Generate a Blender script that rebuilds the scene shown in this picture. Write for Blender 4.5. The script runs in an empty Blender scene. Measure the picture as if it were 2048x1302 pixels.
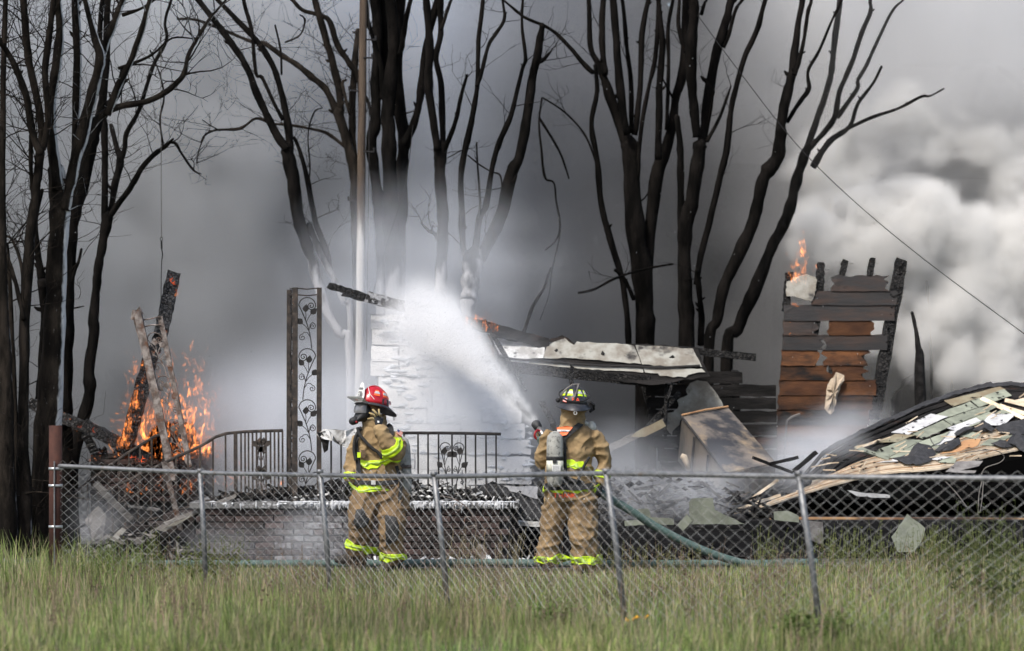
import bpy, bmesh, math, random
import numpy as np
from mathutils import Vector, Matrix, Euler, noise as mnoise

# ------------------------------------------------------------------ camera, sky, sun, exposure
sc = bpy.context.scene
col = sc.collection
F = 6000.0          # focal length in photograph pixels (2048 wide)
HZ = 782.0          # row of the horizon
EYE = 1.88          # camera height
cam = bpy.data.cameras.new('camera')
camo = bpy.data.objects.new('camera', cam)
col.objects.link(camo)
camo.location = (0, 0, EYE)
camo.rotation_euler = (math.pi / 2, 0, 0)
cam.sensor_width = 36
cam.lens = 36 * F / 2048
cam.shift_y = 131 / 2048
cam.clip_end = 600
cam.dof.use_dof = True
cam.dof.focus_distance = 31.6
cam.dof.aperture_fstop = cam.lens / 1000 / 0.065
sc.camera = camo

SUN_ELEV, SUN_AZ = 52, 215
world = bpy.data.worlds.new('World')
sc.world = world
world.use_nodes = True
_nt = world.node_tree
_sky = _nt.nodes.new('ShaderNodeTexSky')
_sky.sky_type = 'NISHITA'
_sky.sun_disc = False
_sky.sun_elevation = math.radians(SUN_ELEV)
_sky.sun_rotation = math.radians(SUN_AZ)
_sky.air_density = 1.0
_sky.dust_density = 3.0
_nt.links.new(_sky.outputs[0], _nt.nodes['Background'].inputs[0])
_nt.nodes['Background'].inputs[1].default_value = 0.13
_s = bpy.data.lights.new('sun', 'SUN')
_s.energy = 2.6
_s.angle = math.radians(7)
_s.color = (1, .96, .9)
suno = bpy.data.objects.new('sun', _s)
col.objects.link(suno)
suno.rotation_euler = (math.radians(90 - SUN_ELEV), 0, -math.radians(SUN_AZ - 180))
vs = sc.view_settings
vs.view_transform = 'Standard'
vs.look = 'None'
vs.exposure = 0.57
vs.gamma = 1.0
cy = sc.cycles
cy.use_denoising = True
cy.use_adaptive_sampling = True
cy.adaptive_threshold = 0.03
cy.max_bounces = 6
cy.diffuse_bounces = 2
cy.glossy_bounces = 2
cy.transmission_bounces = 3
cy.volume_bounces = 3
cy.transparent_max_bounces = 96
cy.volume_step_rate = 1.0
cy.volume_max_steps = 256
SMOKE = True

# ------------------------------------------------------------------ helpers
rnd = random.Random(11)


def S(px, py, Y):
    """point at depth Y that the photograph shows at pixel px, py"""
    return Vector(((px - 1024) / F * Y, Y, EYE - (py - HZ) / F * Y))


def root(name, label, cat, loc, group=None):
    o = bpy.data.objects.new(name, None)
    o.empty_display_size = .2
    col.objects.link(o)
    o.location = loc
    o['label'] = label
    o['category'] = cat
    if group:
        o['group'] = group
    return o


def place(o, parent):
    if parent is not None:
        o.parent = parent
        if parent.type == 'EMPTY':
            o.matrix_parent_inverse = Matrix.Translation(parent.location).inverted()


def tag(o, label=None, cat=None, group=None, kind=None):
    for k, v in (('label', label), ('category', cat), ('group', group), ('kind', kind)):
        if v:
            o[k] = v
    return o


class MB:
    """collects vertices and faces for one mesh"""

    def __init__(s):
        s.v = []
        s.f = []
        s.a = None

    def add(s, vs_, fs_):
        b = len(s.v)
        s.v += [tuple(p) for p in vs_]
        s.f += [tuple(i + b for i in f) for f in fs_]
        return s

    def box(s, c, ax, ay, az):
        """centre and three half-axis vectors"""
        c, ax, ay, az = map(Vector, (c, ax, ay, az))
        p = [c + i * ax + j * ay + k * az for i in (-1, 1) for j in (-1, 1) for k in (-1, 1)]
        return s.add(p, [(0, 1, 3, 2), (4, 6, 7, 5), (0, 4, 5, 1), (2, 3, 7, 6), (0, 2, 6, 4), (1, 5, 7, 3)])

    def beam(s, a, b, w, d, jit=0.0, n=1, up=(0, -1, 0), taper=1.0):
        """rectangular bar from a to b: w across in the picture plane, d deep; n segments with jitter"""
        a, b = Vector(a), Vector(b)
        t = (b - a).normalized()
        dv = Vector(up) - t * Vector(up).dot(t)
        dv = dv.normalized() if dv.length > 1e-4 else t.orthogonal().normalized()
        wv = t.cross(dv)
        rings = []
        for i in range(n + 1):
            q = a.lerp(b, i / n)
            k = 1 + (taper - 1) * i / n
            rings.append([q + wv * (sx * w / 2 * k + rnd.uniform(-jit, jit)) + dv * (sy * d / 2 * k + rnd.uniform(-jit, jit)) + t * rnd.uniform(-jit, jit) * (2.5 if i in (0, n) else .5)
                          for sx, sy in ((-1, -1), (1, -1), (1, 1), (-1, 1))])
        b0 = len(s.v)
        for r in rings:
            s.v += [tuple(p) for p in r]
        for i in range(n):
            for j in range(4):
                s.f.append((b0 + i * 4 + j, b0 + i * 4 + (j + 1) % 4, b0 + i * 4 + 4 + (j + 1) % 4, b0 + i * 4 + 4 + j))
        s.f.append((b0 + 3, b0 + 2, b0 + 1, b0))
        s.f.append(tuple(b0 + n * 4 + j for j in range(4)))
        return s

    def tube(s, pts, rad, sides=8, cap=True, squash=1.0):
        pts = [Vector(p) for p in pts]
        n = len(pts)
        if not hasattr(rad, '__len__'):
            rad = [rad] * n
        b0 = len(s.v)
        u = None
        for i, p in enumerate(pts):
            t = (pts[min(i + 1, n - 1)] - pts[max(i - 1, 0)])
            t = t.normalized() if t.length > 1e-9 else Vector((0, 0, 1))
            if u is None:
                u = t.cross(Vector((0, 1, 0)))
                if u.length < .1:
                    u = t.orthogonal()
                u.normalize()
            else:
                u = (u - t * u.dot(t))
                u = u.normalized() if u.length > 1e-6 else t.orthogonal().normalized()
            w = t.cross(u)
            r = rad[i]
            for k in range(sides):
                a = 2 * math.pi * k / sides
                s.v.append(tuple(p + (u * math.cos(a) + w * math.sin(a) * squash) * r))
        for i in range(n - 1):
            for k in range(sides):
                k2 = (k + 1) % sides
                s.f.append((b0 + i * sides + k, b0 + i * sides + k2, b0 + (i + 1) * sides + k2, b0 + (i + 1) * sides + k))
        if cap:
            s.f.append(tuple(b0 + k for k in reversed(range(sides))))
            s.f.append(tuple(b0 + (n - 1) * sides + k for k in range(sides)))
        return s

    def loft(s, rings, cap=True):
        n = len(rings[0])
        b0 = len(s.v)
        for r in rings:
            s.v += [tuple(p) for p in r]
        for i in range(len(rings) - 1):
            for k in range(n):
                k2 = (k + 1) % n
                s.f.append((b0 + i * n + k, b0 + i * n + k2, b0 + (i + 1) * n + k2, b0 + (i + 1) * n + k))
        if cap:
            s.f.append(tuple(b0 + k for k in reversed(range(n))))
            s.f.append(tuple(b0 + (len(rings) - 1) * n + k for k in range(n)))
        return s

    def ell(s, c, rx, ry, rz, m=14, n=9, el0=-90, el1=90):
        """ellipsoid (or a band of one) as a closed loft"""
        c = Vector(c)
        rings = []
        for i in range(n):
            e = math.radians(el0 + (el1 - el0) * i / (n - 1))
            ce = max(math.cos(e), .03)
            rings.append([c + Vector((rx * ce * math.cos(2 * math.pi * k / m), ry * ce * math.sin(2 * math.pi * k / m), rz * math.sin(e))) for k in range(m)])
        return s.loft(rings)

    def slab(s, poly, ext):
        """polygon of 3-D points extruded by a vector"""
        ext = Vector(ext)
        n = len(poly)
        b0 = len(s.v)
        s.v += [tuple(p) for p in poly] + [tuple(Vector(p) + ext) for p in poly]
        s.f.append(tuple(b0 + i for i in range(n)))
        s.f.append(tuple(b0 + n + i for i in reversed(range(n))))
        for i in range(n):
            j = (i + 1) % n
            s.f.append((b0 + j, b0 + i, b0 + n + i, b0 + n + j))
        return s

    def chunk(s, c, r, seed=None):
        """small irregular lump"""
        c = Vector(c)
        p = []
        for d in ((1, 0, 0), (-1, 0, 0), (0, 1, 0), (0, -1, 0), (0, 0, 1), (0, 0, -1)):
            p.append(c + Vector((d[0] * r[0], d[1] * r[1], d[2] * r[2])) * rnd.uniform(.6, 1.2) + Vector((rnd.uniform(-.3, .3) * r[0], rnd.uniform(-.3, .3) * r[1], rnd.uniform(-.3, .3) * r[2])))
        return s.add(p, [(0, 2, 4), (2, 1, 4), (1, 3, 4), (3, 0, 4), (2, 0, 5), (1, 2, 5), (3, 1, 5), (0, 3, 5)])

    def xform(s, m):
        s.v = [tuple(m @ Vector(p)) for p in s.v]
        return s

    def mesh(s, name, m=None, smooth=False):
        me = bpy.data.meshes.new(name)
        me.from_pydata(s.v, [], s.f)
        if m is not None:
            me.materials.append(m)
        if smooth:
            me.polygons.foreach_set('use_smooth', [True] * len(me.polygons))
        bm = bmesh.new()
        bm.from_mesh(me)
        bmesh.ops.recalc_face_normals(bm, faces=bm.faces)
        bm.to_mesh(me)
        bm.free()
        return me

    def build(s, name, m=None, parent=None, smooth=False):
        o = bpy.data.objects.new(name, s.mesh(name, m, smooth))
        col.objects.link(o)
        place(o, parent)
        return o


def ragged(poly, amp, step):
    """pixel outline with torn edges"""
    out = []
    n = len(poly)
    for i in range(n):
        x0, y0 = poly[i]
        x1, y1 = poly[(i + 1) % n]
        L = math.hypot(x1 - x0, y1 - y0)
        k = max(1, int(L / step))
        for j in range(k):
            t = j / k
            a = amp if j else amp * .3
            out.append((x0 + (x1 - x0) * t + rnd.uniform(-a, a), y0 + (y1 - y0) * t + rnd.uniform(-a, a)))
    return out


def smooth_path(pts, per=4):
    """Catmull-Rom through tuples"""
    P = [np.array(p, float) for p in pts]
    if len(P) < 3:
        return [tuple(P[0] + (P[-1] - P[0]) * i / per) for i in range(per + 1)]
    out = []
    for i in range(len(P) - 1):
        p0, p1, p2, p3 = P[max(i - 1, 0)], P[i], P[i + 1], P[min(i + 2, len(P) - 1)]
        for j in range(per):
            t = j / per
            out.append(tuple(.5 * ((2 * p1) + (-p0 + p2) * t + (2 * p0 - 5 * p1 + 4 * p2 - p3) * t * t + (-p0 + 3 * p1 - 3 * p2 + p3) * t ** 3)))
    out.append(tuple(P[-1]))
    return out


# ------------------------------------------------------------------ materials
MATS = {}


def mat(name, c1, c2=None, scale=4.0, lo=.42, hi=.6, rough=.8, metal=0.0, bump=0.0, bscale=None, stretch=(1, 1, 1), c3=None, s3=14.0, lo3=.55, hi3=.68,
        vor=0.0, rand=0.0, spec=.4, c4=None, z4=(0, 1), nx4=None, trans=0.0, coords='Object', detail=7.0, sub=0.0, ridged=0.0):
    """procedural material: c1/c2 mixed by noise, c3 blotches, c4 coating (foam, soot) where height/side and noise allow, voronoi crazing bump"""
    m = bpy.data.materials.new(name)
    m.use_nodes = True
    nt = m.node_tree
    N, L = nt.nodes, nt.links
    b = N['Principled BSDF']
    tc = N.new('ShaderNodeTexCoord')
    mp = N.new('ShaderNodeMapping')
    mp.inputs['Scale'].default_value = stretch
    L.new(tc.outputs[coords], mp.inputs['Vector'])
    oi = None
    if rand:
        oi = N.new('ShaderNodeObjectInfo')
        ad = N.new('ShaderNodeVectorMath')
        ad.operation = 'ADD'
        sc_ = N.new('ShaderNodeVectorMath')
        sc_.operation = 'SCALE'
        sc_.inputs[0].default_value = (17, 31, 23)
        L.new(oi.outputs['Random'], sc_.inputs['Scale'])
        L.new(mp.outputs[0], ad.inputs[0])
        L.new(sc_.outputs[0], ad.inputs[1])
        vec = ad.outputs[0]
    else:
        vec = mp.outputs[0]

    def nz(scl, det=detail):
        n = N.new('ShaderNodeTexNoise')
        n.inputs['Scale'].default_value = scl
        n.inputs['Detail'].default_value = det
        n.inputs['Roughness'].default_value = .62
        L.new(vec, n.inputs['Vector'])
        return n.outputs[0]

    def ramp(v, a, z):
        r = N.new('ShaderNodeMapRange')
        r.inputs['From Min'].default_value = a
        r.inputs['From Max'].default_value = z
        L.new(v, r.inputs['Value'])
        return r.outputs[0]

    def mix(f, a, bb):
        x = N.new('ShaderNodeMix')
        x.data_type = 'RGBA'
        if isinstance(f, float):
            x.inputs['Factor'].default_value = f
        else:
            L.new(f, x.inputs['Factor'])
        for v, sk in ((a, x.inputs[6]), (bb, x.inputs[7])):
            if isinstance(v, tuple):
                sk.default_value = (*v, 1)
            else:
                L.new(v, sk)
        return x.outputs[2]

    def mul(a, bb):
        x = N.new('ShaderNodeMath')
        x.operation = 'MULTIPLY'
        L.new(a, x.inputs[0])
        if isinstance(bb, float):
            x.inputs[1].default_value = bb
        else:
            L.new(bb, x.inputs[1])
        return x.outputs[0]

    c = c1
    n1 = nz(scale)
    if c2 is not None:
        c = mix(ramp(n1, lo, hi), c1, c2)
    if c3 is not None:
        c = mix(ramp(nz(s3), lo3, hi3), c, c3)
    rg = None
    if c4 is not None:
        geo = N.new('ShaderNodeNewGeometry')
        if nx4 is not None:
            sp = N.new('ShaderNodeSeparateXYZ')
            L.new(geo.outputs['Normal'], sp.inputs[0])
            f = ramp(sp.outputs[0], nx4[0], nx4[1])
        else:
            sp = N.new('ShaderNodeSeparateXYZ')
            L.new(geo.outputs['Position'], sp.inputs[0])
            f = ramp(sp.outputs[2], z4[1], z4[0])
        ad = N.new('ShaderNodeMath')
        ad.operation = 'ADD'
        L.new(f, ad.inputs[0])
        L.new(nz(9.0), ad.inputs[1])
        fac = ramp(ad.outputs[0], .88, 1.05)
        c = mix(fac, c, c4)
    if rand:
        hv = N.new('ShaderNodeHueSaturation')
        mr = N.new('ShaderNodeMapRange')
        mr.inputs['To Min'].default_value = 1 - rand
        mr.inputs['To Max'].default_value = 1 + rand
        L.new(oi.outputs['Random'], mr.inputs['Value'])
        L.new(mr.outputs[0], hv.inputs['Value'])
        if isinstance(c, tuple):
            hv.inputs['Color'].default_value = (*c, 1)
        else:
            L.new(c, hv.inputs['Color'])
        c = hv.outputs[0]
    if isinstance(c, tuple):
        b.inputs['Base Color'].default_value = (*c, 1)
    else:
        L.new(c, b.inputs['Base Color'])
    b.inputs['Roughness'].default_value = rough
    b.inputs['Metallic'].default_value = metal
    b.inputs['Specular IOR Level'].default_value = spec
    if trans:
        b.inputs['Transmission Weight'].default_value = trans
    if sub:
        b.inputs['Subsurface Weight'].default_value = sub
    if ridged:
        rn = N.new('ShaderNodeTexNoise')
        rn.noise_type = 'RIDGED_MULTIFRACTAL'
        rn.inputs['Scale'].default_value = ridged
        rn.inputs['Detail'].default_value = 3
        rn.inputs['Distortion'].default_value = .6
        L.new(vec, rn.inputs['Vector'])
        b2 = N.new('ShaderNodeBump')
        b2.inputs['Strength'].default_value = .75
        b2.inputs['Distance'].default_value = .035
        L.new(rn.outputs[0], b2.inputs['Height'])
        L.new(b2.outputs[0], b.inputs['Normal'])
    elif bump or vor:
        bp = N.new('ShaderNodeBump')
        bp.inputs['Distance'].default_value = .03
        if vor:
            v = N.new('ShaderNodeTexVoronoi')
            v.feature = 'DISTANCE_TO_EDGE'
            v.inputs['Scale'].default_value = vor
            L.new(vec, v.inputs['Vector'])
            h = ramp(v.outputs[0], 0.0, .16)
            bp.inputs['Strength'].default_value = max(bump, .6)
            bp.inputs['Distance'].default_value = .04
            # ash-grey on the faces, black in the cracks
            if not isinstance(c, tuple):
                L.new(mix(h, (.004, .004, .004), c), b.inputs['Base Color'])
            L.new(h, bp.inputs['Height'])
        else:
            bp.inputs['Strength'].default_value = bump
            L.new(nz(bscale or scale * 4), bp.inputs['Height'])
        L.new(bp.outputs[0], b.inputs['Normal'])
    MATS[name] = m
    return m


mat('soil', (.05, .045, .03), (.09, .085, .05), scale=2.5, rough=1, bump=.5)
mat('ash_ground', (.02, .02, .021), (.11, .11, .115), scale=3, rough=.95, bump=.8, bscale=22, c3=(.5, .51, .53), s3=5, lo3=.6, hi3=.7)
mat('bark_char', (.0035, .0033, .003), (.011, .0095, .0085), scale=6, rough=1, bump=1, bscale=16, stretch=(1, 1, .3), spec=.04, c3=(.06, .056, .052), s3=38, lo3=.69, hi3=.74)
mat('bark_brown', (.009, .0078, .0065), (.027, .022, .018), scale=7, rough=1, bump=1, bscale=18, stretch=(1, 1, .35), spec=.05, c4=(.5, .49, .47), nx4=(.55, 1.9))
mat('bark_white', (.008, .007, .006), (.024, .02, .016), scale=7, rough=1, bump=1, bscale=18, stretch=(1, 1, .35), spec=.05, c3=(.13, .125, .12), s3=34, lo3=.66, hi3=.72, c4=(.6, .6, .58), nx4=(.35, 1.25))
mat('bark_foam', (.0035, .0033, .003), (.012, .0105, .0095), scale=6, rough=1, bump=1, bscale=16, stretch=(1, 1, .3), spec=.04, c4=(.36, .355, .36), z4=(2.1, 4.4))
mat('pole_wood', (.06, .042, .03), (.10, .072, .05), scale=10, rough=.9, bump=.4, stretch=(1, 1, .12), c4=(.5, .48, .45), z4=(2.6, 5.0))
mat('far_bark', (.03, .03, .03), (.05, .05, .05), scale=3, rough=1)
mat('iron', (.03, .026, .024), (.075, .06, .05), scale=16, rough=.75, metal=.3, bump=.3, c3=(.15, .09, .06), s3=22, lo3=.6, hi3=.72)
mat('iron_ash', (.09, .07, .06), (.26, .23, .21), scale=12, rough=.9, bump=.4, c3=(.1, .045, .025), s3=9, lo3=.52, hi3=.66)
mat('iron_dark', (.016, .015, .015), (.04, .036, .034), scale=20, rough=.7, metal=.3)
mat('galv', (.23, .235, .24), (.15, .155, .16), scale=9, rough=.5, metal=.55, c3=(.2, .15, .11), s3=7, lo3=.62, hi3=.72, bump=.1)
mat('wire', (.42, .43, .43), (.28, .27, .26), scale=12, rough=.5, metal=.5)
mat('rust_post', (.035, .012, .008), (.06, .021, .013), scale=5, rough=.85, bump=.2)
mat('tin_band', (.55, .56, .56), rough=.4, metal=.6)
mat('brick', (.05, .034, .031), (.08, .052, .046), scale=5, rough=.95, bump=.5, bscale=30, rand=.35, c3=(.03, .025, .024), s3=2.2, lo3=.52, hi3=.66)
mat('brick_soot', (.024, .019, .018), (.045, .034, .031), scale=5, rough=.95, bump=.5, bscale=30, rand=.35)
mat('brick_wet', (.06, .054, .054), (.24, .24, .25), scale=9, rough=.9, bump=.5, bscale=30, rand=.3, c3=(.06, .045, .04), s3=14, lo3=.5, hi3=.56)
mat('mortar', (.10, .095, .09), (.035, .033, .032), scale=4, rough=1, bump=.4)
mat('concrete', (.14, .14, .137), (.05, .05, .05), scale=4, rough=.9, bump=.4, c3=(.45, .45, .46), s3=12, lo3=.54, hi3=.62)
mat('char', (.010, .0095, .009), (.032, .03, .028), scale=9, rough=.85, vor=24, bump=.8, spec=.3)
mat('char_fine', (.008, .0075, .0075), (.028, .026, .025), scale=12, rough=.9, bump=.8, bscale=40, spec=.15)
mat('char_board', (.008, .0075, .007), (.02, .018, .017), scale=8, rough=.8, bump=.5, bscale=30, stretch=(.3, 1, 1), c3=(.07, .03, .018), s3=3.5, lo3=.6, hi3=.72, spec=.12)
mat('brown_board', (.12, .049, .018), (.055, .022, .010), scale=4, lo=.4, hi=.65, rough=.8, bump=.6, bscale=20, stretch=(.45, 1, 1), rand=.45, spec=.2, c3=(.009, .008, .0075), s3=2.2, lo3=.46, hi3=.58)
mat('brown_board_dark', (.035, .018, .011), (.013, .010, .009), scale=4, rough=.75, bump=.4, bscale=24, stretch=(.25, 1, 1), rand=.4, c3=(.011, .010, .01), s3=3.2, lo3=.42, hi3=.55)
mat('white_board', (.54, .53, .51), (.40, .39, .375), scale=3, rough=.8, bump=.2, rand=.1, c3=(.13, .12, .12), s3=2.6, lo3=.62, hi3=.72)
mat('foam', (.62, .63, .64), (.46, .47, .49), scale=8, rough=.9, bump=.6, bscale=20, sub=.0)
mat('panel', (.31, .305, .27), (.19, .17, .14), scale=4.5, rough=.85, bump=.15, c3=(.03, .027, .025), s3=3.0, lo3=.57, hi3=.66)
mat('panel_foam', (.62, .62, .61), (.3, .29, .27), scale=6, rough=.85, bump=.4, c3=(.05, .045, .045), s3=7, lo3=.56, hi3=.62)
mat('rafter_foam', (.012, .011, .011), (.04, .038, .037), scale=9, rough=.9, bump=.8, bscale=30, c3=(.42, .42, .43), s3=13, lo3=.5, hi3=.56)
mat('shingle_green', (.27, .29, .225), (.19, .205, .16), scale=6, rough=.85, bump=.25, bscale=40, stretch=(1, 1, 1), rand=.2, c3=(.07, .07, .06), s3=9, lo3=.65, hi3=.72)
mat('shingle_brown', (.20, .16, .10), (.27, .25, .17), scale=4, rough=.85, bump=.2, c3=(.07, .06, .05), s3=4, lo3=.58, hi3=.7)
mat('shingle_white', (.60, .60, .60), (.44, .44, .44), scale=5, rough=.85, bump=.2, c3=(.08, .08, .08), s3=14, lo3=.58, hi3=.65)
mat('shingle_grey', (.23, .22, .21), (.13, .12, .115), scale=6, rough=.9, bump=.2)
mat('tar_paper', (.022, .022, .024), (.042, .042, .045), scale=14, rough=.8, bump=.3)
mat('lath', (.84, .71, .54), (.64, .49, .33), scale=9, rough=.8, bump=.3, stretch=(.15, 1, 1), rand=.22, c3=(.07, .045, .03), s3=6, lo3=.66, hi3=.75)
mat('raw_wood', (.48, .27, .13), (.36, .19, .09), scale=5, rough=.8, bump=.3, stretch=(.2, 1, 1), c3=(.10, .04, .02), s3=3, lo3=.6, hi3=.7)
mat('wood_beam', (.42, .26, .13), (.24, .12, .06), scale=3, rough=.8, bump=.3, stretch=(.3, 1, 1), c3=(.05, .03, .02), s3=2.5, lo3=.54, hi3=.64)
mat('grey_wood', (.20, .185, .17), (.12, .11, .10), scale=8, rough=.9, bump=.5, stretch=(.3, 1, 1))
mat('scorched_metal', (.22, .185, .15), (.05, .05, .053), scale=2.6, lo=.42, hi=.56, rough=.5, metal=.35, bump=.1, c3=(.40, .30, .19), s3=2.3, lo3=.54, hi3=.68)
mat('scorched_side', (.12, .10, .08), (.035, .033, .03), scale=3, rough=.7, metal=.2, bump=.3, stretch=(1, 1, .3))
mat('shade_black', (.003, .003, .003), rough=1, spec=0)  # shade below the roof, put into the colour
mat('skirt', (.006, .006, .0065), (.017, .017, .018), scale=4, rough=.9, spec=.1, bump=.5, stretch=(.3, 1, 1), c3=(.12, .12, .125), s3=12, lo3=.68, hi3=.75)
mat('hose', (.085, .135, .12), (.06, .10, .09), scale=30, rough=.7, bump=.3)
mat('stake', (.42, .33, .27), rough=.9)
mat('yellow_tape', (.85, .42, .01), rough=.5)
mat('cloth', (.43, .35, .26), (.30, .235, .165), scale=6, rough=.95, bump=.4)
mat('wire_black', (.02, .018, .017), rough=.7)
mat('leaf_dark', (.010, .014, .010), (.02, .026, .016), scale=1.2, rough=.9, coords='Generated')
# turnout gear
mat('turnout', (.325, .230, .118), (.235, .160, .08), scale=5, lo=.38, hi=.66, rough=.92, bump=.25, bscale=60, c3=(.10, .068, .038), s3=3.6, lo3=.55, hi3=.75, detail=5)
mat('turnout_dirty', (.23, .155, .082), (.125, .083, .046), scale=5, lo=.38, hi=.66, rough=.92, bump=.25, bscale=60, c3=(.06, .042, .027), s3=3.5, lo3=.54, hi3=.72, detail=5)
mat('turnout_worn', (.27, .186, .096), (.165, .11, .056), scale=4, lo=.38, hi=.66, rough=.92, bump=.25, bscale=60, c3=(.09, .06, .035), s3=3.0, lo3=.52, hi3=.72, detail=5)
mat('knee', (.03, .03, .031), (.05, .05, .05), scale=14, rough=.8, bump=.4)
mat('lime', (.62, .86, .02), (.5, .72, .02), scale=8, rough=.55, bump=.2, bscale=20)
mat('lime_silver', (.34, .5, .06), (.45, .6, .12), scale=12, rough=.4)
mat('silver_tape', (.6, .6, .58), rough=.35, metal=.3)
mat('helmet_black', (.02, .02, .023), (.045, .045, .048), scale=9, rough=.42, bump=.1, spec=.5)
mat('helmet_red', (.50, .012, .022), (.36, .008, .016), scale=7, rough=.28, spec=.6)
mat('black_rubber', (.015, .015, .016), (.028, .028, .03), scale=12, rough=.6)
mat('strap', (.016, .016, .017), (.03, .03, .03), scale=40, rough=.85, bump=.2)
mat('glove_tan', (.38, .30, .15), (.28, .21, .10), scale=14, rough=.9, bump=.3)
mat('tank', (.34, .34, .31), (.24, .24, .22), scale=14, rough=.6, bump=.1, c3=(.12, .12, .11), s3=28, lo3=.56, hi3=.62)
mat('tank_label', (.60, .60, .50), (.42, .42, .36), scale=30, rough=.6)
mat('orange', (.95, .16, .04), rough=.5)
mat('red_letter', (.75, .07, .02), rough=.6)
mat('white_plain', (.75, .75, .73), rough=.5)
mat('grey_plain', (.16, .16, .16), rough=.6)
mat('blue_plain', (.05, .08, .28), rough=.6)
mat('skin', (.34, .17, .11), (.26, .12, .08), scale=9, rough=.6)
mat('nozzle_red', (.32, .015, .02), (.24, .012, .016), scale=9, rough=.35)
mat('brass', (.35, .33, .3), rough=.35, metal=.8)
mat('boot', (.016, .015, .014), (.05, .043, .034), scale=7, rough=.7, bump=.3)


def glassy(name, colr, alpha, rough=.12):
    m = bpy.data.materials.new(name)
    m.use_nodes = True
    b = m.node_tree.nodes['Principled BSDF']
    b.inputs['Base Color'].default_value = (*colr, 1)
    b.inputs['Roughness'].default_value = rough
    b.inputs['Alpha'].default_value = alpha
    b.inputs['Specular IOR Level'].default_value = .8
    MATS[name] = m


glassy('visor', (.5, .52, .48), .62)
glassy('mask_lens', (.16, .16, .17), .8, .05)
# ------------------------------------------------------------------ ground
g = MB()
nx, ny = 60, 60
xs = [-160 + 320 * (i / nx) for i in range(nx + 1)]
ys = [-8 + 300 * (j / ny) ** 1.6 for j in range(ny + 1)]
g.v = [(x, y, 0.0) for y in ys for x in xs]
g.f = [(j * (nx + 1) + i, j * (nx + 1) + i + 1, (j + 1) * (nx + 1) + i + 1, (j + 1) * (nx + 1) + i) for j in range(ny) for i in range(nx)]
tag(g.build('ground', MATS['soil']), kind='structure')
# burned yard strip in front of the house
y = MB()
y.slab([(x, yy, .004) for x, yy in ragged([(-9, 31.9), (9, 31.7), (9, 47), (-9, 47)], .25, .6)], (0, 0, -.05))
tag(y.build('burned_yard', MATS['ash_ground']), kind='structure')


# ------------------------------------------------------------------ trees
def px_tube(mb, pts, Y, dY=0.0, per=5, sides=8, knob=.13):
    """pts: (px, py, width px); depth runs from Y to Y + dY along the stem"""
    pp = smooth_path(pts, per)
    n = len(pp)
    P, R = [], []
    sd = rnd.random() * 90
    for i, (x, yy, w) in enumerate(pp):
        d = Y + dY * (i / max(n - 1, 1)) ** 1.3
        q = S(x, yy, d)
        r = max(w, 1.2) * .5 * d / F
        k = 1 + knob * 2 * mnoise.noise(Vector((i * .45, sd, 0)))
        q += Vector((mnoise.noise(Vector((i * .5, sd, 5))), 0, 0)) * r * .16
        P.append(q)
        R.append(r * k)
    e = (P[-1] - P[-2]).normalized()
    mb.tube(P + [P[-1] + e * R[-1] * .8], R + [R[-1] * .25], sides)
    return P, R


def grow_twigs(mb, starts, n, length, depth=2, up=.5, spread=1.0, r0=.010, seed=1):
    """fine twigs grown from given (point, direction) pairs"""
    rr = random.Random(seed)

    def twig(p, d, L, r, lev):
        pts, rad = [p], [r]
        k = 5
        for i in range(k):
            d = (d + Vector((rr.uniform(-.35, .35), rr.uniform(-.3, .3), rr.uniform(-.25, .35) * up))).normalized()
            p = p + d * L / k
            pts.append(p)
            rad.append(max(r * (1 - .8 * (i + 1) / k), .0016))
            if lev and i >= 1 and rr.random() < .75:
                a = Vector((rr.uniform(-1, 1), rr.uniform(-.6, .6), rr.uniform(-.4, .8))).normalized()
                twig(p, (d * .7 + a * .8 * spread).normalized(), L * rr.uniform(.35, .65), r * .55, lev - 1)
        mb.tube(pts, rad, 4)

    for _ in range(n):
        p, d = rr.choice(starts)
        a = Vector((rr.uniform(-1, 1), rr.uniform(-.7, .7), rr.uniform(-.3, .9))).normalized()
        twig(p.copy(), (a * spread + d * .5).normalized(), length * rr.uniform(.5, 1.2), r0 * rr.uniform(.6, 1.2), depth)


def grow_on(st):
    """carry a stem that leaves the top of the photograph on to its tip"""
    if st[-1][1] > 12:
        return list(st)
    (x0, y0, w0), (x1, y1, w1) = st[-2], st[-1]
    k = math.hypot(x1 - x0, y1 - y0)
    dx, dy = (x1 - x0) / k, (y1 - y0) / k
    dx = max(-.7, min(.7, dx))
    out = list(st)
    x, y_, w = x1, y1, w1
    for i in range(4):
        dx += rnd.uniform(-.18, .18)
        x += dx * 85
        y_ += -abs(min(dy, -.6)) * 85
        w *= .74
        out.append((x, y_, w))
    return out


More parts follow.
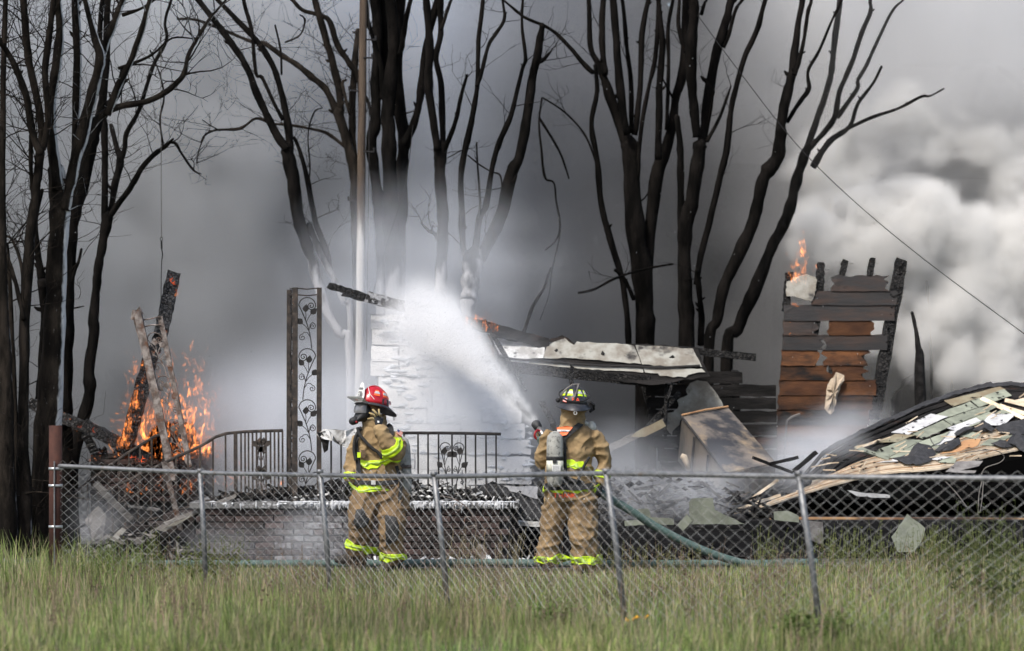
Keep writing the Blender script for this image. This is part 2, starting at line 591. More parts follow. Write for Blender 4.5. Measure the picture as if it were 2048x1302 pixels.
def tree(name, label, Y, trunks, limbs, m, group, twigs=None, seed=1, mt=None):
    trunks, limbs = [grow_on(s_) for s_ in trunks], [grow_on(s_) for s_ in limbs]
    base = S(trunks[0][0][0], trunks[0][0][1], Y)
    t = root(name, label, 'tree', (base.x, base.y, 0), group)
    starts = []
    for i, st in enumerate(trunks):
        mb = MB()
        # carry the stem down to the ground
        x0, y0, w0 = st[0]
        gy = HZ + EYE * F / Y + 4
        pts = ([(x0, gy, w0 * 1.15)] if y0 < gy - 12 else []) + list(st)
        P, R = px_tube(mb, pts, Y + i * .18, rnd.uniform(-.2, .2), sides=12)
        mb.build('trunk', MATS[mt or m], t, True)
        starts += [(P[k], (P[k] - P[k - 1]).normalized()) for k in range(len(P) // 2, len(P))]
    for i, st in enumerate(limbs):
        mb = MB()
        P, R = px_tube(mb, st, Y + rnd.uniform(-.15, .25), rnd.uniform(-.9, .9), sides=8)
        for _ in range(rnd.randint(1, 4)):
            k = rnd.randint(1, len(P) - 2)
            if R[k] < .02:
                continue
            d = Vector((rnd.choice((-1, 1)) * rnd.uniform(.5, 1), rnd.uniform(-.6, .3), rnd.uniform(.1, 1))).normalized()
            L_ = R[k] * rnd.uniform(1.5, 2.6)
            mb.tube([P[k], P[k] + d * L_ * .7, P[k] + d * L_ + Vector((0, 0, R[k] * .3))], [R[k] * .55, R[k] * .4, R[k] * .15], 6)
        mb.build('limb', MATS[m], t, True)
        starts += [(P[k], (P[k] - P[k - 1]).normalized()) for k in range(2, len(P))]
    if twigs:
        mb = MB()
        n, L, lev, upb, r0 = twigs
        grow_twigs(mb, starts, n, L, lev, upb, 1.0, r0, seed)
        tag(mb.build('twigs', MATS[m], t), kind='stuff')
    return t


GT = 'scorched trees around the burned house'
tree('tree', 'big bare trunk with white ash edge beside the rust-brown fence post', 34.2,
     [[(84, 1110, 66), (88, 1000, 58), (96, 850, 50), (106, 700, 45), (112, 560, 42), (117, 470, 41), (118, 400, 40), (112, 335, 30)]],
     [[(116, 380, 26), (100, 227, 21), (113, 133, 19), (120, 50, 16), (113, -10, 15)],
      [(128, 420, 22), (140, 367, 24), (160, 283, 26), (187, 183, 24), (200, 117, 20), (187, 67, 14), (167, -10, 12)],
      [(198, 125, 16), (218, 70, 15), (233, 33, 14), (250, -10, 13)],
      [(160, 283, 16), (200, 233, 15), (240, 213, 14), (293, 203, 12), (333, 183, 12), (367, 150, 11), (377, 110, 9), (397, 73, 8), (420, 37, 6), (450, 2, 4)],
      [(367, 150, 8), (380, 146, 4)],
      [(236, 137, 7), (283, 120, 6), (310, 105, 5), (345, 76, 4), (390, 78, 3)],
      [(150, 300, 14), (153, 200, 17), (155, 100, 17), (150, -10, 16)],
      [(215, 230, 14), (240, 165, 15), (262, 120, 14), (284, 60, 12), (300, 0, 9)],
      [(245, 30, 8), (280, 18, 6), (305, 2, 5)]],
     'bark_white', GT, (80, .8, 2, .7, .010), 3)
tree('tree', 'dark straight trunk with broken side stub behind the ash-edged trunk', 35.6,
     [[(128, 900, 36), (127, 820, 35), (130, 740, 33), (133, 640, 30), (137, 560, 26), (142, 480, 25), (150, 420, 26), (165, 370, 27), (180, 300, 26), (192, 260, 20), (205, 200, 17), (213, 100, 15), (216, -10, 13)]],
     [[(138, 575, 8), (150, 540, 8), (158, 520, 6), (163, 498, 5)],
      [(140, 618, 4), (155, 615, 3), (168, 612, 2)],
      [(172, 330, 20), (200, 230, 18), (233, 190, 16), (250, 135, 14)],
      [(84, 560, 20), (92, 640, 22), (85, 740, 20), (82, 800, 24)],
      [(84, 560, 18), (75, 500, 12), (72, 440, 9), (84, 380, 8)]],
     'bark_char', GT, (14, .5, 1, .6, .008), 4)
tree('tree', 'slender S-curved dark trunk standing in the gap beside the burning beam', 37.0,
     [[(146, 920, 26), (163, 850, 25), (180, 784, 24), (178, 734, 23), (188, 667, 22), (187, 634, 21), (193, 574, 19), (197, 534, 18), (203, 500, 18), (210, 460, 20), (216, 430, 22)]],
     [[(209, 440, 14), (210, 350, 13), (209, 262, 14), (204, 200, 12), (199, 100, 11), (205, -5, 9)],
      [(220, 430, 13), (230, 370, 14), (241, 323, 15), (232, 290, 10), (222, 250, 9)],
      [(240, 325, 10), (249, 300, 10), (253, 267, 10), (277, 223, 9), (293, 173, 8), (307, 130, 8), (333, 80, 7), (330, 43, 6), (344, -5, 6)],
      [(222, 430, 12), (240, 403, 12), (260, 377, 12), (283, 337, 11), (307, 310, 10), (330, 293, 9), (347, 277, 4)],
      [(340, 284, 6), (352, 288, 6), (363, 307, 5), (387, 340, 4), (403, 348, 2)],
      [(327, 295, 4), (320, 240, 4), (328, 195, 4), (320, 150, 3), (300, 100, 3)]],
     'bark_char', GT, (26, .6, 2, .6, .007), 5)
tree('tree', 'multi-stemmed brown trunk crowded with twigs behind the horizontal hose end', 33.6,
     [[(14, 1105, 46), (10, 900, 38), (12, 750, 28), (6, 600, 20), (4, 400, 15), (6, 200, 12), (12, -10, 10)],
      [(50, 1095, 36), (46, 900, 27), (48, 750, 23), (50, 640, 22), (58, 500, 21), (66, 430, 20), (76, 350, 18), (82, 290, 17)],
      [(28, 1100, 26), (30, 900, 20), (24, 720, 13), (20, 580, 9), (14, 490, 8)]],
     [[(82, 310, 16), (64, 262, 15), (54, 200, 14), (33, 140, 13), (12, 100, 11), (-6, 80, 10)],
      [(84, 300, 15), (80, 230, 15), (60, 133, 15), (53, 83, 15), (46, -10, 14)],
      [(86, 300, 12), (97, 233, 14), (90, 150, 14), (97, 83, 13), (108, -10, 12)],
      [(48, 640, 10), (30, 560, 8), (12, 500, 7), (8, 440, 6)],
      [(52, 600, 8), (40, 520, 7), (24, 480, 5), (10, 470, 4)],
      [(62, 270, 9), (62, 340, 9), (68, 420, 8)],
      [(60, 960, 3), (110, 965, 3), (150, 985, 2)],
      [(0, 1010, 4), (60, 985, 4), (120, 990, 3), (180, 1000, 2)],
      [(0, 1090, 4), (60, 1082, 3), (130, 1080, 3)]],
     'bark_brown', GT, (150, .9, 2, .5, .008), 6)
tree('tree', 'forked leaning charred tree behind the wrought iron column', 39.0,
     [[(700, 705, 18), (679, 667, 18), (652, 620, 19), (637, 567, 20), (626, 527, 22), (612, 484, 22), (597, 440, 24), (588, 370, 25), (577, 315, 26), (574, 295, 24)],
      [(700, 640, 12), (689, 607, 12), (669, 560, 13), (650, 525, 13), (637, 497, 13), (618, 450, 13)]],
     [[(574, 300, 16), (552, 267, 15), (532, 227, 15), (512, 183, 15), (493, 133, 14), (467, 93, 14), (443, 60, 13), (393, -5, 12)],
      [(578, 300, 16), (580, 287, 16), (573, 233, 14), (562, 183, 13), (549, 140, 13), (529, 103, 12), (503, 70, 12), (467, 33, 11), (430, -5, 10)],
      [(660, 540, 12), (652, 500, 12), (630, 440, 12), (614, 355, 10), (599, 300, 8), (588, 275, 7)],
      [(566, 240, 8), (545, 200, 7), (524, 155, 7), (512, 146, 7), (503, 60, 8), (487, 0, 8)],
      [(618, 365, 3), (620, 330, 3), (616, 270, 3), (628, 225, 3), (645, 216, 2)],
      [(563, 150, 4), (561, 100, 4), (550, 50, 4)]],
     'bark_char', GT, (34, .6, 2, .6, .006), 7, 'bark_foam')
tree('tree', 'brownish spreading tree just behind the utility pole', 40.5,
     [[(716, 600, 22), (714, 500, 22), (712, 433, 22), (709, 350, 22), (699, 300, 20), (686, 257, 19), (676, 223, 20)]],
     [[(678, 235, 14), (652, 180, 14), (622, 153, 13), (595, 130, 12), (562, 110, 11), (529, 87, 9), (505, 84, 8), (447, 60, 7), (393, 40, 6), (355, 38, 5)],
      [(680, 235, 16), (679, 187, 16), (665, 123, 15), (655, 90, 14), (639, 33, 13), (628, -5, 13)],
      [(716, 420, 13), (722, 300, 13), (720, 167, 13), (699, 127, 12), (675, 90, 12), (659, 43, 11), (639, 30, 9), (605, 20, 8), (580, -5, 8)],
      [(692, 296, 7), (655, 267, 7), (619, 257, 6), (579, 250, 6), (545, 247, 6), (512, 237, 6), (480, 257, 6), (433, 260, 5), (410, 270, 4), (402, 285, 3)],
      [(708, 330, 14), (704, 230, 14), (710, 120, 13), (716, 60, 10)],
      [(440, 262, 3), (420, 250, 2.5), (405, 240, 2)], [(410, 270, 3), (398, 300, 2.5), (392, 330, 2)],
      [(700, 230, 6), (685, 170, 7), (692, 160, 5)],
      [(570, 85, 4), (600, 70, 4), (610, 40, 4), (600, 30, 3)]],
     'bark_brown', GT, (60, .85, 2, .45, .006), 8)
tree('tree', 'thick clump of black trunks right beside the utility pole, foamed at its foot', 39.6,
     [[(789, 640, 38), (789, 600, 37), (788, 534, 35), (783, 467, 32), (781, 400, 31), (778, 300, 30), (776, 233, 28), (780, 167, 28), (788, 83, 24), (778, -10, 22)],
      [(764, 640, 22), (764, 534, 22), (761, 460, 22), (756, 400, 22), (748, 333, 22), (742, 283, 24), (750, 247, 21), (752, 167, 21), (755, 83, 21), (751, -10, 21)],
      [(800, 540, 22), (802, 430, 24), (805, 333, 25), (808, 277, 25), (797, 200, 24), (795, 100, 22), (802, -10, 21)]],
     [[(806, 290, 16), (825, 255, 16), (838, 207, 15), (845, 150, 15), (855, 83, 15), (876, -5, 13)],
      [(800, 110, 11), (806, 80, 10), (812, 40, 10), (823, -5, 9)],
      [(766, 200, 14), (764, 143, 12), (749, 87, 10), (736, 43, 9), (731, -5, 8)],
      [(772, 180, 16), (770, 90, 18), (765, -5, 17)],
      [(746, 250, 6), (738, 210, 6), (730, 190, 6)],
      [(802, 227, 3), (815, 226, 3), (828, 222, 2)]],
     'bark_char', GT, (26, .5, 1, .5, .006), 9, 'bark_foam')
tree('tree', 'black tree forking into three above a whitened foot', 39.0,
     [[(882, 640, 25), (882, 567, 25), (884, 500, 23), (885, 434, 23), (880, 350, 22), (880, 317, 25), (882, 290, 26)]],
     [[(876, 300, 15), (866, 240, 16), (857, 167, 18), (859, 83, 16), (852, -5, 13)],
      [(886, 295, 12), (885, 255, 12), (882, 167, 12), (872, 117, 11), (881, 67, 12), (882, -5, 11)],
      [(888, 300, 12), (897, 280, 10), (912, 240, 9), (922, 193, 8), (934, 150, 6)],
      [(878, 487, 8), (870, 468, 7), (858, 462, 6), (842, 446, 3)],
      [(862, 463, 5), (866, 452, 3)],
      [(895, 316, 2), (915, 305, 2), (925, 300, 2)],
      [(882, 60, 8), (895, 20, 7), (905, -5, 6)]],
     'bark_char', GT, (20, .5, 1, .5, .006), 10, 'bark_foam')
tree('tree', 'tree with thick amputated limb splitting low behind the flaming roof edge', 38.4,
     [[(934, 650, 30), (938, 600, 33), (942, 560, 38), (945, 525, 42), (950, 505, 36)]],
     [[(938, 530, 14), (926, 495, 13), (924, 434, 13), (922, 350, 12), (932, 293, 14), (945, 233, 11), (955, 167, 10), (957, 83, 10), (966, -5, 8)],
      [(953, 172, 8), (962, 150, 8), (976, 93, 8), (992, 67, 7), (1009, 37, 7), (1004, -5, 5)],
      [(948, 525, 14), (958, 440, 13), (972, 410, 12), (985, 333, 11), (999, 283, 12), (1022, 230, 10), (1044, 140, 8), (1051, 117, 8), (1044, 50, 6), (1046, -5, 5)],
      [(955, 525, 24), (979, 480, 24), (1003, 428, 25), (1024, 345, 24), (1040, 310, 20), (1054, 233, 19), (1066, 150, 17), (1074, 117, 17), (1079, 83, 15), (1085, 50, 11)],
      [(1072, 124, 12), (1086, 120, 9), (1102, 103, 4)],
      [(1086, 50, 7), (1110, 65, 7), (1140, 95, 8), (1165, 125, 10), (1185, 145, 10)],
      [(1086, 50, 6), (1050, 35, 6), (1016, 8, 5)],
      [(957, 440, 7), (960, 400, 5), (955, 330, 4), (953, 285, 3)],
      [(985, 345, 3), (1000, 350, 4), (1004, 375, 3)],
      [(935, 310, 3), (960, 330, 3), (985, 345, 3)]],
     'bark_char', GT, (30, .55, 1, .5, .006), 11, 'bark_foam')
tree('tree', 'tall black clump of many upright stems behind the window opening', 40.6,
     [[(1291, 700, 40), (1290, 620, 37), (1282, 534, 37), (1268, 434, 36), (1262, 333, 36), (1259, 285, 34)],
      [(1284, 640, 24), (1295, 534, 24), (1302, 450, 25), (1314, 350, 25), (1332, 300, 21), (1344, 250, 18), (1352, 195, 17), (1368, 130, 19), (1374, -10, 18)]],
     [[(1254, 290, 21), (1240, 250, 20), (1217, 183, 19), (1198, 130, 14), (1181, 93, 10), (1177, -5, 9)],
      [(1210, 150, 13), (1204, 80, 13), (1207, -5, 12)],
      [(1254, 270, 15), (1241, 183, 16), (1234, 100, 15), (1226, -5, 15)],
      [(1262, 270, 9), (1262, 167, 9), (1254, 100, 9), (1244, -5, 8)],
      [(1270, 270, 11), (1281, 167, 11), (1284, 67, 11), (1298, -5, 10)],
      [(1275, 360, 9), (1281, 267, 9), (1297, 177, 9), (1311, 110, 9), (1318, -5, 8)],
      [(1316, 320, 14), (1318, 240, 14), (1319, 167, 14), (1325, 83, 12), (1316, -5, 9)],
      [(1333, 260, 8), (1337, 133, 8), (1336, 57, 8), (1347, -5, 7)],
      [(1257, 690, 13), (1255, 640, 12), (1243, 555, 13), (1222, 484, 13), (1203, 410, 12), (1194, 317, 12), (1183, 250, 11), (1194, 183, 9), (1190, 130, 7)],
      [(1268, 600, 8), (1250, 560, 8), (1230, 540, 6)],
      [(1262, 415, 3), (1290, 395, 3), (1305, 365, 2)],
      [(1194, 330, 5), (1170, 270, 4), (1130, 225, 4), (1085, 195, 3)],
      [(1345, 195, 5), (1335, 175, 4), (1324, 155, 3)]],
     'bark_char', GT, (40, .6, 1, .5, .006), 12)
tree('tree', 'heavy black trunk forking into upright limbs behind the charred wall', 39.8,
     [[(1373, 700, 34), (1371, 600, 33), (1368, 517, 29), (1372, 450, 30), (1384, 400, 28), (1394, 333, 27), (1400, 290, 30)],
      [(1366, 560, 15), (1362, 430, 15), (1361, 333, 14), (1360, 290, 13), (1354, 233, 11)]],
     [[(1394, 275, 19), (1388, 220, 19), (1384, 167, 20), (1382, 100, 22), (1388, 33, 20), (1385, -5, 20)],
      [(1374, 105, 10), (1367, 93, 9), (1357, 50, 8), (1359, -5, 6)],
      [(1404, 285, 18), (1409, 250, 18), (1418, 183, 20), (1434, 100, 20), (1453, 40, 16), (1463, -5, 14)],
      [(1446, 95, 10), (1458, 68, 8), (1471, 20, 7), (1488, -5, 6)],
      [(1414, 283, 9), (1440, 233, 7), (1462, 172, 4)],
      [(1412, 280, 5), (1422, 220, 5), (1428, 180, 3)],
      [(1401, 690, 14), (1403, 640, 13), (1400, 600, 12), (1394, 540, 9)],
      [(1392, 570, 12), (1402, 510, 13), (1420, 440, 13), (1441, 350, 13), (1454, 296, 14), (1461, 227, 12), (1474, 167, 11), (1491, 110, 11), (1514, 60, 11), (1532, -5, 9)],
      [(1402, 30, 8), (1410, 5, 6), (1416, -5, 5)]],
     'bark_char', GT, (26, .5, 1, .5, .006), 13)
tree('tree', 'leaning black tree with swollen burl next to the plank wall', 39.2,
     [[(1417, 705, 22), (1434, 640, 22), (1447, 577, 22), (1467, 530, 25), (1497, 467, 25), (1513, 420, 24), (1524, 365, 25), (1541, 335, 29), (1557, 310, 28), (1562, 260, 24)]],
     [[(1560, 275, 22), (1566, 225, 20), (1580, 167, 19), (1586, 133, 18), (1596, 50, 12), (1605, -5, 12)],
      [(1588, 150, 10), (1597, 125, 9), (1608, 77, 8), (1616, 23, 8), (1624, -5, 7)],
      [(1574, 245, 8), (1590, 218, 9), (1604, 198, 9), (1618, 176, 9), (1616, 142, 7), (1639, 100, 6), (1663, 43, 5), (1681, 5, 6)]],
     'bark_char', GT, (5, .4, 1, .5, .005), 14)
tree('tree', 'smoke-veiled tree fanning out thin limbs above the plank wall', 41.4,
     [[(1454, 705, 24), (1474, 660, 25), (1491, 620, 25), (1511, 577, 25), (1536, 510, 25), (1556, 470, 24), (1579, 420, 23), (1590, 375, 22), (1604, 325, 20), (1617, 293, 16)]],
     [[(1612, 300, 13), (1636, 233, 13), (1658, 165, 12), (1664, 133, 12), (1669, 83, 12), (1680, -5, 11)],
      [(1616, 300, 11), (1646, 267, 11), (1669, 235, 12), (1679, 183, 10), (1703, 127, 10), (1723, 67, 10), (1741, 23, 9), (1741, -5, 7)],
      [(1674, 235, 10), (1713, 180, 9), (1716, 160, 8), (1733, 130, 8), (1759, 73, 7), (1786, 20, 6), (1811, -5, 4)],
      [(1625, 335, 14), (1659, 283, 13), (1699, 253, 9), (1716, 207, 8), (1746, 167, 6), (1763, 133, 5)],
      [(1698, 256, 7), (1743, 235, 7), (1796, 217, 6), (1843, 193, 6), (1860, 192, 4), (1888, 177, 3)]],
     'bark_char', GT, None, 15)
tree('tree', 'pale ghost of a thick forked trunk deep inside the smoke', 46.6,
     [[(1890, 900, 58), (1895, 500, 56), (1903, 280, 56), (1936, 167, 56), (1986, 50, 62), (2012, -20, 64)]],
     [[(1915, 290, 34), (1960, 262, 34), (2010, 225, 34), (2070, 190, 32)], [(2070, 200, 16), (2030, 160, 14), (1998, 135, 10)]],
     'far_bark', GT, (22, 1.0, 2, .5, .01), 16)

# dangling broken branches in the middle
for lab, pts, Yd in (('thin dead branch hanging in a long zigzag before the dark foliage', [(1084, 195, 4), (1078, 245, 4), (1083, 300, 5), (1086, 335, 5), (1092, 358, 5), (1108, 366, 4), (1112, 400, 4), (1120, 450, 4), (1112, 480, 4), (1090, 500, 3)], 40.0),
                     ('drooping dead branch with a long bare whip beside the clump of upright stems', [(1120, 450, 4), (1118, 480, 3), (1104, 540, 3), (1098, 590, 2), (1080, 640, 2)], 40.1),
                     ('short dead branch curving down to a snapped tip', [(1078, 235, 5), (1100, 270, 5), (1122, 310, 5), (1138, 357, 3)], 40.2),
                     ('long dark dead branch lying across the upright stems', [(1156, 586, 5), (1190, 578, 5), (1232, 556, 5), (1290, 538, 5), (1346, 528, 4)], 39.9),
                     ('charred upright stick leaning on the roof edge', [(1044, 674, 8), (1056, 640, 7), (1066, 612, 7), (1088, 576, 6), (1095, 555, 5), (1102, 535, 3)], 37.4)):
    mb = MB()
    px_tube(mb, pts, Yd, .3, sides=6)
    tag(mb.build('dead_branch', MATS['bark_char'], None, True), lab, 'branch', 'dead branches')

# utility pole
pl = root('utility_pole', 'brown wooden utility pole with climbing pegs, whitened below', 'pole', (S(722, 900, 38.6).x, 38.6, 0))
mb = MB()
px_tube(mb, [(714, 1070, 17), (717, 860, 17), (720, 640, 17), (722, 480, 17), (724, 240, 16), (727, -20, 15), (730, -420, 13)], 38.6, 0, sides=14, knob=0)
mb.build('shaft', MATS['pole_wood'], pl, True)
for x0, x1, yy in ((697, 722, 401), (727, 748, 303), (698, 724, 181), (730, 751, 79), (727, 744, 115)):
    a, b = S(x0, yy, 38.55), S(x1, yy + 1, 38.6)
    mb = MB().tube([a, b], .011, 6)
    e = a if x0 < 715 else b
    mb.tube([e, e + Vector((0, 0, .055))], .012, 6)
    mb.build('step_peg', MATS['wire_black'], pl)
mb = MB()
px_tube(mb, [(738, 0, 1.6), (738, 300, 1.6), (736, 480, 1.6), (733, 700, 1.6)], 38.5, 0, sides=4, knob=0)
mb.build('ground_wire', MATS['wire_black'], pl)

# overhead wires
for nm, lab, pts, Yw in (('service_wire', 'thin black wire slanting down across the bright smoke', [(1395, 30, 1.5), (1480, 145, 1.6), (1590, 285, 1.7), (1700, 395, 1.8), (1850, 520, 1.9), (2060, 676, 2)], 36.5),
                         ('dropped_wire', 'thin slack wire slanting from the black clump to the foamed wall', [(826, 250, 1.3), (810, 370, 1.3), (770, 500, 1.3), (745, 590, 1.3)], 37.6)):
    mb = MB()
    px_tube(mb, pts, Yw, 0, sides=4, knob=0)
    tag(mb.build(nm, MATS['wire_black']), lab, 'wire')
dw = root('hanging_wire', 'plumb thin wire with an eyelet hanging above the burning beam', 'wire', S(322, 590, 35.5))
mb = MB()
px_tube(mb, [(322, -10, 1.4), (322, 250, 1.4), (323, 474, 1.6)], 35.5, 0, sides=4, knob=0)
mb.build('strand', MATS['grey_wood'], dw)
mb = MB()
e = S(323, 478, 35.5)
mb.tube([e + Vector((math.cos(a) * .016, 0, math.sin(a) * .02)) for a in [i * math.pi / 5 for i in range(11)]], .005, 5)
mb.tube([S(323, 482, 35.5), S(323.5, 498, 35.5)], .011, 6)
mb.build('eyelet', MATS['wire_black'], dw)
mb = MB()
px_tube(mb, [(323, 496, 2), (325, 510, 2.4), (323, 530, 1.8), (322, 600, 1.6)], 35.5, 0, sides=4, knob=0)
mb.build('tail', MATS['wire_black'], dw)

# far wood, half lost in the smoke
rf = np.random.default_rng(5)
n = 70000
ang = rf.uniform(0, 2 * np.pi, n)
cx = rf.uniform(-15, 15, n)
cz = rf.uniform(.2, 11, n)
clump = np.array([mnoise.noise(Vector((a * .55, 3, b * .55))) for a, b in zip(cx, cz)])
keep = clump > -.3
cx, cz, ang = cx[keep], cz[keep], ang[keep]
n = len(cx)
cyy = 51 + rf.uniform(0, 4, n)
sz = rf.uniform(.03, .09, n)
c = np.stack([cx, cyy, cz], 1)
u = rf.normal(size=(n, 3))
u /= np.linalg.norm(u, axis=1)[:, None]
w = np.cross(u, rf.normal(size=(n, 3)))
w /= np.linalg.norm(w, axis=1)[:, None]
V = np.stack([c - u * sz[:, None], c + w * sz[:, None] * .5, c + u * sz[:, None], c - w * sz[:, None] * .5], 1).reshape(-1, 3)
mb = MB()
mb.v = [tuple(p) for p in V]
mb.f = [(4 * i, 4 * i + 1, 4 * i + 2, 4 * i + 3) for i in range(n)]
big = np.random.default_rng(6)
for i in range(46000):
    c_ = Vector((big.uniform(-17, 17), big.uniform(56, 60), big.uniform(.2, 13)))
    u_ = Vector(big.normal(size=3)).normalized() * big.uniform(.22, .45)
    w_ = u_.cross(Vector(big.normal(size=3))).normalized() * big.uniform(.14, .25)
    mb.add([c_ - u_, c_ + w_, c_ + u_, c_ - w_], [(0, 1, 2, 3)])
for i in range(40):
    x = rnd.uniform(-14, 14)
    yy = rnd.uniform(51, 55)
    mb.tube([(x, yy, 0), (x + rnd.uniform(-.4, .4), yy, 5), (x + rnd.uniform(-1, 1), yy, 11)], [.06, .05, .03], 6)
tag(mb.build('woods', MATS['leaf_dark']), kind='stuff')
# ------------------------------------------------------------------ brick porch
def brick_mesh(name, m, L=.205, H=.062, D=.10):
    b = MB()
    e = .006
    pts = []
    for sx in (-1, 1):
        for sz in (-1, 1):
            pts.append((sx * (L / 2 - e), -D / 2, sz * (H / 2 - e)))
            pts.append((sx * L / 2, -D / 2 + e, sz * H / 2))
            pts.append((sx * L / 2, D / 2, sz * H / 2))
    q = lambda i, k: i * 3 + k
    b.v = [tuple(Vector(p) + Vector((rnd.uniform(-.002, .002), rnd.uniform(-.003, .003), rnd.uniform(-.002, .002)))) for p in pts]
    A, B, C, Dd = 0, 1, 3, 2
    for k in (0, 1):
        for i, j in ((A, B), (B, C), (C, Dd), (Dd, A)):
            b.f.append((q(i, k), q(j, k), q(j, k + 1), q(i, k + 1)))
    b.f.append((q(A, 0), q(B, 0), q(C, 0), q(Dd, 0)))
    return b.mesh(name, m)


BM = {k: [brick_mesh('brick', MATS[k]) for _ in range(3)] for k in ('brick', 'brick_soot', 'brick_wet')}


def brick_run(parent, a, b, z0, rows, pick, row_h=.073, step=.216, skip=lambda u, r: False):
    """courses of single bricks between two ground points"""
    a, b = Vector(a), Vector(b)
    d = (b - a)
    L = d.length
    d.normalize()
    rot = math.atan2(d.y, d.x)
    for r in range(rows):
        u = (.5 if r % 2 else 0) * step + step / 2
        while u < L - step * .3:
            if not skip(u / L, r):
                p = a + d * u
                o = bpy.data.objects.new('brick', rnd.choice(BM[pick(u / L, r)]))
                col.objects.link(o)
                o.parent = parent
                o.location = Vector((p.x + rnd.uniform(-.003, .003), p.y + rnd.uniform(-.006, .006), z0 + row_h * (r + .5))) - parent.location
                o.rotation_euler = (0, rnd.uniform(-.012, .012), rot)
            u += step


YP = 33.0
pr = root('brick_porch', 'low brick porch with soot and foam, carrying the iron railings', 'porch', (S(710, 1100, YP).x, YP, 0))
xl, xr_ = S(392, 1000, YP).x, S(1028, 1000, YP).x
mb = MB().box(((xl + xr_) / 2, YP + 1.04, .30), ((xr_ - xl) / 2 - .03, 0, 0), (0, .99, 0), (0, 0, .30))
mb.build('mortar_core', MATS['mortar'], pr)
brick_run(pr, (xl, YP, 0), (xr_, YP, 0), 0, 8,
          lambda u, r: 'brick_wet' if .26 < u < .52 and rnd.random() < .75 else ('brick_soot' if rnd.random() < .55 else 'brick'))
brick_run(pr, (xr_, YP + .05, 0), (xr_, YP + 1.9, 0), 0, 8, lambda u, r: 'brick_soot')
mb = MB()
mb.slab([Vector((x, yy, .655)) for x, yy in ragged([(xl - .06, YP - .09), (xr_ + .05, YP - .09), (xr_ + .05, YP + 2.0), (xl - .06, YP + 2.0)], .008, .12)], (0, 0, -.062))
mb.build('coping_slab', MATS['concrete'], pr)
mb = MB()
for i in range(150):
    x = rnd.uniform(xl, xr_)
    if rnd.random() < .75:
        x = rnd.choice([rnd.uniform(S(820, 0, YP).x, S(1028, 0, YP).x), rnd.uniform(S(590, 0, YP).x, S(700, 0, YP).x)])
    h = abs(rnd.gauss(0, .022)) + .012
    mb.chunk((x, YP - .1, .65 - h * .4), (rnd.uniform(.008, .022), .015, h))
    if i % 2:
        mb.chunk((x, YP - .06 + rnd.uniform(0, .1), .66), (rnd.uniform(.03, .08), .05, .012))
tag(mb.build('foam_drips', MATS['foam'], pr), kind='stuff')
# steps going down beside the porch
st = root('porch_steps', 'sooty brick steps descending from the porch towards the big trunks', 'steps', (S(300, 1100, YP).x, YP, 0))
for i in range(4):
    x1 = xl - .04 - i * .34
    z = .52 - i * .13
    mb = MB().box((x1 - .17, YP + .75, z / 2), (.168, 0, 0), (0, .62, 0), (0, 0, z / 2))
    mb.build('step', MATS['brick_soot'], st)

# low brick wall behind the fire
bw = root('brick_wall', 'short dark brick wall under the flames behind the leaning iron column', 'wall', (S(300, 940, 36).x, 36.0, 0))
a, b = S(180, 900, 36), S(424, 900, 36)
zt = S(0, 906, 36).z
mb = MB().box(((a.x + b.x) / 2, 36.13, zt / 2), ((b.x - a.x) / 2, 0, 0), (0, .07, 0), (0, 0, zt / 2 - .01))
mb.build('mortar_core', MATS['mortar'], bw)
rows = int(zt / .073)
brick_run(bw, (a.x, 36.0, 0), (b.x, 36.0, 0), zt - rows * .073, rows, lambda u, r: 'brick_soot' if rnd.random() < .7 else 'brick', skip=lambda u, r: (r == rows - 1 and rnd.random() < .35) or r < rows - 8)
mb = MB()
for i in range(90):
    mb.chunk((rnd.uniform(a.x, b.x), 36 + rnd.uniform(-.04, .08), zt + rnd.uniform(-.02, .05)), (rnd.uniform(.02, .06), .03, rnd.uniform(.015, .04)))
tag(mb.build('ash_crust', MATS['char_fine'], bw), kind='stuff')


# ------------------------------------------------------------------ wrought iron
def spiral(c, r, turns, a0, sgn, n=26):
    """2-D spiral from its outer end inwards"""
    return [(c[0] + r * (1 - .86 * i / n) * math.cos(a0 + sgn * 2 * math.pi * turns * i / n), c[1] + r * (1 - .86 * i / n) * math.sin(a0 + sgn * 2 * math.pi * turns * i / n)) for i in range(n + 1)]


def leaf2(c, ang, L):
    out = []
    for t, w in ((0, .06), (.2, .3), (.45, .42), (.7, .28), (.9, .1), (1.05, .0)):
        out.append((t, w))
    pts = [(t, w) for t, w in out] + [(t, -w) for t, w in reversed(out[:-1])]
    ca, sa = math.cos(ang), math.sin(ang)
    return [(c[0] + L * (t * ca - w * sa) + .12 * L * t * t * sa, c[1] + L * (t * sa + w * ca)) for t, w in pts]


class Frame:
    """maps panel coordinates (0..w, 0..h) onto a sheared plane in space"""

    def __init__(s, o, ux, uz, n=(0, -1, 0)):
        s.o, s.ux, s.uz, s.n = Vector(o), Vector(ux), Vector(uz), Vector(n)

    def __call__(s, p, d=0.0):
        return s.o + s.ux * p[0] + s.uz * p[1] + s.n * d


